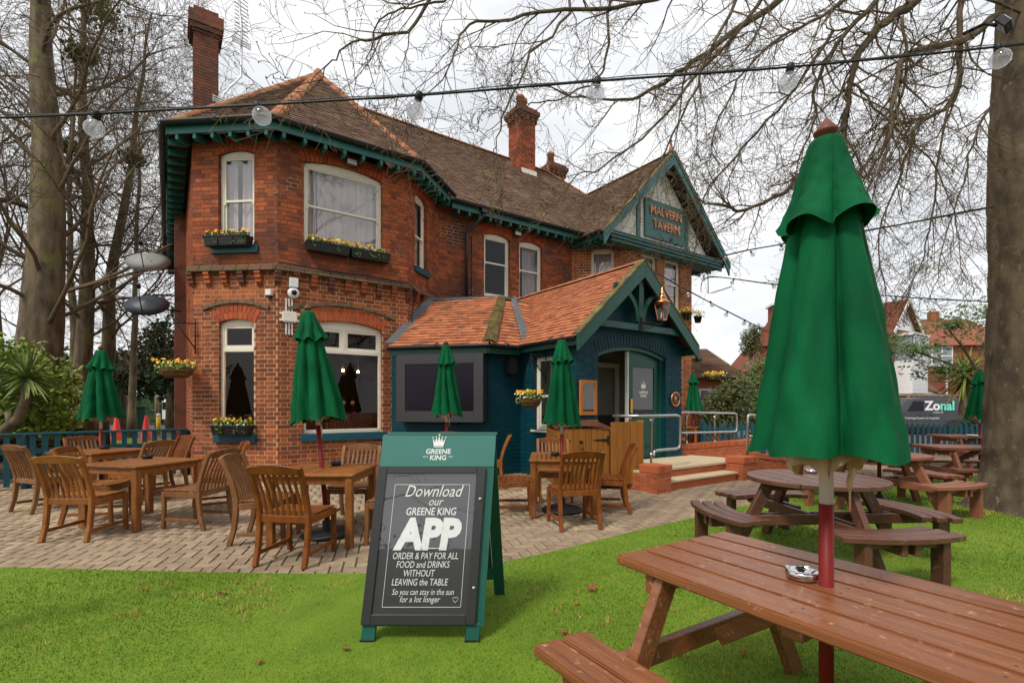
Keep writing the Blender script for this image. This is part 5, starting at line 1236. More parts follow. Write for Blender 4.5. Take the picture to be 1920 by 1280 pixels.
m = MB(TF); n = 20; pts = [(.016 * math.sin(t) ** 3, .0011 * (13 * math.cos(t) - 5 * math.cos(2 * t) - 2 * math.cos(3 * t) - math.cos(4 * t))) for t in [2 * math.pi * k / n for k in range(n)]]
m.tube([(cxp + .20 + x, -.0105, .232 + z) for x, z in pts + pts[:1]], .0012, 4); m.build('heart', 'chalk', ab)
m = MB(TF); crown(m, Matrix.Translation((cxp + .02, -.004, 1.112)), .080); m.build('crown_emblem', 'chalk', ab)
bt('GREENE', .043, cxp + .02, 1.078, .0008, .1, yy=-.0015); bt('KING', .043, cxp + .022, 1.040, .0008, .1, yy=-.0015); bt("ESTD", .014, cxp - .055, 1.046, 0, 0, yy=-.0015); bt('1799', .014, cxp + .098, 1.046, 0, 0, yy=-.0015)
# rear frame
TR = lambda x, z: (x + SH * 1.18 + .055 * (1.18 - z) / 1.18, LEAN * 1.18 + .03 + (1.18 - z) * .38, z)
for a in (-.33, .31): MB().bar(TR(a, 0), TR(a, 1.17), .075, .028, up=(0, 1, 0)).build('rear_leg', 'board_green_dark', ab, bevel=.003)
for zz, hh in ((.17, .08), (1.12, .08)): MB().bar(TR(-.3, zz), TR(.28, zz), .026, hh).build('rear_rail', 'board_green_dark', ab, bevel=.003)
p = [TR(-.29, .21), TR(.27, .21), TR(.27, 1.1), TR(-.29, 1.1)]; MB().quad(*p).build('rear_panel', 'board_green_dark', ab)
MB().bar((-.33 + SH * 1.18, LEAN * 1.18 + .03, 1.188), (.36 + SH * 1.18, LEAN * 1.18 + .03, 1.188), .06, .012).build('hinge_cap', 'board_green', ab)

# ---------------------------------------------------------------- picnic tables
def picnic(label, x, y, rz, L=1.5, mt='picnic_wood', n=5, wood2=None, bev=.007, screws=False):
    t = thing('picnic_table', label, 'picnic table', (x, y, 0), rz, 'picnic tables on the lawn'); H = .72; wt = .78; w2_ = wood2 or mt
    p = wt / n
    for i in range(n): MB().box(-L / 2, L / 2, -wt / 2 + i * p + .006, -wt / 2 + (i + 1) * p - .006, H - .042, H).build('top_plank', mt, t, bevel=bev, seg=2)
    for s_ in (-1, 1):
        for k in range(2): c = s_ * (.63 + k * .135); MB().box(-L / 2, L / 2, c - .062, c + .062, .43 - .042, .43).build('seat_plank', mt, t, bevel=bev, seg=2)
    for sx in (-1, 1):
        xx = sx * (L / 2 - .22)
        for s_ in (-1, 1): MB().path([(xx, s_ * .66, 0), (xx, s_ * .30, H - .045)], .045, .095, up=(1, 0, 0)).build('leg', w2_, t, bevel=.004)
        MB().bar((xx + sx * .048, -.80, .345), (xx + sx * .048, .80, .345), .045, .085).build('seat_bearer', w2_, t, bevel=.004)
        MB().bar((xx + sx * .048, -.36, H - .085), (xx + sx * .048, .36, H - .085), .045, .08).build('top_bearer', w2_, t, bevel=.004)
        MB().bar((xx - sx * .03, 0, .36), (sx * .10, 0, H - .06), .045, .07).build('brace', w2_, t, bevel=.004)
    if screws:
        m = MB()
        for xx in (-L / 2 + .27, 0, L / 2 - .27):
            for i in range(n):
                for k in (.3, .7): m.lathe([(.0045, -.002), (.0045, .0006), (0, .0007)], 8, (xx + .006 * ((i + k) % .9), -wt / 2 + (i + k) * p, H))
        m.build('screw_heads', 'grey_metal', t, kind='stuff')
    MB().box(-.035, .035, -.34, .34, H - .09, H - .044).build('middle_batten', w2_, t, bevel=.004)
    return t
dv = Vector((.53, -.85)).normalized(); pole = Vector((1.150, 1.815)); cen = pole + dv * .06
picnic('near brown slatted picnic table wet with rain, parasol through its middle', cen.x, cen.y, math.atan2(dv.y, dv.x), 1.50, screws=True)
picnic('brown A-frame picnic table partly behind the beech trunk, nearer of two', 7.55, 7.9, R(-12), 1.7, 'picnic_mid', bev=.004)
picnic('brown A-frame picnic table farther back by the picket fence with parasol', 10.2, 10.8, R(-8), 1.7, 'picnic_mid', bev=.004)
picnic('brown A-frame picnic table just right of the big parasol by the fence', 6.75, 9.6, R(50), 1.6, 'picnic_mid', bev=.004)
def round_table(label, x, y, rz, mt):
    t = thing('round_picnic_table', label, 'picnic table', (x, y, 0), rz, 'round picnic tables'); r, H, n = .57, .72, 7; p = 2 * r / n
    for i in range(n):
        a, b = -r + i * p + .003, -r + (i + 1) * p - .003; pts = []
        for k in range(7): xx = a + (b - a) * k / 6; pts.append((xx, math.sqrt(max(0, r * r - xx * xx))))
        poly = pts + [(q[0], -q[1]) for q in pts[::-1]]
        if pts[0][1] < 1e-3: poly = poly[:-1]
        MB().add([(q[0], q[1], H - .04) for q in poly] + [(q[0], q[1], H) for q in poly], [tuple(range(len(poly) - 1, -1, -1)), tuple(range(len(poly), 2 * len(poly)))] + [(k, (k + 1) % len(poly), (k + 1) % len(poly) + len(poly), k + len(poly)) for k in range(len(poly))]).build('top_plank', mt, t, bevel=.005)
    for k in range(4):
        T = Matrix.Rotation(k * math.pi / 2, 4, 'Z')
        MB(T).path([(0, -.78, 0), (0, -.42, H - .045)] if k % 2 == 0 else [(0, -.80, 0), (0, -.44, H - .045)], .05, .10, up=(1, 0, 0)).build('leg', mt, t, bevel=.004)
        MB(T).bar((.05, -1.02, .345), (.05, .0, .345), .045, .09).build('seat_bearer', mt, t, bevel=.004); MB(T).bar((-.05, -1.02, .345), (-.05, -.3, .345), .045, .09).build('seat_bearer', mt, t, bevel=.004)
        MB(T).bar((0, -.5, H - .08), (0, 0, H - .08), .045, .07).build('top_bearer', mt, t, bevel=.004)
        for q in range(3):
            r0 = 1.02 - .0 + q * .105 - .12; vs = []; hw_ = .40 + q * .035; nn = 8
            cy = -.80 - q * .103; m = MB(T)
            for i in range(nn + 1):
                u = -1 + 2 * i / nn; xx = u * hw_; yy = cy + .085 * u * u
                vs += [(xx, yy - .048, .39), (xx, yy + .048, .39), (xx, yy + .048, .432), (xx, yy - .048, .432)]
            fs = [(0, 1, 2, 3), tuple(4 * nn + k2 for k2 in (3, 2, 1, 0))] + [(4 * i + k2, 4 * i + (k2 + 1) % 4, 4 * i + 4 + (k2 + 1) % 4, 4 * i + 4 + k2) for i in range(nn) for k2 in range(4)]
            m.add(vs, fs); m.build('seat_plank', mt, t, bevel=.005)
        for s_ in (-1, 1): MB(T).box(s_ * .30 - .03, s_ * .30 + .03, -.99, -.88, 0, .388).build('seat_post', mt, t, bevel=.004); 
        MB(T).bar((-.30, -.935, .365), (.30, -.935, .365), .05, .045).build('seat_batten', mt, t)
    return t
round_table('dark brown round picnic table with curved benches behind the near table', 2.78, 4.55, R(4), 'picnic_dark')
round_table('mid brown round picnic table farther back right of the parasol', 5.02, 6.78, R(20), 'picnic_mid')

# ---------------------------------------------------------------- ashtrays
def ashtray(label, x, y, z, mt, r=.06, h=.035):
    t = thing('ashtray', label, 'ashtray', (x, y, z), .3, 'ashtrays'); n = 24; vs = []
    MB().lathe([(r * .85, .001), (r, h * .4), (r, h * .8), (r * .93, h), (r * .78, h), (r * .70, h * .75), (r * .35, h * .35), (0, h * .3)], 28).build('bowl', mt, t)
    for k in range(4): T = Matrix.Rotation(k * math.pi / 2 + .4, 4, 'Z'); MB(T).box(r * .75, r * 1.02, -.007, .007, h * .93, h * 1.06).build('rest', mt, t)
    return t
def on_top(px_, py_, z): D = (CH - z) * FP / (py_ - HY); return ((px_ - 960) / FP * D, D, z)
ashtray('chrome ashtray on the near picnic table beside the parasol pole', *on_top(1504, 1084, .722), 'chrome', .058, .034)
ashtray('chrome ashtray on the dark round picnic table', *on_top(1521, 886, .722), 'chrome', .06)
ashtray('chrome ashtray on the farther round picnic table beside the red pole', 4.92, 6.66, .722, 'chrome', .07)
ashtray('black ashtray on the front left teak table', *on_top(276, 859, .717), 'black_plastic', .062, .045)
ashtray('black ashtray beside the leaning parasol pole', *on_top(630, 872, .717), 'black_plastic', .055, .045)
ashtray('black ashtray on the slatted teak table', *on_top(1041, 854, .717), 'black_plastic', .055, .045)
ashtray('black ashtray on the rear left teak table', *on_top(196, 841, .717), 'black_plastic', .07, .045)
ashtray('white ashtray on the picnic table by the beech trunk', 7.75, 7.75, .722, 'white_paint', .09)
ashtray('white ashtray below the parasol on the far picnic table', 9.75, 10.5, .722, 'white_paint', .09)

# ---------------------------------------------------------------- wooden bin store on castors
D0 = 8.1
bs = thing('bin_store', 'stained wooden bin store with black hinges and padlock before the porch', 'bin store', ((1143 - 960) / FP * D0, D0, 0), R(8))
hh = 1.10; lw = .92; rw = .56
for i in range(9):
    a = -lw + i * lw / 9; MB().box(a + .002, a + lw / 9 - .002, 0, .022, .10, 1.0 - .006 * i * 0).build('door_board', 'shed_wood', bs, bevel=.003)
for i in range(5):
    a = .002 + i * rw / 5; MB().box(a + .002, a + rw / 5 - .002, -.05, -.026, .09, hh + .0).build('side_board', 'shed_wood', bs, bevel=.003)
MB().box(-lw, rw - .0, .03, .62, .10, .98).build('carcass', 'shed_wood', bs); MB().box(rw - .024, rw, -.024, .62, .09, hh).build('end_panel', 'shed_wood', bs)
m = MB(); vs = []
for i in range(11): u = i / 10; x = -lw - .01 + (lw + .0) * u; z = 1.005 + .03 * math.sin(math.pi * u); vs += [(x, -.03, z), (x, .60, z + .07), (x, .60, z + .09), (x, -.03, z + .022)]
m.add(vs, [(4 * i + k, 4 * i + (k + 1) % 4, 4 * i + 4 + (k + 1) % 4, 4 * i + 4 + k) for i in range(10) for k in range(4)]); m.build('lid', 'picnic_dark', bs)
for i in range(8): a = -lw + i * lw / 8; MB().box(a + .002, a + lw / 8 - .002, .60, .625, .10, hh + .02).build('back_board', 'shed_wood', bs)
for xx, s_ in ((-lw + .02, 1), (-.03, -1)):
    m = MB(); m.box(xx - .012, xx + .012, -.012, 0, .74, .88); m.add([(xx, -.01, .835), (xx + s_ * .24, -.01, .817), (xx + s_ * .24, -.01, .807), (xx, -.01, .785)], [(0, 1, 2, 3)]); m.add([(xx, -.006, .835), (xx + s_ * .24, -.006, .817), (xx + s_ * .24, -.006, .807), (xx, -.006, .785)], [(0, 1, 2, 3)]); m.build('hinge', 'iron', bs)
m = MB(); m.box(-.51, -.45, -.012, 0, .77, .80); m.tube([(-.495, -.02, .73), (-.495, -.02, .775), (-.48, -.02, .79), (-.465, -.02, .775), (-.465, -.02, .73)], .005, 6); m.build('hasp', 'iron', bs); MB().box(-.505, -.455, -.032, -.008, .68, .735).build('padlock', 'brass', bs, bevel=.004)
for xx in (-lw + .06, rw - .06): MB().lathe([(.04, -.016), (.045, 0), (.04, .016)], 14, (xx, .02, .046), 'y').box(xx - .02, xx + .02, -.01, .05, .06, .095).build('castor', 'galv', bs)

# ---------------------------------------------------------------- picket fences
def fence(label, pts, H=.91, pw=.075, gap=.075, mt='teal_paint', cap=True, rails=(.22, .62), pointed=False, post=1.8):
    t = thing('picket_fence', label, 'fence')
    me = None; acc = 0
    for a, b in zip(pts, pts[1:]):
        a = Vector((*a, 0)); b = Vector((*b, 0)); d = b - a; L = d.length; d /= L; ang = math.atan2(d.y, d.x); n = int(L / (pw + gap))
        if me is None:
            top = [(-pw / 2, H - .03), (0, H + .02), (pw / 2, H - .03)] if pointed else [(-pw / 2, H), (pw / 2, H)]
            me = MB().prism([(-pw / 2, .05), (pw / 2, .05)] + top[::-1], .018).mesh('picket', mt)
        for i in range(n): p = a + d * ((i + .5) * L / n); put('picket', me, t, (p.x, p.y, 0), (0, 0, ang))
        for z in rails: MB().bar(a + Vector((0, 0, z)) + Vector((-d.y, d.x, 0)) * .035, b + Vector((0, 0, z)) + Vector((-d.y, d.x, 0)) * .035, .03, .085).build('rail', mt, t)
        if cap: MB().bar(a + Vector((0, 0, H + .02)), b + Vector((0, 0, H + .02)), .09, .035).build('top_rail', mt, t, bevel=.005)
        k = max(1, round(L / post))
        for i in range(k + 1): p = a + d * (L * i / k) + Vector((-d.y, d.x, 0)) * .10; MB().box(p.x - .05, p.x + .05, p.y - .05, p.y + .05, 0, H + (.0 if cap else .06)).build('post', mt, t, bevel=.006)
    return t
fence('teal picket fence with flat top rail left of the pub', [(-9.2, 7.0), (-8.0, 8.17), (-6.38, 9.75)], H=.885)
fence('teal picket fence with pointed pickets along the right boundary', [(5.6, 14.6), (8.6, 13.4), (15.5, 12.9)], H=.88, pw=.075, gap=.06, cap=False, pointed=True, rails=(.30, .70))
# ---------------------------------------------------------------- bare trees
def axis_rot(d, ang, rg):
    o = d.orthogonal().normalized(); o = Matrix.Rotation(rg.uniform(0, 2 * math.pi), 3, d) @ o
    return (d * math.cos(ang) + o * math.sin(ang)).normalized()
def branch(m, p, d, L, r, lvl, rg, droop=-.02, wig=.18, kids=(6, 6, 5), sides=(3, 3, 4, 5, 6), rmin=.004, up=0, ratio=(.38, .62), buds=None):
    n = max(3, min(9, int(L / .16))); pts = [p.copy()]; q = p.copy(); dd = d.copy()
    for i in range(n):
        dd = (dd + Vector((rg.gauss(0, wig), rg.gauss(0, wig), rg.gauss(0, wig) + droop + up * (i / n) ** 2))).normalized(); q = q + dd * (L / n); pts.append(q.copy())
    rad = [max(rmin, r * (1 - .72 * i / n)) for i in range(n + 1)]
    m.tube(pts, rad, sides[min(lvl, len(sides) - 1)], caps=False)
    if lvl == 0:
        if buds is not None: 
            e = pts[-1]; s_ = rmin * 2.2; buds.add([e + Vector((0, 0, s_ * 3)), e + Vector((s_, 0, 0)), e + Vector((-s_ * .5, s_ * .8, 0)), e + Vector((-s_ * .5, -s_ * .8, 0)), e - Vector((0, 0, s_ * 1.2))], [(0, 1, 2), (0, 2, 3), (0, 3, 1), (4, 2, 1), (4, 3, 2), (4, 1, 3)])
        return
    k = kids[min(lvl - 1, len(kids) - 1)]; k = max(1, int(k * rg.uniform(.75, 1.3)))
    for j in range(k):
        t = .18 + .82 * (j + rg.random()) / k; f = min(n - 1e-3, t * n); i = int(f); a = pts[i].lerp(pts[i + 1], f - i); dl = (pts[i + 1] - pts[i]).normalized()
        branch(m, a, axis_rot(dl, R(rg.uniform(28, 68)), rg), L * rg.uniform(*ratio), max(rmin, rad[i] * rg.uniform(.45, .65)), lvl - 1, rg, droop, wig, kids, sides, rmin, up, ratio, buds)
def bare_tree(name, label, loc, H, r, seed, lean=(0, 0), zs=2.5, nl=14, reach=.42, lvl=3, group=None, mt='bark', rmin=.005, kids=(6, 6, 5), ivy=0, upang=(35, 70)):
    t = thing(name, label, 'tree', loc, 0, group); rg = random.Random(seed); n = 14; pts = []; x = y = 0
    for i in range(n + 1):
        q = i / n; x += rg.gauss(0, .05) + lean[0] * H / n; y += rg.gauss(0, .05) + lean[1] * H / n; pts.append(Vector((x, y, q * H)))
    rad = [r * (1.25 if i == 0 else 1) * (1 - .90 * (i / n) ** .9) for i in range(n + 1)]
    MB().tube(pts, rad, 14).build('trunk', mt, t)
    m = MB()
    for j in range(nl):
        z = zs + (H - zs) * ((j + rg.random()) / nl) ** 1.0; f = min(n - .01, z / H * n); i = int(f); p = pts[i].lerp(pts[i + 1], f - i); a = rg.uniform(0, 6.28); el_ = R(rg.uniform(*upang))
        d = Vector((math.cos(a) * math.sin(el_), math.sin(a) * math.sin(el_), math.cos(el_))); L = H * reach * (1.05 - .6 * z / H) * rg.uniform(.7, 1.2)
        branch(m, p, d, L, min(.06, rad[i] * rg.uniform(.16, .34)), lvl, rg, droop=-.012, wig=.14, kids=kids, rmin=rmin, up=.03)
    m.build('crown', 'twig', t, kind='stuff')
    if ivy:
        m = MB(); [leaf_cloud(m, rg, (pts[k].x + rg.gauss(0, r), pts[k].y - r * .5, pts[k].z), (r * 1.2, r * .8, .5), 90, .12) for k in range(1, 9) for _ in range(ivy)]; m.build('mistletoe_clumps', 'leaf_mid', t, kind='stuff')
    return t
bare_tree('bare_tree', 'massive bare tree trunk at the far left edge', (-12.75, 13.2, 0), 17, .60, 3, (.022, 0), 3.0, 40, .40, kids=(7, 6, 5), group='bare trees left of the pub', ivy=0)
bare_tree('bare_tree', 'second bare tree from the left with forked pale trunk', (-14.0, 16.2, 0), 17, .30, 7, (.008, 0), 2.8, 32, .36, kids=(7, 6, 5), group='bare trees left of the pub')
bare_tree('bare_tree', 'slim bare tree leaning right beside the pub roof', (-14.2, 17.0, 0), 15, .26, 12, (.085, 0), 2.8, 26, .34, group='bare trees left of the pub')
bare_tree('bare_tree', 'thin bare tree behind the satellite dishes', (-16.5, 21.5, 0), 14, .17, 15, (.02, 0), 2.6, 24, .34, group='bare trees left of the pub')
bare_tree('bare_tree', 'slender dark bare tree behind the far left parasol', (-17.6, 20.0, 0), 15, .2, 18, (-.01, 0), 3.2, 18, .36, group='bare trees left of the pub')
bare_tree('bare_tree', 'bare tree leaning left at the picture edge behind the shrub', (-15.9, 15.4, 0), 15, .26, 27, (-.05, 0), 3.5, 18, .40, group='bare trees left of the pub')
bare_tree('bare_tree', 'bare tree behind the viewer seen mirrored in the bay window', (7.6, -1.6, 0), 13, .42, 31, (-.03, .05), 3.2, 16, .42, lvl=3, kids=(5, 4, 4), mt='beech_bark', rmin=.007)
bare_tree('bare_tree', 'broad bare tree added behind the viewer to darken the wide window reflections', (2.5, -9.5, 0), 13, .4, 33, (0, 0), 2.6, 18, .45, lvl=3, kids=(5, 4, 4), rmin=.01)  # added out of view so the wide panes mirror less bright sky
bare_tree('bare_tree', 'bare tree added behind the viewer to the left to darken the narrow window reflections', (-6.5, -9, 0), 13, .4, 35, (0, 0), 2.6, 18, .45, lvl=3, kids=(5, 4, 4), rmin=.01)  # another unseen addition, darkens what the narrow panes mirror
# mistletoe balls in the left trees
rg = random.Random(3)
for i, (x, y, D, r, lb) in enumerate(((185, 25, 13, .55, 'large mistletoe clump high in the left tree'), (155, 105, 13, .35, 'mistletoe clump in the middle of the left tree'), (135, 280, 15, .3, 'small mistletoe clump by the second trunk'), (252, 300, 16, .3, 'sparse mistletoe clump near the pub eaves'))):
    p = at(x, y, D); t = thing('mistletoe', lb, 'mistletoe', p, 0, 'mistletoe clumps'); m = MB()
    for k in range(420): v = Vector((rg.gauss(0, 1), rg.gauss(0, 1), rg.gauss(0, .8))) * r * .45; leaf_cloud(m, rg, v, (.02, .02, .02), 1, .12)
    m.build('leaves', 'leaf_olive', t, kind='stuff')

# the beech at the right: trunk, limbs sweeping over the garden, drooping twigs
be = thing('beech_tree', 'old beech tree with thick trunk at the right and drooping bare branches', 'tree', (6.92, 6.45, 0), 0); bo = Vector((6.92, 6.45, 0)); rg = random.Random(77)
def bp(x, y, D): return at(x, y, D) - bo
n = 150; NS = 96; vs = []; kn = [(rg.uniform(2.2, 5.2), rg.uniform(.3, 6), rg.uniform(.04, .10)) for _ in range(26)]
for i in range(n + 1):
    z = -.05 + 12.5 * i / n; r0 = .60 - .020 * z + .20 * math.exp(-z / .22) - .03 * math.exp(-((z - 3.1) / .8) ** 2)
    for k in range(NS):
        a = 2 * math.pi * k / NS; r = r0 * (1 + .025 * math.sin(3 * a + .4 * z) + .02 * math.sin(7 * a - .9 * z) + .10 * math.exp(-z / .25) * math.sin(5 * a + 1) + .006 * rg.gauss(0, 1) + .012 * math.sin(19 * a + 6 * math.sin(1.3 * z)) + .010 * math.sin(11 * z + 3 * math.sin(4 * a)) + sum(.05 * math.exp(-(((a - ka) * .6) ** 2 + (z - kz) ** 2) / (kr * kr)) - .05 * math.exp(-(((a - ka) * .6) ** 2 + (z - kz) ** 2) / (kr * kr * .22)) for ka, kz, kr in kn)); vs.append((r * math.cos(a) + .03 * math.sin(z), r * math.sin(a), z))
MB().add(vs, [(i * NS + k, i * NS + (k + 1) % NS, (i + 1) * NS + (k + 1) % NS, (i + 1) * NS + k) for i in range(n) for k in range(NS)], True).build('trunk', 'beech_bark', be)
LIMB = [
 ([(1862, 30, 6.35), (1807, 75, 6.2), (1725, 94, 6.0), (1690, 115, 5.9), (1680, 170, 5.8), (1668, 235, 5.7), (1655, 300, 5.6), (1612, 380, 5.5), (1560, 470, 5.4)], .060, .010, 0),
 ([(1780, -150, 6.3), (1714, 0, 6.2), (1665, 34, 6.1), (1612, 97, 6.0), (1597, 157, 6), (1580, 240, 6), (1592, 320, 6), (1570, 400, 6)], .085, .014, 1),
 ([(1600, -130, 6.2), (1462, 0, 6.0), (1387, 52, 5.8), (1312, 109, 5.6), (1256, 146, 5.4), (1200, 180, 5.2), (1130, 188, 5.1), (1060, 178, 5.0)], .060, .008, 1),
 ([(1730, -120, 6.2), (1642, 0, 6.1), (1575, 75, 6.0), (1526, 161, 5.9), (1530, 214, 5.9), (1500, 290, 5.8)], .050, .010, 1),
 ([(1584, 235, 6), (1526, 300, 5.9), (1470, 360, 5.8), (1395, 394, 5.7), (1369, 388, 5.65)], .034, .020, 0),
 ([(1840, -80, 6.4), (1803, 0, 6.4), (1800, 112, 6.3), (1790, 190, 6.2), (1720, 225, 6.1), (1672, 235, 6), (1660, 265, 6), (1612, 356, 5.9), (1540, 470, 5.8)], .05, .008, 1),
 ([(1450, -160, 5.6), (1300, -30, 5.1), (1180, 10, 4.8), (1060, 18, 4.5), (960, 35, 4.4), (880, 48, 4.3), (850, 100, 4.2), (830, 150, 4.2)], .034, .006, 1),
 ([(1000, -170, 4.7), (830, -30, 4.3), (775, 42, 4.2), (720, 70, 4.1), (660, 80, 4.0), (625, 105, 3.9), (600, 150, 3.9)], .024, .005, 1),
 ([(1180, -160, 5), (1143, 0, 4.9), (1140, 80, 4.8), (1125, 140, 4.8), (1080, 175, 4.7), (1010, 192, 4.7), (960, 215, 4.6)], .022, .005, 1),
 ([(1130, -140, 4.8), (1065, 20, 4.7), (1000, 100, 4.6), (960, 180, 4.5), (935, 250, 4.5), (925, 290, 4.5)], .020, .005, 1),
 ([(1862, 190, 6.2), (1835, 240, 6), (1820, 290, 5.9), (1785, 400, 5.8), (1760, 500, 5.7)], .024, .006, 0),
 ([(1500, -90, 5.6), (1400, 40, 5.4), (1300, 150, 5.2), (1225, 240, 5.0), (1130, 310, 4.9), (1080, 330, 4.9)], .032, .006, 1),
 ([(1450, -90, 5.4), (1350, 60, 5.2), (1290, 190, 5.1), (1240, 300, 5.0), (1200, 340, 5.0)], .026, .005, 1),
 ([(1560, 60, 6), (1480, 180, 5.9), (1400, 270, 5.8), (1330, 350, 5.7), (1310, 420, 5.7)], .026, .006, 0),
 ([(1720, 225, 6), (1690, 330, 5.9), (1650, 440, 5.8), (1660, 540, 5.8)], .022, .006, 0),
 ([(1800, 112, 6.2), (1770, 250, 6), (1750, 380, 5.9), (1730, 480, 5.9), (1700, 560, 5.9)], .022, .005, 0),
 ([(900, -120, 4.3), (860, -20, 4.2), (800, 10, 4.1), (740, 20, 4.05), (700, 60, 4.0), (690, 120, 4.0)], .016, .005, 1),
 ([(1660, -80, 6.0), (1560, 20, 5.7), (1480, 60, 5.5), (1400, 130, 5.3), (1350, 220, 5.2), (1330, 300, 5.2)], .03, .006, 1),
 ([(1690, 34, 6.1), (1700, 150, 6.0), (1640, 280, 5.9), (1600, 350, 5.8), (1540, 420, 5.8)], .024, .006, 0),
 ([(1600, 157, 6), (1640, 200, 5.9), (1740, 300, 5.8), (1790, 400, 5.7), (1800, 480, 5.7)], .018, .005, 0),
]
tw = MB(); bd = MB()
for pts, r0, r1, off in LIMB:
    P = [bp(*p) for p in pts]
    if off:                                             # carry the limb back to the trunk above the picture
        s0 = P[0]; up_ = Vector((0, 0, max(6.2, s0.z + .9))); mid = up_.lerp(s0, .55) + Vector((0, 0, .45)); P = [up_, up_.lerp(mid, .5) + Vector((0, 0, .12)), mid] + P
    # smooth with Catmull-Rom
    Q = []
    for i in range(len(P) - 1):
        a, b, c, d = P[max(0, i - 1)], P[i], P[i + 1], P[min(len(P) - 1, i + 2)]
        for k in range(4):
            t_ = k / 4; q = .5 * ((2 * b) + (-a + c) * t_ + (2 * a - 5 * b + 4 * c - d) * t_ ** 2 + (-a + 3 * b - 3 * c + d) * t_ ** 3); Q.append(q + Vector((rg.gauss(0, .012), rg.gauss(0, .012), rg.gauss(0, .012))))
    Q.append(P[-1]); nq = len(Q); n0 = 12 if off else 0
    rad = [(r0 * 1.25 - (r0 * .25) * i / n0) if i < n0 else r0 + (r1 - r0) * ((i - n0) / max(1, nq - 1 - n0)) ** .8 for i in range(nq)]
    rad = [.82 * q for q in rad]; MB().tube(Q, rad, 9).build('limb', 'beech_bark', be)
    L = sum((Q[i + 1] - Q[i]).length for i in range(n0, nq - 1)); k = int(L / (.26 if min(p[0] for p in pts) < 1150 else .105))
    for j in range(k):
        f = n0 + (nq - 1 - n0) * (.04 + .96 * (j + rg.random()) / k); i = min(nq - 2, int(f)); a = Q[i].lerp(Q[i + 1], f - i); dl = (Q[i + 1] - Q[i]).normalized()
        d = axis_rot(dl, R(rg.uniform(25, 65)), rg); d = (d + Vector((-.12, 0, -.22))).normalized()
        branch(tw, a, d, rg.uniform(.3, 1.0), max(.0045, min(.014, rad[i] * .5)), 2, rg, droop=-.05, wig=.20, kids=(6, 5, 4), rmin=.0018, up=.22, ratio=(.30, .60), buds=bd)
    branch(tw, Q[-1], (Q[-1] - Q[-2]).normalized(), rg.uniform(.3, .6), r1, 2, rg, droop=-.05, wig=.2, kids=(6, 5), rmin=.0027, up=.2, buds=bd)
tw.build('twigs', 'twig', be, kind='stuff'); bd.build('buds', 'bud', be, kind='stuff')
# lamp clamped to the trunk
p = at(1868, 48, 5.75); t = thing('trunk_flood_light', 'small black flood light strapped to the beech trunk', 'flood light', p, R(40)); MB().box(-.10, .10, -.08, 0, -.13, .02, Matrix.Rotation(R(-35), 4, 'X')).build('housing', 'black_plastic', t, bevel=.01); MB().box(-.085, .085, -.085, -.08, -.115, .0, Matrix.Rotation(R(-35), 4, 'X')).build('lens', 'chrome', t); MB().tube([(0, 0, 0), (.04, .10, .10), (.1, .3, .12)], .02, 6).build('bracket', 'iron', t)

# ---------------------------------------------------------------- shrubs, hedges, evergreens, yucca, palm
def leafy(name, label, cat, loc, blobs, n, s, mt, group=None, trunk=None, seed=1, shell=.55):
    t = thing(name, label, cat, loc, 0, group); rg = random.Random(seed); m = MB()
    tot = sum(b[3] * b[4] * b[5] for b in blobs) ** 1
    for b in blobs:
        k = int(n * (b[3] * b[4] * b[5]) / tot)
        for i in range(k):
            v = Vector((rg.gauss(0, 1), rg.gauss(0, 1), rg.gauss(0, 1))).normalized() * (rg.random() ** shell) * (1 + .16 * math.sin(9 * rg.random()))
            p = (b[0] + v.x * b[3], b[1] + v.y * b[4], max(.03, b[2] + v.z * b[5])); leaf_cloud(m, rg, p, (s * .6, s * .6, s * .6), 3, s)
    m.build('foliage', mt, t, kind='stuff')
    if trunk:
        for a in trunk: MB().tube([Vector(q) for q in a[0]], a[1], 7).build('stem', 'bark', t)
    return t
leafy('shrub', 'yellow green laurel shrub at the left edge above the yucca', 'shrub', (-9.9, 9.9, 0), [(0, 0, 1.9, .9, .6, .75), (-.7, 0, 2.35, .6, .5, .5), (.75, .1, 1.7, .5, .5, .4), (.2, 0, 1.2, 1.3, .6, .5), (-1.3, 0, 1.6, .8, .6, .9)], 3000, .11, 'leaf_yellow', trunk=[([(0, 0, 0), (.1, 0, .9), (0, 0, 1.8)], [.06, .05, .03]), ([(-.5, .1, 0), (-.6, 0, 1), (-.7, 0, 2)], [.05, .04, .03])], seed=5)
leafy('hedge', 'dark evergreen hedge mass behind the left fence', 'hedge', (-14.2, 12.2, 0), [(0, 0, .8, 2.2, .8, .9), (-2, 0, 1.0, 1.5, .8, 1.0), (1.8, 1, .5, .8, .7, .5)], 2600, .16, 'leaf_dark', seed=6)
leafy('conifer', 'dark conifer mass behind the hanging basket', 'tree', (-17.2, 25, 0), [(0, 0, 3.0, 1.7, 1.2, 1.2), (-.6, 0, 4.4, 1.0, 1, 1.2), (.9, .3, 4.6, .7, .9, 1.4), (-2.2, 0, 3.0, 1.0, 1, 1.0), (.4, 0, 6.0, .5, .5, .9)], 2800, .20, 'leaf_dark', trunk=[([(0, 0, 0), (0, 0, 4)], [.25, .15])], seed=7)
leafy('conifer', 'broad dark conifer left of the traffic cones', 'tree', (-22, 26, 0), [(0, 0, 2.6, 2.2, 1.3, 1.1), (1.6, 0, 3.4, 1.2, 1, .9), (-2, 0, 3.0, 1.5, 1, 1.2), (3.4, 0, 2.4, 1.2, 1, .8)], 2600, .22, 'leaf_dark', trunk=[([(0, 0, 0), (0, 0, 4)], [.3, .15]), ([(1.5, 0, 0), (1.6, 0, 4)], [.25, .15])], seed=8)
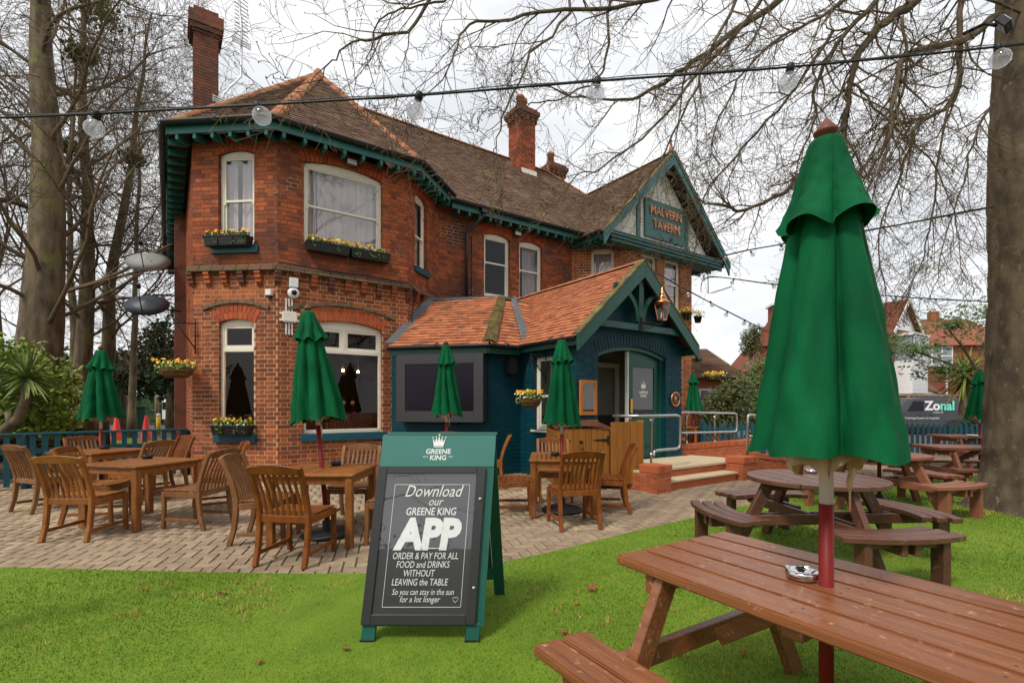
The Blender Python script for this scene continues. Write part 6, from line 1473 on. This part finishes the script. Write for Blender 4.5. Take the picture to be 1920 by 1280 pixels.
hb = leafy('hedge', 'distant dark evergreen belt along the road behind the left trees', 'hedge', (-27, 36, 0), [(x_, 0, 1.6, 1.9, 1, 1.5 + .7 * abs(math.sin(x_ * 1.7))) for x_ in range(-16, 15, 2)], 3400, .26, 'leaf_dark', seed=51)
MB().box(-18, 15, -.4, .4, 0, 2.0).build('inner_growth', 'leaf_dark', hb)
leafy('hedge', 'tall clipped green hedge right of the outbuilding', 'hedge', (9.7, 17.4, 0), [(-.9, 0, 1.5, .9, .7, 1.5), (.2, 0, 1.5, 1.0, .7, 1.6), (1.3, 0, 1.5, 1.0, .7, 1.5)], 4200, .13, 'leaf_mid', seed=9, shell=.35)
leafy('shrub', 'rounded olive green shrub behind the handrails', 'shrub', (6.85, 15.6, 0), [(0, 0, 1.35, .78, .6, .75), (.3, 0, 1.9, .45, .4, .4), (-.35, 0, .9, .6, .5, .6)], 2400, .10, 'leaf_olive', trunk=[([(0, 0, 0), (.1, 0, 1.2)], [.07, .04])], seed=10)
leafy('tree', 'small round green tree beside the far red house', 'tree', (16.4, 34, 0), [(0, 0, 5.6, .8, .6, 1.0), (.3, 0, 6.4, .5, .5, .5)], 900, .16, 'leaf_olive', trunk=[([(0, 0, 0), (0, 0, 5)], [.15, .1])], seed=13)
t = leafy('tree', 'airy evergreen tree with thin branches left of the beech trunk', 'tree', (11.1, 12.0, 0), [(-1.4, 0, 2.7, 1.0, .6, .42), (-.4, 0, 3.3, .9, .6, .5), (.5, 0, 3.6, .7, .6, .5), (-.7, 0, 2.2, .9, .6, .30), (.7, 0, 2.6, .6, .5, .6), (-2.0, 0, 2.95, .5, .4, .22)], 1500, .085, 'leaf_mid', trunk=[([(.9, 0, 0), (.6, 0, 1.4), (-.3, 0, 2.3), (-1.4, 0, 2.7)], [.07, .05, .035, .02]), ([(.8, 0, 1.2), (.6, 0, 2.6), (.4, 0, 3.6)], [.05, .04, .02]), ([(.4, 0, 1.8), (-.2, 0, 2.8), (-.7, 0, 3.4)], [.04, .03, .015])], seed=14, shell=.8)
leafy('shrub', 'dark low shrub behind the far right picnic table', 'shrub', (14.2, 14.4, 0), [(0, 0, .8, 1.0, .6, .8), (-.8, 0, .5, .6, .5, .5)], 1200, .13, 'leaf_dark', seed=17)
hg = leafy('hedge', 'tall evergreen hedge added behind the viewer to darken the pub window reflections', 'hedge', (0, -12, 0), [(x_, 0, 1.6, 2.2, .8, 1.7 + .3 * math.sin(x_)) for x_ in range(-16, 22, 3)], 3600, .2, 'leaf_dark', seed=41)  # unseen hedge added to block the sky from the ground floor reflections
MB().box(-18, 22, -.35, .35, 0, 2.6).build('inner_growth', 'leaf_dark', hg)  # solid dark core that makes the added hedge opaque in the panes
def spiky(m, rg, c, n, L, w, upmin=-.3):
    for i in range(n):
        a = rg.uniform(0, 6.28); el_ = rg.uniform(upmin, 1.35); d = Vector((math.cos(a) * math.cos(el_), math.sin(a) * math.cos(el_), math.sin(el_))); sd_ = Vector((-math.sin(a), math.cos(a), 0)); l = L * rg.uniform(.75, 1.1)
        p = [Vector(c) + d * l * q + Vector((0, 0, -.22 * l * q * q * (1 if el_ < .9 else .3))) for q in (0, .35, .7, 1)]; ww = (w * .6, w, w * .8, .002)
        v = []; [v.extend((p[k] - sd_ * ww[k], p[k] + Vector((0, 0, -ww[k] * .5)), p[k] + sd_ * ww[k])) for k in range(4)]
        m.add(v, [(3 * k + j, 3 * k + j + 1, 3 * k + j + 4, 3 * k + j + 3) for k in range(3) for j in range(2)])
yu = thing('yucca', 'yucca with striped spiky heads on bent stems behind the left fence', 'yucca', (-8.7, 8.95, 0), 0); rg = random.Random(9)
for k, (c, L, n) in enumerate((((.15, -.2, 1.86), .62, 110), ((-.62, 0, 1.92), .55, 80), ((-.35, .3, 1.45), .5, 60))):
    m = MB(); spiky(m, rg, c, n, L, .022, -.5); m.build('leaf_head', 'yucca_leaf', yu, kind='stuff')
for pts, r in (([(-.75, -.1, .55), (-.3, -.15, .95), (.0, -.2, 1.15), (.12, -.2, 1.5), (.15, -.2, 1.85)], [.09, .085, .08, .07, .06]), ([(-.9, 0, .0), (-.8, 0, .9), (-.66, 0, 1.5), (-.62, 0, 1.9)], [.1, .08, .07, .06]), ([(-.2, -.15, 1.0), (-.24, -.15, 1.25)], [.06, .05])): MB().tube(pts, r, 9).build('stem', 'bark', yu)
pm = thing('palm', 'shaggy palm with drooping yellow fronds before the far houses', 'palm', (13.9, 15.2, 0), 0); m = MB(); spiky(m, rg, (0, 0, 2.3), 90, .95, .035, -.9); m.build('fronds', 'leaf_yellow', pm, kind='stuff'); m = MB(); spiky(m, rg, (0, 0, 2.0), 70, .9, .03, -1.4); m.build('dead_fronds', 'leaf_brown', pm, kind='stuff'); MB().tube([(0, 0, 0), (0, 0, 2.1)], [.18, .16], 9).build('trunk', 'bark', pm)

# ---------------------------------------------------------------- far houses at the right
def gable_house(t, x0, x1, y0, y1, ze, zr, wall_m, roof_m, axis='x', over=.3):
    MB().box(x0, x1, y0, y1, 0, ze).build('wall', wall_m, t)
    o = over
    if axis == 'x':                                     # ridge runs along x
        ym = (y0 + y1) / 2; q = (zr - ze) / ((y1 - y0) / 2)
        m = MB(); m.add([(x0 - o, y0 - o, ze - o * q), (x1 + o, y0 - o, ze - o * q), (x1 + o, ym, zr), (x0 - o, ym, zr)], [(0, 1, 2, 3)]); m.add([(x0 - o, y1 + o, ze - o * q), (x1 + o, y1 + o, ze - o * q), (x1 + o, ym, zr), (x0 - o, ym, zr)], [(3, 2, 1, 0)]); m.build('roof', roof_m, t)
        MB().prism([(y0, ze), (y1, ze), (ym, zr - .05)], x1 - x0 - .02, Matrix(((0, 1, 0, x0 + .01), (1, 0, 0, 0), (0, 0, 1, 0), (0, 0, 0, 1)))).build('gable', wall_m, t)
    else:
        xm = (x0 + x1) / 2; q = (zr - ze) / ((x1 - x0) / 2)
        for s_, xe in ((-1, x0 - o), (1, x1 + o)):
            P = [(xe, y0 - o, ze - o * q), (xe, y1 + o, ze - o * q), (xm, y1 + o, zr), (xm, y0 - o, zr)]; m = MB(); m.add(P, [(0, 1, 2, 3)])
            nrow = 22
            for k in range(nrow): f = k / nrow; xa = xe + (xm - xe) * f; za = ze - o * q + (zr - ze + o * q) * f; m.box(min(xa, xa + (xm - xe) / nrow * .9), max(xa, xa + (xm - xe) / nrow * .9), y0 - o, y1 + o, za + .0, za + .06)
            m.build('roof', roof_m, t)
        MB().prism([(x0, ze), (x1, ze), (xm, zr - .05)], y1 - y0 - .02, Matrix.Translation((0, y0 + .01, 0))).build('gable', wall_m, t)
def win(t, x, y, z, w, h, nx=2, nz=1, fm='white_paint'):
    m = MB(); e = .07; m.box(x, x + w, y - .05, y, z, z + e); m.box(x, x + w, y - .05, y, z + h - e, z + h)
    for k in range(nx + 1): xx = x + (w - e) * k / nx; m.box(xx, xx + e, y - .051, y - .001, z, z + h)
    for k in range(1, nz): zz = z + h * k / nz; m.box(x, x + w, y - .049, y - .001, zz - .03, zz + .03)
    wo = m.build('window', fm, t); MB().quad((x, y - .02, z), (x + w, y - .02, z), (x + w, y - .02, z + h), (x, y - .02, z + h)).build('pane', 'far_glass', wo)
mat('far_glass', (.12, .13, .14), (.35, .37, .38), rough=.1, scale=1.5, bump=0, rnd=.3, spec=.6)
hs = thing('gabled_house', 'red brick house with white weatherboard bay and tiled gable beyond the van', 'house', (22.9, 29.6, 0), R(32))
gable_house(hs, -.9, 2.75, 0, 8, 5.9, 7.75, 'house_brick', 'tile_hung', 'y', .35)
MB().prism([(-.85, 5.9), (2.7, 5.9), (.92, 7.6)], .05, Matrix.Translation((0, -.06, 0))).build('white_gable', 'white_paint', hs)
for s_ in (-1, 1): MB().bar((.92, -.40, 7.72), (.92 + s_ * 2.15, -.40, 5.55), .06, .18).build('bargeboard', 'white_paint', hs)
m = MB(); m.prism([(0, 0), (0, 0)] if 0 else [(-.2, 2.05), (1.9, 2.05), (1.9, 4.0), (-.2, 4.0)], .9, Matrix.Translation((0, -.9, 0))); bay = m.build('bay', 'white_paint', hs)
for k in range(12): MB().box(-.21, 1.91, -.925, -.90, 2.1 + k * .155, 2.1 + k * .155 + .14).build('weatherboard', 'white_paint', hs)
win(hs, -.2, -.92, 4.05, 2.1, 1.35, 3, 2); win(hs, -.2, -.92, 1.0, 2.1, 1.0, 4, 1); MB().box(-.2, 1.9, -.88, -.02, 4.02, 5.42).build('bay_core', 'far_glass', hs); MB().box(-.3, 2.0, -1.0, .0, 5.44, 5.60).build('bay_cornice', 'white_paint', hs); MB().box(-.2, 1.9, -.87, -.02, 0, 2.04).build('bay_base', 'house_brick', hs)
m = MB(); m.add([(1.95, -.9, 2.4), (4.4, -.9, 2.0), (4.3, .6, 3.7), (2.2, .6, 3.7)], [(0, 1, 2, 3)]); m.build('porch_roof', 'old_tile', hs)
MB().box(2.0, 4.2, -.75, 0, 0, 2.2).build('porch', 'white_paint', hs); win(hs, 2.1, -.76, 1.0, .9, 1.0, 2, 1); win(hs, 3.1, -.76, .9, 1.0, 1.1, 2, 2); win(hs, 2.05, -.02, 4.05, .5, 1.1, 1, 2)
hs2 = thing('brick_house', 'red brick house with tile hung front at the right behind the palm', 'house', (26.2, 32.5, 0), R(-6))
gable_house(hs2, 0, 6, 0, 8, 5.4, 7.6, 'house_brick', 'tile_hung', 'x', .3); win(hs2, .5, -.06, 3.9, 1.9, 1.3, 3, 2); win(hs2, .3, -.06, 1.0, 1.6, 1.0, 4, 2)
for k in range(11): MB().box(0, 6, -.05, -.01, 2.1 + k * .16, 2.1 + k * .16 + .145).build('tile_course', 'tile_hung', hs2)
MB().box(3.6, 4.1, 3.5, 4.0, 6.5, 8.1).build('chimney', 'house_brick', hs2); MB().box(2.0, 2.08, -.12, -.03, 0, 4).build('downpipe', 'white_paint', hs2)
hs3 = thing('tile_hung_house', 'tall red tile hung house half hidden behind the big parasol', 'house', (17.5, 34.5, 0), R(-10))
gable_house(hs3, -.3, 6, 0, 9, 4.3, 8.2, 'house_brick', 'tile_hung', 'y', .4); MB().box(.9, 2.1, .6, 2, 5.5, 8.4).build('chimney', 'tile_hung', hs3); MB().box(.75, 2.25, .5, 2.1, 8.4, 8.55).build('chimney_cap', 'white_paint', hs3); win(hs3, 2, -.06, 2.6, 1.5, 1.2)
hs4 = thing('outbuilding', 'low outbuilding with brown tiled roof right of the porch', 'outbuilding', (6.2, 19.0, 0), R(-8))
MB().box(-.6, 2.2, 0, 5, 0, 2.45).build('wall', 'house_brick', hs4)
m = MB(); m.add([(-.8, -.3, 2.4), (2.6, -.3, 2.4), (1.7, 2.2, 3.75), (.1, 2.2, 3.75)], [(0, 1, 2, 3)]); m.add([(2.6, -.3, 2.4), (2.6, 5.2, 2.4), (1.7, 2.2, 3.75)], [(0, 1, 2)]); m.add([(-.8, -.3, 2.4), (.1, 2.2, 3.75), (-.8, 5.2, 2.4)], [(0, 1, 2)])
for k in range(20): f = k / 20; m.box(-.8 + .9 * f, 2.6 - .9 * f, -.3 + 2.5 * f, -.3 + 2.5 * f + .12, 2.4 + 1.35 * f, 2.4 + 1.35 * f + .05)
m.build('roof', 'old_tile', hs4); win(hs4, .9, -.02, 1.0, .8, 1.0, 2, 2)
# board fence behind the van
bf_ = thing('board_fence', 'tall brown close board fence behind the parked van', 'fence', (17.0, 26.2, 0), 0)
pm_ = MB().box(-.075, .075, 0, .02, .05, 1.85).mesh('board', 'fence_wood')
for i in range(110): put('board', pm_, bf_, (-2 + i * .155, .01 * (i % 2), 0))
MB().box(-2.1, 15, -.05, .06, 1.86, 1.95).build('capping', 'fence_cap', bf_)
for z in (.25, .95, 1.65): MB().box(-2.1, 15, -.07, -.002, z, z + .07).build('rail', 'fence_wood', bf_)
for i in range(6): MB().box(-2 + i * 2.9, -1.88 + i * 2.9, -.12, -.002, 0, 1.98).build('post', 'fence_cap', bf_)

# ---------------------------------------------------------------- vehicles
def wheel(t, x, y, r, sgn=-1):
    wo = MB().lathe([(r * .62, -.02), (r * .66, .0), (r * .95, 0), (r, .03), (r, .17), (r * .95, .20), (r * .6, .2)], 28, (x, y, r), 'y').build('wheel', 'rubber', t)
    m = MB(); m.lathe([(r * .63, .02), (r * .6, .05), (0, .05)], 24, (x, y, r), 'y'); m.build('hub', 'black_plastic', wo); m = MB()
    for k in range(5): a = k * 2 * math.pi / 5 + .3; m.bar((x, y + .02, r), (x + r * .6 * math.cos(a), y + .02, r + r * .6 * math.sin(a)), .06, .02, up=(0, 1, 0))
    m.build('rim', 'chrome', wo)
vn = thing('panel_van', 'dark grey panel van with mint lettering parked behind the right fence', 'van', (17.75, 23.9, -.03), R(-2))
prof = [(-.15, .32), (-.18, .55), (-.10, .85), (.15, 1.0), (.75, 1.12), (1.30, 1.62), (1.55, 1.72), (2.2, 1.79), (3.6, 1.78), (4.05, 1.72), (4.22, 1.55), (4.30, 1.1), (4.32, .6), (4.28, .32)]
nA = len(prof); vs = []
for j, (y, inset) in enumerate(((0, .09), (.06, .0), (1.74, .0), (1.8, .09))):
    for x, z in prof: vs.append((x, y + (.12 * max(0, z - 1.0) / .8 if j < 2 else -.12 * max(0, z - 1.0) / .8), z - (inset * .35 if z > 1.6 else 0)))
fs = [tuple(range(nA)), tuple(range(4 * nA - 1, 3 * nA - 1, -1))] + [(j * nA + k, j * nA + (k + 1) % nA, (j + 1) * nA + (k + 1) % nA, (j + 1) * nA + k) for j in range(3) for k in range(nA)]
MB().add(vs, fs).build('body', 'van_grey', vn, bevel=.02, seg=2)
m = MB(); m.add([(x, .045 + .12 * (z - 1.0) / .8 - .06, z) for x, z in ((1.28, 1.12), (2.05, 1.12), (2.08, 1.50), (1.98, 1.60), (1.62, 1.60))], [tuple(range(5))]); m.build('side_window', 'screen', vn)
for x in (.75, 3.45):
    MB().lathe([(.40, -.002), (.40, .03)], 28, (x, -.012, .31), 'y').build('wheel_arch', 'rubber', vn); wheel(vn, x, -.03, .31)
for x in (2.12, 4.06): MB().box(x, x + .008, .012, .022, .5, 1.05).build('door_gap', 'iron', vn)
MB().box(2.9, 3.98, .020, .034, 1.085, 1.115).build('slide_rail', 'grey_metal', vn); MB().box(1.0, 4.25, -.008, .012, .62, .66).build('side_trim', 'van_grey', vn)
for x in (1.75, 2.3): MB().box(x, x + .2, -.02, .01, .92, .97).build('door_handle', 'van_grey', vn)
MB().add([(3.7, -.006, .38), (4.27, -.006, .38), (4.27, -.006, .62), (4.1, -.006, .60)], [(0, 1, 2, 3)]).build('mint_flash', 'mint', vn)
MB().box(4.2, 4.31, .03, .12, 1.0, 1.5).build('tail_lamp', 'pole_red', vn)
text('Zo', .60, 'chalk', vn, (2.68, .035, 1.36), ext=.004, off=.018, align='RIGHT', sx=1.0).location = (2.82, .03, 1.36); text('nal', .60, 'mint', vn, (2.82, .03, 1.36), ext=.004, off=.018, align='LEFT', sx=1.0)
text('zonal.co.uk', .10, 'chalk', vn, (2.72, .01, 1.06), ext=.003); text('Technology Solutions for Hospitality', .11, 'chalk', vn, (1.95, -.004, .78), ext=.003)
wv = thing('white_van', 'white van just visible left of the pub corner', 'van', (-11.4, 18.9, 0), R(4))
MB().add([(-1.4, 0, .35), (0, 0, .35), (0, 0, 1.95), (-1.0, 0, 1.95), (-1.3, 0, 1.15), (-1.4, 0, 1.05)] + [(-1.4, 1.7, .35), (0, 1.7, .35), (0, 1.7, 1.95), (-1.0, 1.7, 1.95), (-1.3, 1.7, 1.15), (-1.4, 1.7, 1.05)], [(0, 1, 2, 3, 4, 5), (11, 10, 9, 8, 7, 6)] + [(k, (k + 1) % 6, (k + 1) % 6 + 6, k + 6) for k in range(6)]).build('body', 'van_white', wv, bevel=.04, seg=2)
MB().add([(-1.22, -.006, 1.2), (-.5, -.006, 1.2), (-.5, -.006, 1.8), (-.98, -.006, 1.8)], [(0, 1, 2, 3)]).build('side_window', 'screen', wv); MB().box(-1.34, -1.16, -.2, -.04, 1.15, 1.38).build('mirror', 'black_plastic', wv); wheel(wv, -.85, -.02, .33); MB().box(-1.44, -1.38, .1, .4, .7, .9).build('headlamp', 'chrome', wv)
wv2 = thing('white_caravan', 'white vehicle roof behind the yellow bollard', 'van', (-21.6, 30.5, 0), 0); MB().box(0, 2.6, 0, 1.8, .4, 1.75).build('body', 'van_white', wv2, bevel=.12, seg=2); MB().box(.1, 1.1, -.01, .01, 1.1, 1.55).build('side_window', 'screen', wv2); wheel(wv2, .5, -.03, .32); wheel(wv2, 2.1, -.03, .32)

# ---------------------------------------------------------------- roadside things at the left
def cone(label, x, y):
    t = thing('traffic_cone', label, 'traffic cone', (x, y, -.04), 0, 'traffic cones by the road'); MB().lathe([(.22, .03), (.19, .06), (.05, .98), (.03, 1.0), (0, 1.0)], 20).build('cone', 'cone_red', t); MB().box(-.22, .22, -.22, .22, 0, .04).build('base', 'cone_red', t)
cone('left red traffic cone beyond the fence', -15.95, 20); cone('right red traffic cone beyond the fence', -14.75, 20)
ub = thing('utility_cabinet', 'dark green roadside utility cabinet near the traffic cones', 'cabinet', (-20.9, 27.8, 0), 0); MB().box(-.3, .3, 0, .3, 0, 1.25).build('cabinet_body', 'hgreen', ub, bevel=.02); MB().box(-.005, .005, -.008, 0, .1, 1.2).build('door_gap', 'iron', ub); MB().box(-.33, .33, -.03, .33, 1.25, 1.30).build('lid', 'hgreen', ub)
for i, (x, y, lb, h) in enumerate(((-21.6, 27, 'small white notice on a post left of the green cabinet', 1.75), (-23.1, 27, 'leftmost small white notice on a post by the road', 1.55))):
    t = thing('notice_post', lb, 'sign', (x, y, 0), 0, 'roadside notices'); MB().box(-.04, .04, 0, .05, 0, h).build('post', 'white_paint', t); MB().box(-.22, .22, -.03, -.005, h - .45, h).build('notice', 'white_paint', t)
t = thing('telegraph_pole', 'short wooden telegraph pole behind the green cabinet', 'pole', (-20.9, 29.2, 0), 0); MB().tube([(0, 0, 0), (0, 0, 3.2)], [.12, .10], 10).build('shaft', 'fence_cap', t); MB().box(-.02, .16, -.14, -.09, 1.9, 2.2).build('number_plate', 'white_paint', t)
t = thing('yellow_bollard', 'yellow bollard in front of the wooden gate by the road', 'bollard', (-16.4, 23, 0), 0); MB().tube([(0, 0, 0), (0, 0, .85)], .09, 12).build('shaft', 'yellow_paint', t); MB().tube([(0, 0, .85), (0, 0, .95), (0, 0, 1.0)], [.09, .08, .02], 12).build('cap', 'white_paint', t)
t = thing('wooden_gate', 'pale wooden panel gate left of the white van', 'gate', (-16.2, 24.0, 0), 0)
for k in range(7): MB().box(0, 1.1, 0, .03, .1 + k * .17, .25 + k * .17).build('board', 'fence_cap', t)
for x in (0, 1.1): MB().box(x - .05, x + .05, -.04, .05, 0, 1.3).build('post', 'fence_cap', t)
MB().quad((-40, 18, -.03), (-8, 18, -.03), (-8, 21, -.03), (-40, 21, -.03)).build('verge', 'turf', None, kind='structure')
MB().quad((-30, 10, -.025), (-6.5, 10.2, -.025), (-9, 16, -.025), (-30, 16, -.025)).build('soil_bed', 'leaf_bed', None, kind='structure') if 'leaf_bed' in MATS else None

# ---------------------------------------------------------------- festoon lights
def festoon(label, pts, bulbs, r=.045, cr=.009, double=True):
    t = thing('festoon_lights', label, 'string lights'); Q = []
    P = [Vector(p) for p in pts]
    for i in range(len(P) - 1):
        a, b, c, d = P[max(0, i - 1)], P[i], P[i + 1], P[min(len(P) - 1, i + 2)]
        for k in range(6): u = k / 6; Q.append(.5 * ((2 * b) + (-a + c) * u + (2 * a - 5 * b + 4 * c - d) * u ** 2 + (-a + 3 * b - 3 * c + d) * u ** 3))
    Q.append(P[-1]); MB().tube(Q, cr, 6).build('cable', 'cable', t)
    if double: MB().tube([q + Vector((0, .01, .016 + .004 * math.sin(i * 1.3))) for i, q in enumerate(Q)], cr * .45, 5).build('catenary_wire', 'grey_metal', t)
    rg2 = random.Random(2)
    for b in bulbs:
        b = Vector(b); T = Matrix.Translation(b) @ Matrix.Rotation(rg2.uniform(-.5, .5), 4, 'Y') @ Matrix.Rotation(rg2.uniform(-.3, .3), 4, 'X')
        MB(T).lathe([(r * .42, -r * .1), (r * .42, r * .8), (r * .3, r * .9), (0, r * .95)], 12, (0, 0, -r * .5)).build('socket', 'cable', t)
        bu = MB(T).lathe([(r * .40, 0), (r * .62, -r * .25), (r * .95, -r * .75), (r, -r * 1.1), (r * .92, -r * 1.5), (r * .62, -r * 1.85), (r * .25, -r * 2.02), (0, -r * 2.04)], 22, (0, 0, -r * .55)).build('bulb', 'bulb_glass', t)
        MB(T).tube([(-r * .2, 0, -r * .9), (0, 0, -r * 1.5), (r * .2, 0, -r * .9)], r * .05, 4).build('filament', 'brass', t)
D1 = 2.35
festoon('black cable with big clear bulbs strung across the top of the picture', [at(-500, 236, D1), at(0, 221, D1), at(320, 206, D1), at(780, 179, D1), at(1120, 152, D1), at(1480, 126, D1), at(1870, 88, D1), at(2500, 20, D1)], [at(x, y, D1) for x, y in ((182, 214), (483, 198), (786, 179), (1120, 152), (1482, 126), (1872, 88))], r=.042, cr=.0055)
g1 = W(FGC.end.x + .1, -.3, 5.55)
festoon('middle string of small bulbs from the gable bay to the beech trunk', [g1, at(1365, 478, 12.0), at(1640, 430, 8.6), at(1862, 388, 6.3)], [at(1363, 478, 12), at(1408, 472, 11.3), at(1515, 453, 10), at(1657, 426, 8.5), at(1780, 404, 7.2), at(1465, 461, 10.6)], r=.05, cr=.012)
festoon('upper right string of small bulbs from the gable bay behind the big parasol', [W(FGC.end.x + .05, -.3, 4.95), at(1330, 520, 13), at(1450, 533, 12.4), at(1680, 556, 11.6), at(1860, 566, 11.5)], [at(x, y, 12.3) for x, y in ((1376, 524), (1448, 533), (1680, 556), (1755, 561), (1320, 517))], r=.05, cr=.012)
festoon('lowest string of small bulbs sloping down right of the porch', [W(PAX, PY - .28, PAZ - .1), at(1290, 545, 10.5), at(1400, 602, 12), at(1500, 650, 14), at(1560, 670, 16)], [at(x, y, D) for x, y, D in ((1294, 546, 10.6), (1332, 566, 11), (1364, 584, 11.5), (1396, 600, 12), (1424, 615, 12.5))], r=.05, cr=.012)
for x, y, lb in ((-3.62, 2.35, 'timber post carrying the festoon cable left of the view'), ):
    t = thing('festoon_post', lb, 'post', (x, y, 0)); MB().box(-.05, .05, -.05, .05, 0, 2.9).build('shaft', 'fence_wood', t)
# lamps and furniture glimpsed inside
for i, (f, x, y, z, lb) in enumerate(((FL, 1.10, .9, 2.08, 'round warm lamp inside the narrow bay window'), (FC, 1.25, 1.5, 2.10, 'left warm filament bulb inside the wide bay window'), (FC, 1.62, 1.6, 2.16, 'middle warm filament bulb inside the wide bay window'), (FC, 1.90, 1.4, 2.13, 'right warm filament bulb inside the wide bay window'))):
    t = wthing('pendant_lamp', lb, 'lamp', f, x, y, z, 'pendant lamps inside the pub'); r = .05 if i == 0 else .028; MB().lathe([(0, r), (r * .7, r * .7), (r, 0), (r * .7, -r * .7), (0, -r)], 14).build('bulb', 'warm_bulb', t); MB().tube([(0, 0, r), (0, 0, 1.2)], .006, 5).build('flex', 'iron', t)
sc_ = wthing('menu_screen', 'red edged screen inside the narrow bay window', 'screen', FL, .98, .75, 1.55); m = MB(); [m.box(*b) for b in ((-.20, .2, 0, .02, .34, .355), (.19, .205, 0, .02, 0, .36))]; m.build('edge_light', 'red_neon', sc_); MB().box(-.20, .19, .021, .04, 0, .34).build('screen', 'screen', sc_)
for i, (x, lb) in enumerate(((1.35, 'left wooden chair inside the wide bay window'), (1.85, 'right wooden chair inside the wide bay window'))):
    p = FC.W(x, .75, .30); c = dup(chair0, p, FC.rz + math.pi, lb, 'chairs inside the pub')
t = wthing('bar_counter', 'dark bar counter with taps inside the wide bay window', 'bar', FC, 1.5, 2.3, .05); MB().box(-1.2, 1.3, 0, .5, 0, 1.15).build('counter', 'teak_dark', t)
for k in range(4): MB().box(-.1 + k * .22, -.05 + k * .22, .1, .15, 1.15, 1.5).build('tap', 'chrome', t); MB().lathe([(.05, 0), (.05, .02)], 12, (-.075 + k * .22, .09, 1.38), 'y').build('tap_badge', 'white_paint', t)
